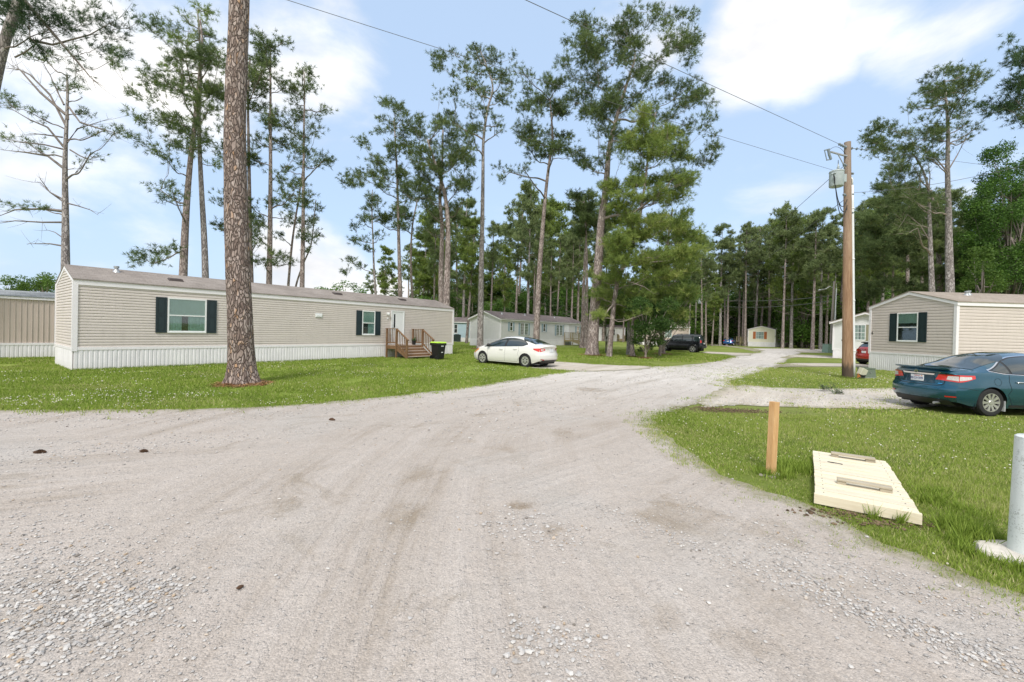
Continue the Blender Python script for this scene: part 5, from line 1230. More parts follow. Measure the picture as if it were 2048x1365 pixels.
pedestal('pale green utility box standing at the foot of the lamp pole', *G(1659, 706), .1, 1.25, .9, 1.05, M_GREENB2, .92)
r = thing('meter_box', 'cream plastic box leaning tilted against the conduit at the pole foot', 'meter box', (15.22, 18.50, .06)); mb = MB(); mb.box(-.15, .15, -.10, .10, 0, .32); o = obj('case', mb, M_TANBOX, r, bevel=.02); o.rotation_euler = (.1, .42, .2); o.location = (.0, 0, .09)
mb = MB()
for i in range(5): mb.tube([(-.15 + .05 * i, -.12, .02), (-.10 + .05 * i, -.16, .12), (-.02 + .03 * i, -.12, .03 + .02 * i), (.08, -.14, .01)], .012, 6)
obj('cables', mb, M_BLACK, r); mb = MB(); mb.tube([(-.20, -.11, .0), (-.20, -.11, .18), (-.13, -.13, .03)], .022, 8); obj('orange_duct', mb, M_AMBER, r)
# ------------------------------------------------------------------ stake, well cover, white post
M_COVER2 = wood_mat('greyer_bleached_boards', (.56, .50, .38), (.74, .68, .54), (1.0, 9, 9)); M_STAKE = wood_mat('new_pine_post', (.46, .24, .085), (.68, .46, .23), (9, 9, .9)); M_COVER = wood_mat('bleached_boards', (.66, .57, .40), (.80, .73, .57), (1.0, 9, 9)); M_CLEAT = wood_mat('weathered_cleat', (.30, .26, .19), (.50, .45, .35), (1.2, 9, 9))
b = Vector((*G(1541, 951), -.03)); tpv = at(1549, 804, b.y + .03)
r = thing('wooden_stake', 'light new pine post standing at the edge of the gravel in the grass', 'wooden post', b, R(22)); inv = Matrix.Rotation(-R(22), 3, 'Z')
mb = MB(); d = inv @ (tpv - b); mb.bar((0, 0, -.1), d, .088, .078, up=(0, 1, 0)); obj('post', mb, M_STAKE, r, bevel=.003)
mb = MB(); mb.prism([(.14 * math.cos(a) * (1 + .15 * math.sin(3 * a)), .12 * math.sin(a)) for a in np.linspace(0, 6.1, 14)], .0, .05); obj('concrete_foot', mb, pbr('sandy_concrete', (.45, .41, .34), .9), r)
# well cover
p0 = Vector(G(1631, 986, .12)); p1 = Vector(G(1844, 1027, .12)); e1 = (p1 - p0).normalized(); ang = math.atan2(e1.y, e1.x); Wc, Lc = .79, 2.02
r = thing('well_cover', 'pale plank cover with two lifting cleats lying on the grass beside the post', 'wooden cover', (p0.x, p0.y, 0), ang)
nb = 15; bw = Lc / nb
mb = MB(); mb.box(.03, .12, .04, Lc - .04, .0, .085); mb.box(Wc - .12, Wc - .03, .04, Lc - .04, .0, .085); obj('joist', mb, M_CLEAT, r)
for i in range(nb):
    y = i * bw; mb = MB(); dz = random.uniform(-.005, .005); mb.box(random.uniform(-.008, .004), Wc + random.uniform(-.004, .008), y + .006, y + bw - .006 - random.uniform(0, .005), .087 + dz, .125 + dz); pk = obj('plank', mb, (M_COVER, M_COVER2)[i % 3 == 1], r, bevel=.003); mb = MB()
    for nx_ in (.07, Wc - .07): mb.lathe([(0, .0), (.006, .0), (.006, .003), (0, .004)], 6, 'z', (nx_, y + bw / 2, .1245 + dz))
    obj('nail_heads', mb, M_WELL, pk)
mb = MB(); mb.box(-.012, Wc + .012, -.036, -.001, .02, .122); obj('front_rail', mb, M_COVER, r, bevel=.003)
for y in (.50, 1.80):
    mb = MB(); mb.box(.20, .28, y - .035, y + .035, .127, .160); mb.box(.56, .66, y - .035, y + .035, .127, .160); mb.box(.20, .66, y - .045, y + .045, .161, .185); obj('lifting_cleat', mb, M_CLEAT, r, bevel=.004)
mb = MB()
mb.tube([(.15, 1.42, .13), (.2, 1.40, .135), (.26, 1.415, .13), (.30, 1.39, .133)], .006, 6); obj('twig', mb, M_WELL, r)
HOUSE_FOOT.append([tuple(p0 + e1 * a + Vector((-e1.y, e1.x)) * b_) for a, b_ in ((-.0, -.03), (Wc, -.03), (Wc, Lc), (0, Lc))])
# white post at the right
t = NT('speckled_white_post'); co = t.coord(); n = t.noise(co, 60, 4, .8); n2 = t.noise(co, 3, 4)
t.color(t.mix(t.math('MULTIPLY', t.ramp(n, [(.52, 0.), (.60, 1.)]), t.ramp(n2, [(.38, .0), (.58, .85)])), (.68, .72, .70), (.27, .29, .25))); t.set(Roughness=.45); t.bump(t.noise(co, 12, 4), .2, .01)
x, y = 4.195, 3.40
r = thing('white_post', 'thick white speckled pipe post at the right edge of the picture', 'white post', (x, y, 0)); tv = at(2074, 877, y + .0) - Vector((x, y, 0))
mb = MB(); k_ = 14; mb.tube([tv * (i / k_) for i in range(k_ + 1)], .118, 36, cap=False); pt = tv; mb.lathe([(.118, 0), (.118, .004), (.105, .014), (0, .018)], 36, 'z', pt); obj('pipe', mb, t.mat, r, smooth='auto')
mb = MB(); nn = 30; ring = []
for i in range(nn): a = 2 * pi * i / nn; rr = .27 * (1 + .22 * mnoise.noise(Vector((math.cos(a) * 2, math.sin(a) * 2, 1.)))); ring.append((math.cos(a) * rr * 1.1 - .05, math.sin(a) * rr * .9))
mb.add([(a, b_, -.02) for a, b_ in ring] + [(a * .92, b_ * .92, .035) for a, b_ in ring] + [(0, 0, .05)], [(i, (i + 1) % nn, nn + (i + 1) % nn, nn + i) for i in range(nn)] + [(nn + i, nn + (i + 1) % nn, 2 * nn) for i in range(nn)])
obj('concrete_base', mb, pbr('pale_concrete', (.60, .56, .50), .9, var=.2, sc=9, bump=.5), r, smooth='auto'); HOUSE_FOOT.append([(x + a * .9, y + b_ * .9) for a, b_ in ring])
HOUSE_FOOT.append([(b.x + .12 * math.cos(a), b.y + .1 * math.sin(a)) for a in np.linspace(0, 6, 10)])
# ------------------------------------------------------------------ trees
def bark_mat(name, stops, vs=9., bump=.8, dist=.05):
    t = NT(name); co = t.coord((1, 1, .36)); n = t.noise(co, 6, 5, .6)
    mp = t.n('ShaderNodeMixRGB'); mp.inputs[0].default_value = .2; t.l(co, mp.inputs[1]); nz_ = t.n('ShaderNodeTexNoise', i_Scale=5.); t.l(co, nz_.inputs['Vector']); t.l(nz_.outputs['Color'], mp.inputs[2])
    v = t.n('ShaderNodeTexVoronoi', feature='DISTANCE_TO_EDGE', i_Scale=vs); t.l(mp.outputs[0], v.inputs['Vector'])
    v2 = t.n('ShaderNodeTexVoronoi', i_Scale=vs); t.l(mp.outputs[0], v2.inputs['Vector']); s2 = t.n('ShaderNodeSeparateColor'); t.l(v2.outputs['Color'], s2.inputs[0])
    plate = t.ramp(t.math('ADD', t.math('MULTIPLY', s2.outputs[0], .55), t.math('MULTIPLY', n, .45)), stops)
    crack = t.ramp(v.outputs['Distance'], [(.0, 0.), (.16, 1.)])
    t.color(t.mix(crack, tuple(c * .62 for c in stops[0][1]), plate)); t.set(Roughness=.9); t.b.inputs['Specular IOR Level'].default_value = .15
    t.bump(t.math('ADD', crack, t.math('MULTIPLY', t.noise(co, 30, 4, .7), .5)), bump, dist); return t.mat
M_BARKBIG = bark_mat('plated_pine_bark', [(.22, (.20, .15, .13)), (.42, (.31, .245, .215)), (.58, (.40, .325, .29)), (.70, (.46, .385, .35)), (.78, (.46, .29, .18))], 19., 1., .03)
M_BARK = bark_mat('pine_bark', [(.25, (.25, .20, .185)), (.5, (.39, .32, .295)), (.72, (.49, .42, .39))], 11., .7, .03)
M_BARKG = bark_mat('grey_pine_bark', [(.25, (.26, .23, .22)), (.5, (.40, .36, .345)), (.72, (.50, .46, .445))], 11., .7, .03)
M_LIMB = pbr('pine_limb', (.20, .17, .15), .9, var=.3, sc=4); M_LIMBP = pbr('pale_limb', (.30, .25, .22), .9, var=.2, sc=4)
def leaf_mat(name, stops, tr=.4): return tone_mat(name, stops, .55, tr, .25)
M_NEED = leaf_mat('pine_needles', [(0, (.05, .075, .032)), (.4, (.115, .165, .06)), (.75, (.20, .26, .095)), (.95, (.30, .35, .14)), (1, (.34, .21, .09))])
M_NEEDL = leaf_mat('light_pine_needles', [(0, (.10, .14, .04)), (.4, (.20, .275, .07)), (.75, (.31, .385, .10)), (.96, (.42, .44, .15)), (1, (.42, .32, .15))])
M_NEEDF = leaf_mat('far_pine_needles', [(0, (.10, .13, .06)), (.4, (.20, .26, .11)), (.75, (.31, .37, .16)), (1, (.42, .46, .22))])
M_NEEDD = leaf_mat('dark_pine_needles', [(0, (.025, .05, .024)), (.5, (.06, .11, .045)), (1, (.11, .18, .065))])
M_LEAF = leaf_mat('broad_leaves', [(0, (.04, .09, .018)), (.4, (.10, .20, .035)), (.8, (.18, .30, .055)), (1, (.26, .38, .09))], .3)
M_LEAFD = leaf_mat('dark_broad_leaves', [(0, (.02, .05, .014)), (.5, (.055, .115, .026)), (1, (.12, .19, .045))], .3)
M_LEAFL = leaf_mat('light_broad_leaves', [(0, (.05, .10, .02)), (.5, (.11, .19, .035)), (1, (.20, .28, .07))], .35)
def smooth_path(pts, m=8): return [Vector(p) for p in _dense3([Vector(p) for p in pts], m)]
def _dense3(p, m):
    out = []
    for i in range(len(p) - 1):
        p0 = p[max(i - 1, 0)]; p1 = p[i]; p2 = p[i + 1]; p3 = p[min(i + 2, len(p) - 1)]
        for j in range(m):
            t = j / m; out.append(.5 * ((2 * p1) + (p2 - p0) * t + (2 * p0 - 5 * p1 + 4 * p2 - p3) * t * t + (3 * p1 - p0 - 3 * p2 + p3) * t ** 3))
    out.append(p[-1]); return out
def tubes_np(lines, rads, n=5):
    """lines (T,k,3) rads (T,k)"""
    L = np.asarray(lines, float); Rr = np.asarray(rads, float); T, k, _ = L.shape
    t = np.gradient(L, axis=1); t /= np.linalg.norm(t, axis=2, keepdims=True) + 1e-9
    ref = np.where(np.abs(t[..., 2:3]) < .9, np.array([0, 0, 1.]), np.array([1., 0, 0])); a = np.cross(t, ref); a /= np.linalg.norm(a, axis=2, keepdims=True) + 1e-9; b = np.cross(t, a)
    w_ = np.arange(n) * 2 * pi / n
    V = L[:, :, None] + (a[:, :, None] * np.cos(w_)[None, None, :, None] + b[:, :, None] * np.sin(w_)[None, None, :, None]) * Rr[:, :, None, None]
    base = (np.arange(T) * k * n)[:, None, None]; i = np.arange(k - 1)[None, :, None]; j = np.arange(n)[None, None, :]
    f = np.stack([base + i * n + j, base + i * n + (j + 1) % n, base + (i + 1) * n + (j + 1) % n, base + (i + 1) * n + j], -1).reshape(-1, 4)
    return V.reshape(-1, 3), f
def needles(P, A, size, per, wid, rng, tone, flat=0.):
    """tufts at P pointing A: thin needle triangles bursting around the shoot"""
    n = len(P); N = n * per; P = np.repeat(P, per, 0); A = np.repeat(A, per, 0); S = np.repeat(size, per) * rng.uniform(.7, 1.15, N)
    d = rng.normal(0, 1, (N, 3)); d /= np.linalg.norm(d, axis=1, keepdims=True); d = d + A * .75; d[:, 2] += .15; d /= np.linalg.norm(d, axis=1, keepdims=True)
    P = P + A * (rng.uniform(-.5, .2, N) * S)[:, None]
    s = np.cross(d, rng.normal(0, 1, (N, 3))); s /= np.linalg.norm(s, axis=1, keepdims=True) + 1e-9; w_ = (wid * rng.uniform(.6, 1.3, N))[:, None]
    V = np.zeros((N, 3, 3)); V[:, 0] = P - s * w_ + d * (S * .08)[:, None]; V[:, 1] = P + s * w_ + d * (S * .08)[:, None]; V[:, 2] = P + d * S[:, None]
    V[:, 2, 2] -= S * .06
    tn = np.repeat(tone, per) + rng.normal(0, .07, N)
    return V.reshape(-1, 3), np.repeat(tn, 3)
def leaves(P, size, rng, tone):
    N = len(P); d = rng.normal(0, 1, (N, 3)); d[:, 2] *= .6; d /= np.linalg.norm(d, axis=1, keepdims=True); s = np.cross(d, rng.normal(0, 1, (N, 3))); s /= np.linalg.norm(s, axis=1, keepdims=True) + 1e-9
    S = (size * rng.uniform(.6, 1.3, N))[:, None]; V = np.zeros((N, 4, 3)); V[:, 0] = P - d * S * .5; V[:, 1] = P + s * S * .32; V[:, 2] = P + d * S * .5; V[:, 3] = P - s * S * .32
    return V.reshape(-1, 3), np.repeat(tone, 4)
def mat_of(m): return m
def build_pine(root, trunk, r0, r1, clusters, seed=1, tuft=.22, per=11, wid=.011, dens=1., mat=None, bark=None, flare=1.35, sides=14, bare=(), limbm=None, limb_r=1., sub=.42, flatz=.55, tone0=.45, dead=0., rough=.0):
    """clusters: list of (Vector centre, radius); everything in metres relative to root"""
    rng = np.random.default_rng(seed); rnd = random.Random(seed)
    path = smooth_path(trunk, 7); k = len(path)
    L = [0]
    for i in range(1, k): L.append(L[-1] + (path[i] - path[i - 1]).length)
    rad = [r0 + (r1 - r0) * (l / L[-1]) ** .9 for l in L]
    lines, rads = [], []
    mb = MB(); pr = []; pp = []
    for i, (p, rr) in enumerate(zip(path, rad)): 
        pp.append(p); pr.append(rr * (1 + (flare - 1) * math.exp(-max(0, p.z) / .35)))
    extra = [pp[0] + (pp[1] - pp[0]) * f for f in (.12, .25, .45, .7)]; er = [rad[0] * (1 + (flare - 1) * math.exp(-max(0, e.z) / .35)) for e in extra]
    pp = [pp[0]] + extra + pp[1:]; pr = [pr[0]] + er + pr[1:]
    mb.tube(pp, pr, sides, cap=True)
    if rough:
        for i, v in enumerate(mb.v):
            q = Vector(v); ax_ = pp[min(len(pp) - 1, i // sides)]; d = (q - ax_); l = d.length
            nn = mnoise.noise(Vector((q.x * 2.2, q.y * 2.2, q.z * .8))) * .06 + mnoise.noise(Vector((q.x * 9, q.y * 9, q.z * 4))) * .035
            fl = math.exp(-max(0, q.z) / .3) * .16 * math.sin(math.atan2(d.y, d.x) * 5 + 1) 
            if l > 0: mb.v[i] = tuple(ax_ + d * (1 + nn + fl))
    obj('trunk', mb, bark or M_BARK, root, smooth=True)
    zs = np.array([p.z for p in path]); tz = zs[-1]
    nodes = [tuple(p) for p in path]; nrad = list(rad); ntr = len(nodes)
    def attach(c):
        N_ = np.array(nodes); dv = np.array(c) - N_; hd = np.hypot(dv[:, 0], dv[:, 1]); cost = np.linalg.norm(dv, axis=1) + 1.1 * np.clip(.35 * hd - dv[:, 2], 0, None) + np.where(np.arange(len(N_)) < ntr, 0., .25 + .1 * hd) + np.where(np.array(nrad) < .018, .6, 0) + rng.uniform(0, .35, len(N_))
        cost[:max(1, ntr // 5)] += 3; i = int(np.argmin(cost)); return Vector(nodes[i]), nrad[i]
    _ax = lambda z: path[int(np.argmin(np.abs(zs - z)))]
    clusters = sorted(clusters, key=lambda q: (Vector(q[0]) - _ax(q[0][2] - .5)).length)
    TP, TA, TT = [], [], []
    for c, cr in clusters:
        c = Vector(c); a, ra = attach(c); dist = (c - a).length
        mid = a.lerp(c, .5) + Vector((0, 0, -dist * rnd.uniform(.02, .16))) + Vector((rnd.uniform(-1, 1), rnd.uniform(-1, 1), rnd.uniform(-.5, .5))) * dist * .07
        q = smooth_path([a, a.lerp(mid, .5) + Vector((0, 0, dist * .03)), mid, c], 4); br = min(ra * .72, (.016 + .013 * dist) * limb_r)
        n = len(q); lines.append([tuple(v) for v in q]); rads.append([br * (1 - .62 * i / (n - 1)) + .005 for i in range(n)]); nodes.extend(lines[-1][2:]); nrad.extend(rads[-1][2:])
        nsub = max(3, int((cr / sub) ** 2 * 2.6 * dens)); tone_c = tone0 + rng.normal(0, .10)
        u = rng.normal(0, 1, (nsub, 3)); u /= np.linalg.norm(u, axis=1, keepdims=True); rr = cr * rng.uniform(.25, 1., nsub) ** .6
        E = np.array(c) + u * rr[:, None] * np.array([1, 1, flatz]); E[:, 2] += cr * .08
        for e_ in E:
            e_ = Vector(e_); s_ = q[rnd.randint(int(n * .45), n - 1)]; dd = (e_ - s_)
            m1 = s_ + dd * .4 + Vector((0, 0, -.06 * dd.length)); m2 = s_ + dd * .75 + Vector((0, 0, -.03 * dd.length))
            lines2.append([tuple(s_), tuple(m1), tuple(m2), tuple(e_)]) if False else None
            TW.append(([tuple(s_), tuple(m1), tuple(m2), tuple(e_)], br * .22 + .003))
            dn = dd.normalized() if dd.length > 1e-6 else Vector((0, 0, 1)); nt_ = rnd.randint(6, 9)
            if rnd.random() < dead: continue
            for j in range(nt_):
                f = rnd.uniform(.35, 1.) if j else 1.; off = Vector((rnd.gauss(0, 1), rnd.gauss(0, 1), rnd.gauss(.3, .6))) * min(.26, tuft * 1.15) * (0.3 if j == 0 else 1)
                p = s_ + dd * f + off; ta = (dn + off * 2.2 + Vector((0, 0, .35))).normalized(); TP.append(tuple(p)); TA.append(tuple(ta)); TT.append(tone_c + rnd.gauss(0, .13))
    for pts in bare:
        q = smooth_path([Vector(p) for p in pts], 4); n = len(q); lb = (q[-1] - q[0]).length; b0 = .018 + .012 * lb
        TW.append(([tuple(q[0]), tuple(q[n // 3]), tuple(q[2 * n // 3]), tuple(q[-1])], b0))
        for j in range(int(lb * 3)):
            f = rnd.uniform(.3, 1); p = q[int(f * (n - 1))]; d = (q[-1] - q[0]).normalized() + Vector((rnd.gauss(0, .7), rnd.gauss(0, .7), rnd.gauss(0, .6))); l = rnd.uniform(.15, .7)
            TW.append(([tuple(p), tuple(p + d * l * .35), tuple(p + d * l * .7 + Vector((0, 0, .04))), tuple(p + d * l + Vector((0, 0, .1)))], .010))
    LV, LF = [], []; off = 0
    for l, r_ in zip(lines, rads):
        v, f = tubes_np([l], [r_], 6); LV.append(v); LF.append(f + off); off += len(v)
    if TW:
        v, f = tubes_np([x[0] for x in TW], [[x[1], x[1] * .75, x[1] * .5, .004] for x in TW], 4); LV.append(v); LF.append(f + off)
    TW.clear()
    if LV: npmesh('branches', np.concatenate(LV), np.concatenate(LF), limbm or M_LIMB, root, smooth=True)
    if TP:
        TPa, TAa, TTa = np.array(TP), np.array(TA), np.array(TT)
        v, tn = needles(TPa, TAa, np.full(len(TPa), tuft * 1.12), per + 7, wid * 1.30, rng, TTa)
        cone = rng.random(len(tn) // 3) < .004; tn = np.clip(tn, 0, .94); tn[np.repeat(cone, 3)] = 1.
        npmesh('crown', v, np.arange(len(v)).reshape(-1, 3), mat or M_NEED, root, tone=tn)
        STAT[0] += len(v) // 3
TW = []; STAT = [0]; lines2 = []
def hero(label, base_px, d, trunk_px, r0, r1, cl, seed=1, depth=2.5, group=None, straw=0, name='pine_tree', **k):
    """trunk_px: pixel points of the trunk above the base; cl: (px,py,radius px[, depth offset]) of foliage masses, at distance d"""
    rnd = random.Random(seed * 7 + 1)
    if base_px is None:
        q = at(trunk_px[0][0], trunk_px[0][1], d); q2 = at(trunk_px[1][0], trunk_px[1][1], d); sl = (q.x - q2.x) / max(.5, q2.z - q.z); b = Vector((q.x + sl * q.z * .6, d, 0))
    else:
        gx, gy = G(*base_px); d = gy if d is None else d; b = Vector((at(base_px[0], base_px[1], d).x, d, 0))
    r = thing(name, label, 'tree', b, 0, group)
    tr = [Vector((0, 0, -.15))] + [at(x, y, d) - b for x, y in trunk_px]
    C_ = []
    for c in cl:
        x, y, rp = c[:3]; dd = c[3] if len(c) > 3 else rnd.uniform(-depth, depth); C_.append((at(x, y, d + dd) - b, rp / F * d))
    bare = [[at(x, y, d + dd) - b for x, y, dd in l] for l in k.pop('bare', [])]
    build_pine(r, tr, r0, r1, C_, seed, bare=bare, **k)
    if straw: straw_ring(r, straw)
    return r
M_STRAW = tone_mat('pine_straw', [(0, (.16, .075, .03)), (.5, (.33, .17, .075)), (1, (.48, .31, .16))], .8)
def straw_ring(root, rad, n=900, seed=3):
    rng = np.random.default_rng(seed); a = rng.uniform(0, 2 * pi, n); rr = rad * rng.uniform(.15, 1, n) ** .6; P = np.stack([np.cos(a) * rr, np.sin(a) * rr], 1); h_ = .10 * (1 - rr / rad) + .01
    d = rng.uniform(0, 2 * pi, n); l = rng.uniform(.05, .16, n); w_ = .006 + rad * .004
    V = np.zeros((n, 4, 3)); dx, dy = np.cos(d) * l, np.sin(d) * l; nx_, ny_ = -np.sin(d) * w_, np.cos(d) * w_
    z2 = h_ + rng.uniform(-.02, .05, n)
    for i, (s, t_) in enumerate(((-1, -1), (1, -1), (1, 1), (-1, 1))): V[:, i] = np.stack([P[:, 0] + s * dx + t_ * nx_, P[:, 1] + s * dy + t_ * ny_, np.where(s > 0, z2, h_)], 1)
    npmesh('fallen_needles', V.reshape(-1, 3), np.arange(n * 4).reshape(-1, 4), M_STRAW, root, tone=np.repeat(rng.random(n), 4))
    mb = MB(); m = 28; rg = [(math.cos(2 * pi * i / m) * rad * .9 * (1 + .15 * math.sin(5 * i)), math.sin(2 * pi * i / m) * rad * .8) for i in range(m)]
    mb.add([(x, y, .004) for x, y in rg] + [(x * .4, y * .4, .08) for x, y in rg], [(i, (i + 1) % m, m + (i + 1) % m, m + i) for i in range(m)] + [tuple(range(m, 2 * m))]); obj('needle_litter', mb, pbr('needle_litter', (.24, .13, .065), .95, var=.5, sc=9), root)
def fill(x0, y0, x1, y1, n, r0, r1, seed, taper=0., lean=0.):
    """random foliage masses inside a pixel box, narrower towards the top by taper"""
    rnd = random.Random(seed); out = []
    for i in range(n):
        v = rnd.random(); y = y1 + (y0 - y1) * v; cx = (x0 + x1) / 2 + lean * (v - .5); hw = (x1 - x0) / 2 * (1 - taper * v); out.append((cx + rnd.uniform(-hw, hw), y, rnd.uniform(r0, r1)))
    return out
FAR = dict(tuft=.27, per=9, wid=.019); 
# the big pine on the left lawn
hero('massive pine trunk with orange flecked bark on the left lawn before the beige home', (486, 769), None, [(483, 700), (479, 600), (474, 480), (470, 330), (471, 200), (476, 80), (479, -20), (482, -160), (486, -330), (490, -480)], .335, .20,
     [(420, -330, 70), (540, -300, 80), (480, -420, 90), (400, -420, 70), (570, -430, 70), (480, -520, 80)], 5, 2.0, bark=M_BARKBIG, flare=1.42, sides=64, rough=1., straw=.75, tuft=.20, per=10, wid=.006)
# tree at the top left corner, trunk partly outside
hero('leaning pale pine trunk cut by the top left corner with needle sprays hanging over', None, 17., [(-70, 420), (-30, 260), (5, 100), (45, -20), (90, -160), (120, -300)], .24, .12,
     [(60, 20, 60, -.5), (130, 60, 42, .5), (180, 30, 40, 0), (100, 110, 30, 0), (230, 55, 32, .4), (20, 40, 50, .8), (160, 110, 22, 0), (240, 110, 20, .0), (205, 90, 26, .3), (40, -40, 60, 0), (120, -50, 60, 0), (280, 40, 18, .3), (150, 160, 16, 0), (10, 5, 40, .2), (60, 75, 26, -.3), (190, -30, 50, 0)], 11, 1.5,
     bark=M_BARKG, mat=M_NEEDD, tuft=.19, per=12, wid=.0065, sub=.34, dens=.75, bare=[[(30, 115, 0), (50, 105, 0), (85, 78, 0), (120, 70, 0)], [(60, 80, 0), (105, 90, 0), (180, 70, .2), (250, 30, .3)], [(40, -10, 0), (100, 60, 0), (160, 130, 0), (190, 165, 0)]])
# half-dead grey pine behind the trailer roof
hero('half dead grey pine with bare limbs behind the left end of the beige roof', None, 24., [(131, 560), (131, 450), (130, 330), (133, 250), (135, 190), (134, 150)], .27, .045,
     [(150, 172, 14), (165, 195, 10), (120, 180, 8), (182, 305, 14), (172, 228, 9), (15, 275, 12), (50, 283, 12), (8, 195, 12), (30, 215, 8), (60, 225, 11), (45, 110, 10), (70, 120, 9), (90, 115, 8), (205, 262, 9), (240, 262, 11), (225, 270, 8), (10, 410, 12), (50, 415, 9), (85, 418, 6), (195, 315, 8), (28, 290, 8), (85, 305, 6)], 21, .8,
     bark=M_BARKG, limbm=M_LIMB, tuft=.2, per=9, wid=.009, sub=.4, dens=.35, dead=.25, flatz=.35,
     bare=[[(131, 300, 0), (90, 290, -.5), (40, 285, -1), (0, 275, -1.2)], [(131, 340, 0), (95, 312, .4), (50, 305, .8), (0, 300, 1)], [(128, 295, 0), (95, 255, -.4), (60, 240, -.6), (0, 205, -.8)], [(131, 250, 0), (100, 190, .3), (60, 150, .5), (20, 130, .7)], [(132, 230, 0), (80, 185, .3), (40, 140, .5), (0, 135, .7)],
           [(135, 285, 0), (155, 258, .4), (180, 250, .5), (225, 236, .6)], [(138, 215, 0), (160, 245, -.3), (200, 258, -.4), (245, 270, -.5)], [(128, 400, 0), (100, 385, 0), (80, 365, 0), (62, 365, 0)], [(128, 405, 0), (100, 385, .2), (80, 358, .3), (82, 358, .3)], [(135, 407, 0), (155, 412, 0), (180, 420, 0), (197, 431, 0)],
           [(128, 423, 0), (85, 418, .5), (30, 420, .8), (-20, 440, 1)], [(128, 445, 0), (85, 445, -.3), (30, 442, -.6), (-20, 450, -1)], [(124, 492, 0), (100, 488, .2), (75, 488, .3), (53, 488, .3)], [(133, 340, 0), (145, 338, 0), (150, 336, 0), (152, 338, 0)], [(124, 475, 0), (110, 465, 0), (100, 462, 0), (92, 460, 0)],
           [(128, 210, 0), (118, 190, .2), (100, 150, .3), (80, 118, .3)], [(125, 275, 0), (90, 270, 0), (70, 268, 0), (45, 270, 0)], [(137, 240, 0), (135, 210, 0), (137, 170, 0), (134, 150, 0)], [(140, 300, 0), (160, 312, -.2), (180, 320, -.3), (196, 305, -.4)]])
def wfill(spec): return [c for s in spec for c in (fill(*s) if len(s) > 3 and not isinstance(s[0], tuple) else [s])]
hero('dense crowned pine left of the massive trunk, one low bough reaching left', None, 27., [(366, 560), (372, 430), (380, 330), (388, 262), (396, 180), (404, 90), (400, 40)], .30, .05,
     fill(300, 30, 430, 130, 9, 16, 26, 1) + fill(250, 110, 450, 230, 20, 18, 30, 2) + fill(255, 225, 410, 300, 14, 16, 26, 3) + [(225, 100, 12), (240, 110, 12), (222, 130, 14), (290, 240, 16), (310, 300, 14), (330, 315, 10)] + [(320, 380, 12), (345, 385, 14), (330, 400, 12), (340, 368, 8)] + [(262, 508, 12), (290, 515, 15), (315, 505, 14), (330, 512, 12), (345, 498, 10), (275, 525, 11), (305, 528, 10)],
     31, 2.6, mat=M_NEED, tuft=.24, per=10, wid=.011, sub=.44, dens=.8)
hero('slim pale pine close right of the forked pine with a twiggy light top', None, 28., [(411, 565), (408, 470), (402, 360), (398, 250), (401, 160), (399, 80), (395, 20)], .25, .04,
     fill(340, 15, 440, 90, 8, 12, 20, 4, .3) + fill(330, 90, 450, 200, 9, 14, 22, 5) + [(395, 240, 15), (430, 330, 10)], 37, 2., bark=M_BARKG, mat=M_NEEDL, tuft=.24, per=9, wid=.011, limbm=M_LIMBP, dens=.6,
     bare=[[(403, 160, 0), (420, 130, 0), (430, 110, 0), (424, 85, 0)], [(400, 200, 0), (380, 160, 0), (372, 120, 0), (378, 60, 0)]])
hero('dark crowned pine directly behind the massive trunk', None, 31., [(502, 572), (500, 460), (498, 330), (496, 200), (500, 120)], .22, .05,
     fill(450, 100, 540, 230, 16, 14, 24, 6) + fill(430, 240, 530, 330, 10, 13, 20, 7) + fill(430, 380, 520, 470, 9, 10, 18, 8) + fill(500, 420, 540, 540, 6, 8, 14, 9), 41, 2.5, tuft=.25, per=9, wid=.012, dens=.75)
hero('tall straight pine right of the massive trunk with layered crown', None, 31., [(538, 578), (540, 470), (541, 350), (541, 230), (541, 140), (541, 85)], .25, .04,
     fill(490, 80, 595, 200, 18, 13, 22, 10, .5) + fill(485, 190, 600, 300, 13, 12, 20, 11) + fill(490, 300, 610, 420, 12, 10, 19, 12) + fill(510, 430, 600, 540, 9, 9, 15, 13), 43, 2.4, tuft=.25, per=9, wid=.012, dens=.75)
hero('slender pine with an airy crown, rightmost of the pines over the beige roof middle', None, 32., [(604, 582), (606, 470), (607, 350), (608, 250), (609, 190), (608, 145)], .22, .035,
     fill(560, 140, 660, 240, 13, 11, 18, 14, .3) + fill(560, 240, 665, 340, 13, 9, 18, 15) + fill(585, 360, 640, 520, 8, 9, 14, 16) + [(640, 330, 12), (655, 320, 9), (625, 265, 12)], 47, 2.2, tuft=.25, per=9, wid=.012, dens=.6)
hero('thin leaning pine beside the slender airy pine', None, 33., [(576, 580), (585, 480), (600, 380), (608, 320)], .13, .04, [(600, 330, 13), (612, 300, 12), (585, 370, 12), (570, 395, 10), (595, 440, 10), (560, 470, 9)], 49, 1.5, tuft=.25, per=9, wid=.012, dens=.6)
hero('thin curved pine stem low behind the beige roof', None, 35., [(590, 580), (606, 530), (622, 490), (628, 440), (632, 400)], .11, .03, [(625, 440, 10), (640, 420, 8), (610, 500, 10), (635, 470, 8)], 50, 1., tuft=.25, per=9, wid=.012, dens=.6)
hero('open crowned pine with sparse side twigs at the left end of the middle group', None, 36., [(752, 600), (748, 540), (746, 480), (744, 430), (745, 380)], .15, .03,
     [(735, 395, 16), (755, 400, 15), (745, 420, 18), (725, 440, 13), (765, 430, 12), (710, 455, 9), (700, 480, 10), (720, 480, 8), (700, 520, 10), (715, 530, 9), (690, 545, 8), (760, 470, 10), (735, 500, 9), (770, 540, 11)], 53, 2., tuft=.27, per=9, wid=.013, dens=.6, bark=M_BARKG)
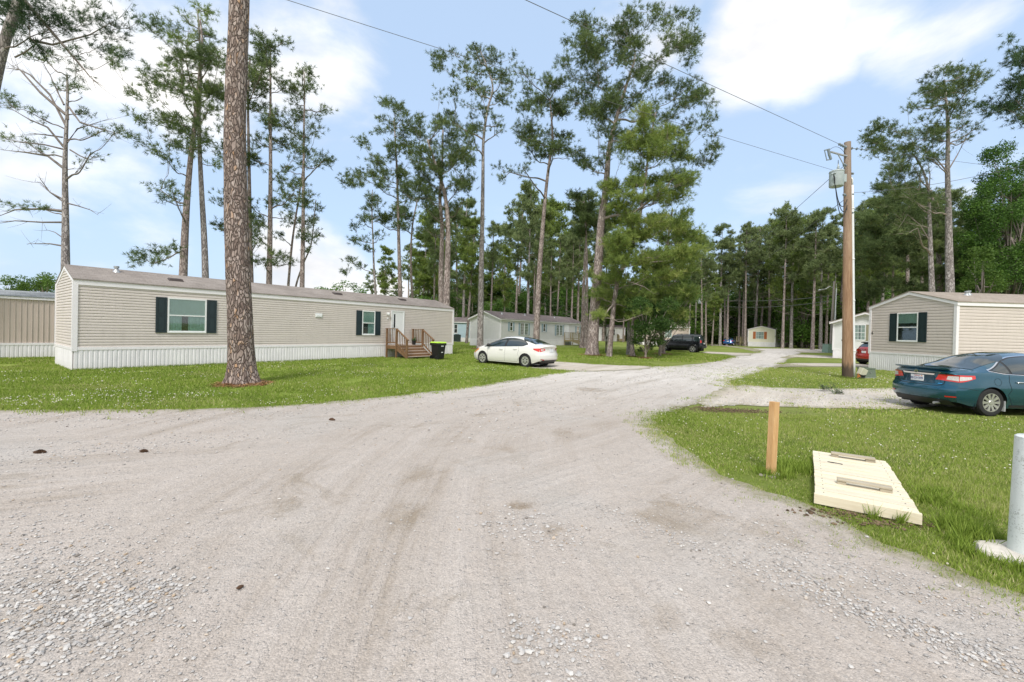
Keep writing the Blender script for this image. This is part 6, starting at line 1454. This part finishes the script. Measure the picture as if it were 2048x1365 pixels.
hero('tall pine with widely reaching left boughs over the beige home door', None, 37., [(801, 612), (798, 500), (796, 420), (794, 350), (791, 290), (788, 240)], .24, .04,
     fill(745, 205, 830, 300, 14, 11, 18, 17, .4) + fill(690, 280, 850, 360, 20, 11, 20, 18) + fill(675, 330, 760, 380, 7, 8, 14, 19) + fill(730, 360, 850, 450, 14, 11, 19, 20), 55, 3., tuft=.28, per=9, wid=.013, dens=.65)
hero('slim bent pine stem behind the beige home door, left of the thick pair', None, 42., [(826, 615), (822, 540), (824, 460), (835, 400)], .17, .06, fill(790, 380, 870, 480, 9, 12, 18, 21), 57, 2., tuft=.3, per=9, wid=.014, dens=.7)
hero('right trunk of the thick close pair of pines behind the beige roof end', None, 33., [(892, 640), (894, 560), (896, 470), (893, 410), (882, 360), (868, 320), (855, 280)], .36, .07,
     fill(830, 300, 940, 380, 22, 14, 22, 22) + fill(800, 320, 880, 420, 12, 12, 20, 23) + fill(870, 240, 960, 330, 12, 12, 18, 24), 59, 2.8, tuft=.26, per=10, wid=.012, dens=.85)
hero('left trunk of the thick close pair of pines behind the beige roof end', None, 35., [(884, 640), (882, 560), (884, 460), (880, 400), (884, 330), (886, 260)], .31, .06,
     fill(820, 225, 920, 300, 14, 11, 18, 25) + [(780, 250, 10), (810, 235, 12), (795, 215, 8), (840, 235, 13)] + fill(850, 380, 930, 470, 12, 12, 20, 26), 61, 2.6, tuft=.27, per=9, wid=.012, dens=.7)
hero('tall clear stemmed pine rising from the nose of the white sedan', (960, 699), None, [(961, 640), (963, 520), (965, 420), (966, 340), (967, 280), (975, 220), (985, 170), (960, 100)], .30, .05,
     [(868, 110, 12), (885, 108, 14), (905, 100, 12), (880, 135, 13), (900, 150, 13), (925, 130, 13), (945, 95, 13), (960, 110, 14), (975, 125, 14), (940, 165, 15), (960, 185, 14), (985, 150, 15), (1005, 155, 15), (1020, 165, 11), (930, 210, 12), (900, 225, 11), (870, 230, 12), (885, 245, 10), (915, 255, 10), (1000, 195, 14), (1015, 210, 10), (970, 215, 14), (990, 235, 12), (945, 235, 10), (1005, 260, 10), (950, 90, 9), (985, 105, 11), (955, 150, 14)] + fill(870, 95, 1030, 200, 20, 10, 15, 163) + fill(900, 170, 1020, 270, 14, 9, 14, 164), 63, 2.8,
     bark=M_BARKG, limbm=M_LIMBP, tuft=.25, per=10, wid=.012, dens=.95, sub=.46, limb_r=1.3, flare=1.15, straw=.9)
hero('tall high forking pine rising behind the back of the white sedan', (1072, 702), 36., [(1074, 640), (1079, 540), (1086, 450), (1091, 390), (1098, 330), (1105, 280), (1100, 200)], .30, .06,
     fill(1040, 135, 1130, 230, 16, 13, 21, 27) + fill(1030, 200, 1150, 290, 18, 13, 22, 28) + fill(1035, 280, 1150, 320, 13, 12, 20, 29) + [(1000, 335, 12), (1020, 345, 14), (1045, 335, 14), (1000, 360, 9), (1030, 250, 14), (1160, 300, 12)], 67, 3., tuft=.26, per=10, wid=.012, dens=.75, limb_r=1.2, flare=1.1)
hero('largest spreading pine in the middle with a ring of fallen needles at its foot', (1184, 711), None, [(1188, 640), (1196, 540), (1202, 450), (1210, 390), (1214, 350), (1218, 300), (1232, 240), (1250, 180), (1270, 120)], .47, .07,
     fill(1120, 60, 1200, 130, 10, 14, 22, 30) + fill(1150, 40, 1270, 140, 18, 15, 24, 31) + fill(1240, 20, 1400, 130, 20, 14, 24, 32) + fill(1330, 60, 1405, 150, 9, 12, 20, 33) + fill(1130, 130, 1300, 230, 22, 16, 26, 34) + fill(1290, 150, 1430, 240, 17, 14, 24, 35) + fill(1150, 220, 1260, 300, 12, 15, 24, 36)
     + fill(1300, 230, 1440, 340, 18, 13, 22, 37) + fill(1130, 290, 1200, 340, 8, 12, 20, 38) + fill(1330, 340, 1400, 380, 6, 10, 16, 39) + [(1310, 20, 11), (1345, 28, 10), (1430, 235, 10), (1425, 290, 10)], 71, 3.8, tuft=.25, per=10, wid=.011, dens=.85, limb_r=1.5, limbm=M_LIMBP, flare=1.3, straw=1.1)
hero('leaning light green pine growing in front of the largest pine, over the lawn', (1218, 713), 31., [(1224, 650), (1232, 580), (1248, 530), (1270, 480), (1282, 420), (1292, 350), (1300, 280), (1312, 225)], .21, .04,
     fill(1270, 215, 1350, 290, 10, 14, 22, 40, .4) + fill(1250, 270, 1390, 370, 22, 16, 26, 41) + fill(1215, 360, 1390, 470, 34, 18, 28, 42) + fill(1220, 460, 1400, 560, 34, 18, 28, 43) + fill(1190, 545, 1390, 640, 26, 15, 24, 143) + [(1400, 495, 14), (1380, 520, 14), (1200, 560, 18), (1190, 590, 16), (1210, 610, 14)], 73, 2.8, mat=M_NEEDL, bark=M_BARK, limbm=M_LIMBP, tuft=.28, per=12, wid=.011, dens=.95, tone0=.56, flare=1.15,
     bare=[[(1262, 530, -.6), (1300, 525, -1), (1340, 522, -1.2), (1352, 512, -1.2)], [(1240, 560, -.5), (1262, 565, -1), (1290, 575, -1.2), (1310, 590, -1.3)]])
hero('small reddish pine trunk standing left of the leafy shrub', (1266, 712), 31.6, [(1264, 680), (1266, 640), (1272, 600), (1285, 570)], .17, .05, fill(1250, 560, 1330, 620, 10, 13, 20, 44), 77, 1.5, mat=M_NEEDL, tuft=.28, per=10, wid=.012, dens=.8, straw=.5)
hero('short pale trunk between the leaning pine and the small reddish pine', (1257, 706), 34., [(1257, 670), (1258, 640), (1262, 610)], .16, .08, fill(1225, 590, 1290, 640, 7, 12, 18, 45), 78, 1.5, mat=M_NEEDL, bark=M_BARKG, tuft=.28, per=10, wid=.012, dens=.8)
hero('reddish pine trunk at the front wheel of the black off-road wagon', (1324, 704), 37., [(1324, 670), (1326, 630), (1330, 560), (1336, 480), (1345, 420)], .25, .06, fill(1290, 420, 1390, 540, 22, 14, 22, 46), 79, 2.5, mat=M_NEEDL, tuft=.28, per=10, wid=.013, dens=.8, straw=.9)
hero('straight dark trunk just left of the largest pine, behind it', (1164, 694), 47., [(1166, 640), (1168, 560), (1172, 480), (1176, 420), (1180, 390)], .27, .06, fill(1135, 375, 1215, 470, 22, 11, 18, 47), 81, 3., tuft=.32, per=9, wid=.016, dens=.8)
hero('twin straight trunk behind the largest pine, close to its left side', (1172, 694), 46., [(1173, 640), (1174, 560), (1172, 470), (1168, 400)], .22, .05, fill(1140, 385, 1200, 450, 9, 10, 16, 48), 82, 2., tuft=.32, per=9, wid=.016, dens=.8)
# right side
hero('tall pine with flat windblown crown behind the taupe home roof', None, 33., [(1900, 590), (1898, 500), (1897, 420), (1895, 340), (1896, 270), (1893, 210), (1888, 160)], .36, .06,
     fill(1850, 140, 1970, 200, 18, 11, 19, 50) + fill(1830, 170, 1930, 240, 14, 10, 18, 51) + [(1955, 165, 13), (1970, 155, 10), (1815, 215, 11), (1835, 215, 14)] + fill(1735, 248, 1885, 308, 40, 9, 16, 52) + fill(1760, 300, 1880, 350, 18, 9, 15, 53) + [(1745, 285, 9), (1755, 255, 9), (1930, 250, 12), (1950, 258, 12), (1940, 275, 10), (1925, 240, 9)] + fill(1760, 385, 1880, 420, 8, 8, 13, 54), 83, 2.6, mat=M_NEED, bark=M_BARKG, limbm=M_LIMBP, tuft=.24, per=10, wid=.011, dens=.75, flatz=.4, limb_r=1.3,
     bare=[[(1897, 340, 0), (1915, 310, 0), (1925, 290, 0), (1938, 265, 0)], [(1895, 345, 0), (1870, 315, 0), (1840, 295, 0), (1790, 280, 0)]])
hero('forked pale pine left of the tall spreading pine behind the taupe roof', None, 34., [(1864, 590), (1861, 500), (1859, 430), (1857, 380), (1845, 340), (1828, 310)], .28, .05,
     fill(1760, 330, 1860, 400, 14, 9, 16, 55) + fill(1780, 400, 1870, 470, 10, 9, 15, 56), 85, 2.4, bark=M_BARKG, limbm=M_LIMBP, tuft=.24, per=9, wid=.011, dens=.7, flatz=.4, bare=[[(1858, 480, 0), (1840, 450, 0), (1815, 430, 0), (1795, 460, 0)], [(1858, 390, 0), (1860, 350, 0), (1856, 330, 0), (1855, 315, 0)]])
hero('huge dark pine with low sweeping boughs filling the space behind the taupe home', None, 46., [(1880, 600), (1878, 520), (1872, 440), (1862, 380)], .42, .08,
     fill(1720, 370, 1900, 440, 34, 15, 24, 57, .5) + fill(1700, 430, 1940, 520, 60, 16, 25, 58) + fill(1700, 510, 1960, 600, 60, 16, 26, 59), 87, 4.5, tuft=.32, per=10, wid=.017, dens=.8, sub=.55, flatz=.35, tone0=.5)
hero('dark pine crown entering at the upper right edge of the picture', None, 30., [(2110, 590), (2108, 420), (2105, 250), (2100, 120), (2095, 40)], .33, .06,
     fill(2010, 90, 2090, 180, 18, 14, 22, 60, .4) + fill(1990, 160, 2090, 250, 20, 13, 20, 61) + [(1955, 215, 10), (1970, 205, 12), (1975, 225, 9), (2015, 80, 10)], 89, 2.4, mat=M_NEEDD, tuft=.24, per=10, wid=.011, dens=.85)
# ---- broad-leaved trees
def leafy(root, h_, clusters, seed, mat, leaf=.12, per=260, trunk=None, r0=.15, bark=None, tone0=.5, spread_shell=.5):
    rng = np.random.default_rng(seed); rnd = random.Random(seed); V, T = [], []
    tr = trunk or [Vector((0, 0, -.1)), Vector((0, 0, h_ * .35)), Vector((.1, 0, h_ * .7))]
    mb = MB(); q = smooth_path(tr, 4); mb.tube(q, [r0 * (1 - .75 * i / (len(q) - 1)) for i in range(len(q))], 8)
    for c, cr in clusters:
        c = Vector(c); a = q[min(len(q) - 1, rnd.randint(1, len(q) - 1))]; m = a.lerp(c, .5) + Vector((0, 0, -.1)); mb.tube([a, m, c], [r0 * .35, r0 * .22, .01], 5)
    obj('trunk', mb, bark or M_LIMB, root, smooth=True)
    for c, cr in clusters:
        n = max(24, int(per * cr * cr * 3)); n = min(n, 5200); u = rng.normal(0, 1, (n, 3)); u /= np.linalg.norm(u, axis=1, keepdims=True); rr = cr * (1 - spread_shell * rng.random(n) ** 1.5)
        lump = 1 + .28 * np.sin(u[:, 0] * 5 + seed) * np.cos(u[:, 1] * 6) + .18 * np.sin(u[:, 2] * 9 + cr); P = np.array(c) + u * (rr * lump)[:, None] * np.array([1, 1, .8])
        t = tone0 + rng.normal(0, .08) + rng.normal(0, .16, n); v, tt = leaves(P, np.full(n, leaf), rng, np.clip(t, 0, 1)); V.append(v); T.append(tt)
    V = np.concatenate(V); npmesh('crown', V, np.arange(len(V)).reshape(-1, 4), mat, root, tone=np.concatenate(T)); STAT[0] += len(V) // 4
def hero_leafy(name, label, base_px, d, cl, seed, mat, leaf, per, depth=1., r0=.1, tone0=.5, trunk_px=None, cat='tree', group=None, shell=.5, bark=None):
    rnd = random.Random(seed)
    if d is None: d = G(*base_px)[1]
    b = Vector((at(base_px[0], base_px[1], d).x, d, 0)); r = thing(name, label, cat, b, 0, group)
    C_ = [(at(c[0], c[1], d + rnd.uniform(-depth, depth)) - b, c[2] / F * d) for c in cl]
    tr = [Vector((0, 0, -.1))] + [at(x, y, d) - b for x, y in trunk_px] if trunk_px else None
    leafy(r, max(c.z for c, _ in C_), C_, seed, mat, leaf, per, tr, r0, bark, tone0, shell); return r
s_ = hero_leafy('leafy_shrub', 'small dark green leafy shrub on the lawn in front of the black off-road wagon', (1291, 718), 29.8, fill(1255, 600, 1340, 660, 16, 12, 19, 70) + fill(1270, 650, 1325, 690, 9, 8, 14, 71) + [(1280, 700, 6), (1300, 695, 7)], 101, M_LEAFD, .10, 900, 1., .09, .55, [(1291, 700), (1290, 680), (1292, 640)], 'shrub', bark=M_LIMBP); straw_ring(s_, .55)
hero_leafy('leafy_tree', 'pale green broad-leaved tree spreading above the black off-road wagon', (1320, 700), 34., fill(1290, 555, 1400, 600, 14, 14, 22, 72) + fill(1280, 590, 1385, 660, 16, 13, 20, 73), 103, M_LEAFL, .10, 380, 1.6, .12, .45, [(1322, 660), (1326, 610), (1336, 570)], bark=M_LIMBP)
hero_leafy('leafy_tree', 'light leafy sapling growing against the right side of the largest pine', (1212, 704), 36., fill(1180, 560, 1240, 620, 12, 11, 17, 74) + fill(1200, 620, 1250, 660, 5, 9, 13, 75), 105, M_LEAFL, .11, 420, 1.4, .07, .5, [(1212, 670), (1210, 620), (1208, 580)])
for i, (cx, cy, w_, h_, lab) in enumerate(((30, 560, 34, 18, 'round leafy treetop at the far left edge behind the tan metal home'), (85, 556, 30, 14, 'pale leafy treetop just left of the beige home gable'), (700, 575, 44, 26, 'broad green treetop over the middle of the beige roof'), (650, 590, 30, 14, 'small green treetop left of the broad one, over the beige roof'), (560, 590, 34, 10, 'low green treetop peeping over the beige roof behind the slender pines'), (850, 606, 26, 12, 'low green treetop over the right end of the beige roof'))):
    d = 55.
    hero_leafy('leafy_tree', lab, (cx, 700), d, fill(cx - w_, cy - h_ * .5, cx + w_, cy + h_ * 1.6, 14, 9, 14, 200 + i, .4) + [(cx, cy + h_ * 2, w_ * .8)], 210 + i, M_LEAF if i > 1 else M_LEAFL, .20, 120, 2.5, .2, .5, group='treetops behind the beige home')
r_ = [('large leafy tree filling the right edge behind the taupe home', 2010, 42., fill(1955, 285, 2090, 390, 16, 15, 24, 180, .3) + fill(1930, 370, 2080, 480, 26, 16, 26, 80, .2) + fill(1920, 470, 2090, 600, 40, 18, 28, 81), M_LEAF), ('lighter leafy tree in front of the huge dark pine, above the taupe roof', 1960, 38., fill(1915, 500, 2000, 600, 20, 13, 20, 82, .3), M_LEAFL)]
for i, (lab, px, d, cl, m) in enumerate(r_): hero_leafy('leafy_tree', lab, (px, 720), d, cl, 230 + i, m, .16, 260, 3., .25, .22 + .15 * i)
# weeds on the drive
def weed(label, px, py, s, seed):
    rnd = random.Random(seed); x, y = G(px, py); r = thing('weed_clump', label, 'weed', (x, y, .01)); mb = MB(); st = MB()
    for i in range(13):
        a = rnd.uniform(0, 6.28); l = s * rnd.uniform(.5, 1); e = rnd.uniform(.5, 1.4); d = Vector((math.cos(a) * math.cos(e), math.sin(a) * math.cos(e), math.sin(e))); p0 = Vector((rnd.gauss(0, .12) * s * 3, rnd.gauss(0, .06), 0)); st.tube([p0, p0 + d * l], .004, 4)
        for j in range(7):
            f = .3 + .7 * j / 6; p = p0 + d * l * f; b_ = rnd.uniform(0, 6.28); ld = Vector((math.cos(b_), math.sin(b_), .4)) * .07; w_ = ld.cross(Vector((0, 0, 1))).normalized() * .022; mb.add([p, p + ld * .5 + w_, p + ld, p + ld * .5 - w_], [(0, 1, 2, 3)])
    obj('stems', st, M_LIMB, r); obj('leaves', mb, pbr('weed_leaf', (.06, .12, .035), .6, var=.4, sc=20), r)
weed('broad leafed weed growing in the pale gravel drive left of the teal sedan', 1655, 784, .34, 3); weed('smaller weed right of the broad leafed one in the gravel drive', 1675, 789, .2, 4)
# ------------------------------------------------------------------ woodland: real copies of a few trees
def proto_pine(seed, h_, crown0, wd, m, bark, lab='x', dens=.66):
    rnd = random.Random(seed); r = thing('pine_tree', 'p', 'tree', (0, 0, 0)); cl = []
    for i in range(int(34 * (1 - crown0) * 2)):
        f = rnd.random() ** .8; z = h_ * (crown0 + (1 - crown0) * f); w_ = wd * (1 - .75 * max(0, f - .35)) * (.55 + .45 * min(1, f * 3)); a = rnd.uniform(0, 6.28); q = w_ * math.sqrt(rnd.random()); cl.append((Vector((math.cos(a) * q, math.sin(a) * q, z)), rnd.uniform(.7, 1.3)))
    cl.append((Vector((0, 0, h_ * .99)), .7))
    bend = rnd.uniform(-.5, .5); b2 = rnd.uniform(-.5, .5)
    bare = []
    for i in range(8):
        z = h_ * rnd.uniform(crown0 * .5, crown0 + .1); a = rnd.uniform(0, 6.28); l = rnd.uniform(.7, 2.4); bare.append([Vector((0, 0, z)), Vector((math.cos(a) * l * .4, math.sin(a) * l * .4, z + .05 * l)), Vector((math.cos(a) * l * .8, math.sin(a) * l * .8, z + .2 * l)), Vector((math.cos(a) * l, math.sin(a) * l, z + .3 * l))])
    build_pine(r, [Vector((0, 0, -.1)), Vector((bend * .5, b2 * .5, h_ * .4)), Vector((bend, b2, h_ * .75)), Vector((bend * .7, b2, h_))], .012 * h_ + .03, .04, cl, seed, tuft=.42, per=9, wid=.030, dens=dens, mat=m, bark=bark, sides=8, sub=.75, flare=1.1, bare=bare)
    r['h'] = h_; return r
def proto_leafy(seed, h_, wd, m, low=.12, leaf=.30, per=42):
    rnd = random.Random(seed); r = thing('leafy_tree', 'p', 'tree', (0, 0, 0)); cl = []
    for i in range(22):
        f = rnd.random(); z = h_ * (low + (1 - low) * f); w_ = wd * math.sin(pi * (.22 + .72 * f)); a = rnd.uniform(0, 6.28); q = w_ * math.sqrt(rnd.random()); cl.append((Vector((math.cos(a) * q, math.sin(a) * q, z)), rnd.uniform(.16, .26) * h_ * .75))
    leafy(r, h_, cl, seed, m, leaf, per, None, .022 * h_, None, .45, .6); r['h'] = h_; return r
HP = [proto_pine(301, 20., .50, 2.6, M_NEEDF, M_BARK), proto_pine(302, 21., .42, 3.0, M_NEEDF, M_BARKG), proto_pine(303, 18., .38, 2.4, M_NEEDL, M_BARK), proto_pine(304, 22., .6, 3.2, M_NEEDF, M_BARK), proto_pine(305, 16., .3, 2.8, M_NEEDL, M_BARKG), proto_pine(306, 20., .45, 3.4, M_NEEDF, M_BARK)]
HL = [proto_leafy(311, 9., 3., M_LEAF), proto_leafy(312, 11., 3.4, M_LEAF), proto_leafy(313, 7., 2.8, M_LEAFD, .05), proto_leafy(314, 9., 3.2, M_LEAFL, .1)]
used = set()
def put(protos, k, x, y, hh, label, group, rz, sx=1.):
    p = protos[k % len(protos)]; s = hh / p['h']
    if id(p) not in used:
        used.add(id(p)); p.location = (x, y, 0); p.rotation_euler = (0, 0, rz); p.scale = (s * sx, s * sx, s); p['label'] = label; p['group'] = group; return p
    o = dup(p, (x, y, 0), rz, label, group, (s * sx, s * sx, s)); return o
SKY = curve([(560, 620), (640, 610), (700, 560), (760, 470), (830, 400), (900, 400), (960, 440), (1000, 400), (1040, 370), (1080, 380), (1130, 440), (1180, 390), (1230, 430), (1300, 420), (1390, 480), (1430, 468), (1480, 448), (1530, 415), (1580, 415), (1620, 432), (1665, 420), (1700, 440), (1760, 400), (1830, 380), (1950, 400), (2100, 380)])
rnd = random.Random(77)
def inv_label(px, kind, d):
    return kind
def spot_ok(px, d): return True
k = 0
# front row: trunks one can follow down to the ground, (px, distance, top py, radius-ish variant)
front = [(770, 62, 500, 2), (842, 58, 470, 2), (856, 60, 430, 4), (925, 62, 400, 1), (933, 54, 440, 2), (1008, 60, 500, 2), (1054, 62, 372, 1), (1112, 66, 470, 3), (1131, 72, 480, 0), (1154, 64, 400, 0),
         (1376, 68, 500, 0), (1404, 60, 470, 3), (1412, 62, 520, 0), (1424, 70, 560, 2), (1440, 73, 455, 1), (1454, 76, 480, 0), (1490, 74, 447, 3), (1520, 84, 500, 2), (1565, 66, 412, 5), (1582, 68, 440, 4), (1597, 78, 520, 2), (1625, 62, 430, 0), (1641, 66, 425, 1), (1652, 70, 450, 3), (1732, 56, 430, 2), (1760, 60, 400, 1), (1812, 58, 370, 3), (1950, 60, 400, 0), (2040, 58, 380, 1),
         (980, 52, 445, 3), (1030, 70, 450, 3), (1066, 75, 430, 0), (1100, 60, 500, 3), (1142, 62, 470, 0), (1478, 80, 470, 3), (1506, 92, 460, 0), (1536, 88, 440, 3), (1612, 74, 440, 0), (1677, 72, 430, 3), (1716, 70, 410, 3), (1745, 66, 420, 0), (1785, 62, 400, 3), (1840, 60, 390, 0), (890, 64, 440, 3), (1090, 78, 420, 4), (866, 46, 420, 0)]
names = ['slim brown trunk', 'grey trunk', 'straight trunk', 'tall thin trunk', 'light crowned pine', 'broad light crowned pine']
lbl = {1404: 'tall thick trunk just right of the far pale pole, behind the black wagon', 1440: 'straight pine trunk left of the blue hatchback', 1490: 'pine trunk standing at the left corner of the cream home', 1565: 'thick dark pine trunk against the right wall of the cream home', 1582: 'leaning reddish pine trunk just right of the cream home', 1625: 'straight thick pine trunk with straw at its foot right of the cream home', 1641: 'pine trunk just left of the pale green utility box', 1652: 'darker pine trunk touching the left side of the lamp pole', 1732: 'pine behind the roof peak of the white home', 925: 'pine trunk above the blue home, left of its neighbour leaning one', 933: 'leaning pine trunk in front of the blue home'}
for px, d, ty, v in front:
    x = at(px, 690, d).x; hh = at(px, ty, d).z; o = put(HP, v, x, d, hh, lbl.get(px, 'slim tall pine of the front row of woodland edge trees'), 'pines along the woodland edge', rnd.uniform(0, 6.28), rnd.uniform(.75, 1.05))
    if px in (1404, 1582, 933, 1412, 1376): o.rotation_euler = (rnd.uniform(-.02, .02), .03, o.rotation_euler.z)
for px in list(range(700, 2130, 22)):
    d = rnd.uniform(78, 104); q = px + rnd.uniform(-8, 8); ty = SKY(q) + rnd.uniform(-6, 100 if q > 1150 else 165); x = at(q, 690, d).x; hh = max(7., at(q, ty, d).z)
    put(HP, rnd.randint(0, 5), x, d, hh, 'tall pine of the dense woodland standing behind the homes', 'pines of the woodland behind the homes', rnd.uniform(0, 6.28), rnd.uniform(.8, 1.1))
for i, px in enumerate(range(905, 2140, 19)):
    d = rnd.uniform(70, 84) if px > 1360 else rnd.uniform(66, 82); q = px + rnd.uniform(-8, 8)
    if 1150 < px < 1280: d = 96
    if 1290 < px < 1400: d = 80
    if 1400 <= px < 1482: d = 90
    if 1480 < px < 1600: d = 93
    ty = rnd.uniform(575, 625) if px > 1000 else rnd.uniform(590, 640); x = at(q, 690, d).x; hh = at(q, ty, d).z
    put(HL, i * 3 + rnd.randint(0, 1), x, d, hh, 'leafy understory tree among the trunks behind the homes', 'leafy trees under the woodland pines', rnd.uniform(0, 6.28), rnd.uniform(.9, 1.25))
for i, px in enumerate(range(880, 2160, 26)):
    d = rnd.uniform(100, 112); x = at(px, 690, d).x; hh = at(px, rnd.uniform(545, 590), d).z
    put(HL, i % 3 + (i % 2), x, d, hh, 'dark leafy tree deep inside the woodland', 'leafy trees deep in the woodland', rnd.uniform(0, 6.28), 1.3)
# far-off wood as one mass behind everything
rng = np.random.default_rng(9); n = 90000; pxs = rng.uniform(620, 2300, n); dd = rng.uniform(114, 132, n); X = (pxs - 1024) / F * dd; top_ = 7 + 3.5 * np.sin(pxs * .021) + 2 * np.sin(pxs * .07) + 6 * np.clip((pxs - 900) / 150, 0, 1)
Z = top_ * rng.random(n) ** .8; v, t = leaves(np.stack([X, dd, Z], 1), np.full(n, .75), rng, np.clip(rng.normal(.35, .2, n), 0, 1))
tag(npmesh('far_woods', v, np.arange(n * 4).reshape(-1, 4), M_LEAFD, tone=t), 'dark green mass of the far-off wood behind all trees', 'woods', kind='stuff')
# low woods beyond the left lots, hidden mostly by the beige home
# ------------------------------------------------------------------ lawns
grass_patch(2.2, 13, 2.2, 5.5, 1500, .015, .045, .0032, 6, .02, fuzz=.15, dry=.10)
grass_patch(2.2, 14, 5.5, 9.4, 900, .018, .05, .0045, 6, .03, fuzz=.3, dry=.12)
grass_patch(-15, 4, 7.2, 11, 420, .03, .075, .006, 6, .04)
grass_patch(-18, 6, 11, 16, 260, .03, .075, .009, 6, .05)
grass_patch(-26, 8, 16, 27, 110, .03, .08, .013, 6, .07)
grass_patch(7, 26, 9, 24, 100, .025, .06, .011, 6, .06, fuzz=.6, dry=.14)
grass_patch(-22, 18, 27, 46, 34, .04, .10, .026, 6, .12)
# taller tufts around feet of things
def ring_tufts(pts, n, hmin, hmax, sp=.03):
    P = np.array(pts); P = P[RNG.integers(0, len(P), n)] + RNG.normal(0, sp, (n, 2)); V, Q = blades(P, hmin, hmax, .006, 5, .02); GRV.append(V.reshape(-1, 3)); GRT.append(np.repeat(np.clip(RNG.normal(.4, .15, len(Q)), 0, .9), 3))
c_, s_ = math.cos(UG), math.sin(UG)
ring_tufts([(-14.85 + c_ * t + s_ * .06, 14.4 + s_ * t - c_ * .06) for t in np.linspace(0, 18, 200) if not 12.5 < t < 14.7], 1600, .04, .12)
ring_tufts([(3.31 + .14 * math.cos(a), 5.3 + .13 * math.sin(a)) for a in np.linspace(0, 6.28, 30)], 120, .05, .14)
ring_tufts([(4.09 + .35 * math.cos(a), 3.4 + .3 * math.sin(a)) for a in np.linspace(0, 6.28, 40)], 260, .04, .13); ring_tufts([(4.05, 3.75), (4.12, 3.85)], 110, .08, .22, .08)
ring_tufts([(4.55, 4.5), (4.8, 4.75), (4.6, 4.25)], 160, .05, .12, .09); ring_tufts([(3.7, 5.5), (3.9, 5.6)], 160, .06, .14, .12); ring_tufts([(3.50, 4.06), (3.66, 3.96)], 18, .08, .17, .015)
ring_tufts([(14.73 + .26 * math.cos(a), 18.59 + .26 * math.sin(a)) for a in np.linspace(0, 6.28, 30)], 90, .06, .16)
finish_grass()
# crumbs of dark soil where the lawn is worn through
def soil(px, py, sx, sy, n):
    c = G(px, py); P = RNG.normal(0, 1, (n, 2)) * (sx, sy) + c; return P
P = np.concatenate([soil(1470, 823, .55, .16, 900), soil(1420, 818, .3, .12, 300), soil(1500, 830, .5, .2, 250), soil(1700, 1030, .25, .06, 260), soil(1780, 1050, .2, .05, 160)])
V, Fc = rock_batch(P, .006 + .016 * RNG.random(len(P)) ** 2, .5, .012); tag(npmesh('soil_crumbs', V, Fc, tone_mat('dark_soil', [(0, (.06, .04, .025)), (1, (.20, .14, .09))], .9), tone=np.repeat(RNG.random(len(P)), 12)), 'dark crumbly soil and dead thatch on the worn lawn edge', 'soil', kind='stuff')
# clover heads
def clover():
    L = []
    for x0, x1, y0, y1, dn in ((2.4, 12, 3, 9.2, 13), (-14, 2, 7.5, 10.4, 44), (-16, 4, 10, 20, 10), (8, 22, 10, 22, 6)):
        P = scatter(x0, x1, y0, y1, dn); P = P[view_filter(P)]; nv = NOISEV(P, .55, 31.); P = P[RNG.random(len(P)) < np.clip(nv * 3.2 + .35, 0, 1)]
        for poly in HOUSE_FOOT: P = P[~inpoly(P, poly)]
        L.append(P[clear_of_roads(P, .02)])
    P = np.concatenate(L); dist = np.hypot(*P.T); V, Fc = rock_batch(P, .0055 + .00048 * dist, .9, .045); o = npmesh('clover_flowers', V, Fc, tone_mat('clover_head', [(0, (.50, .46, .36)), (1, (.78, .76, .66))], .8), tone=np.repeat(RNG.random(len(P)), 12)); tag(o, 'white clover heads dotted through the lawns', 'clover', kind='stuff'); print('clover', len(P))
clover()
print('foliage tris', STAT)
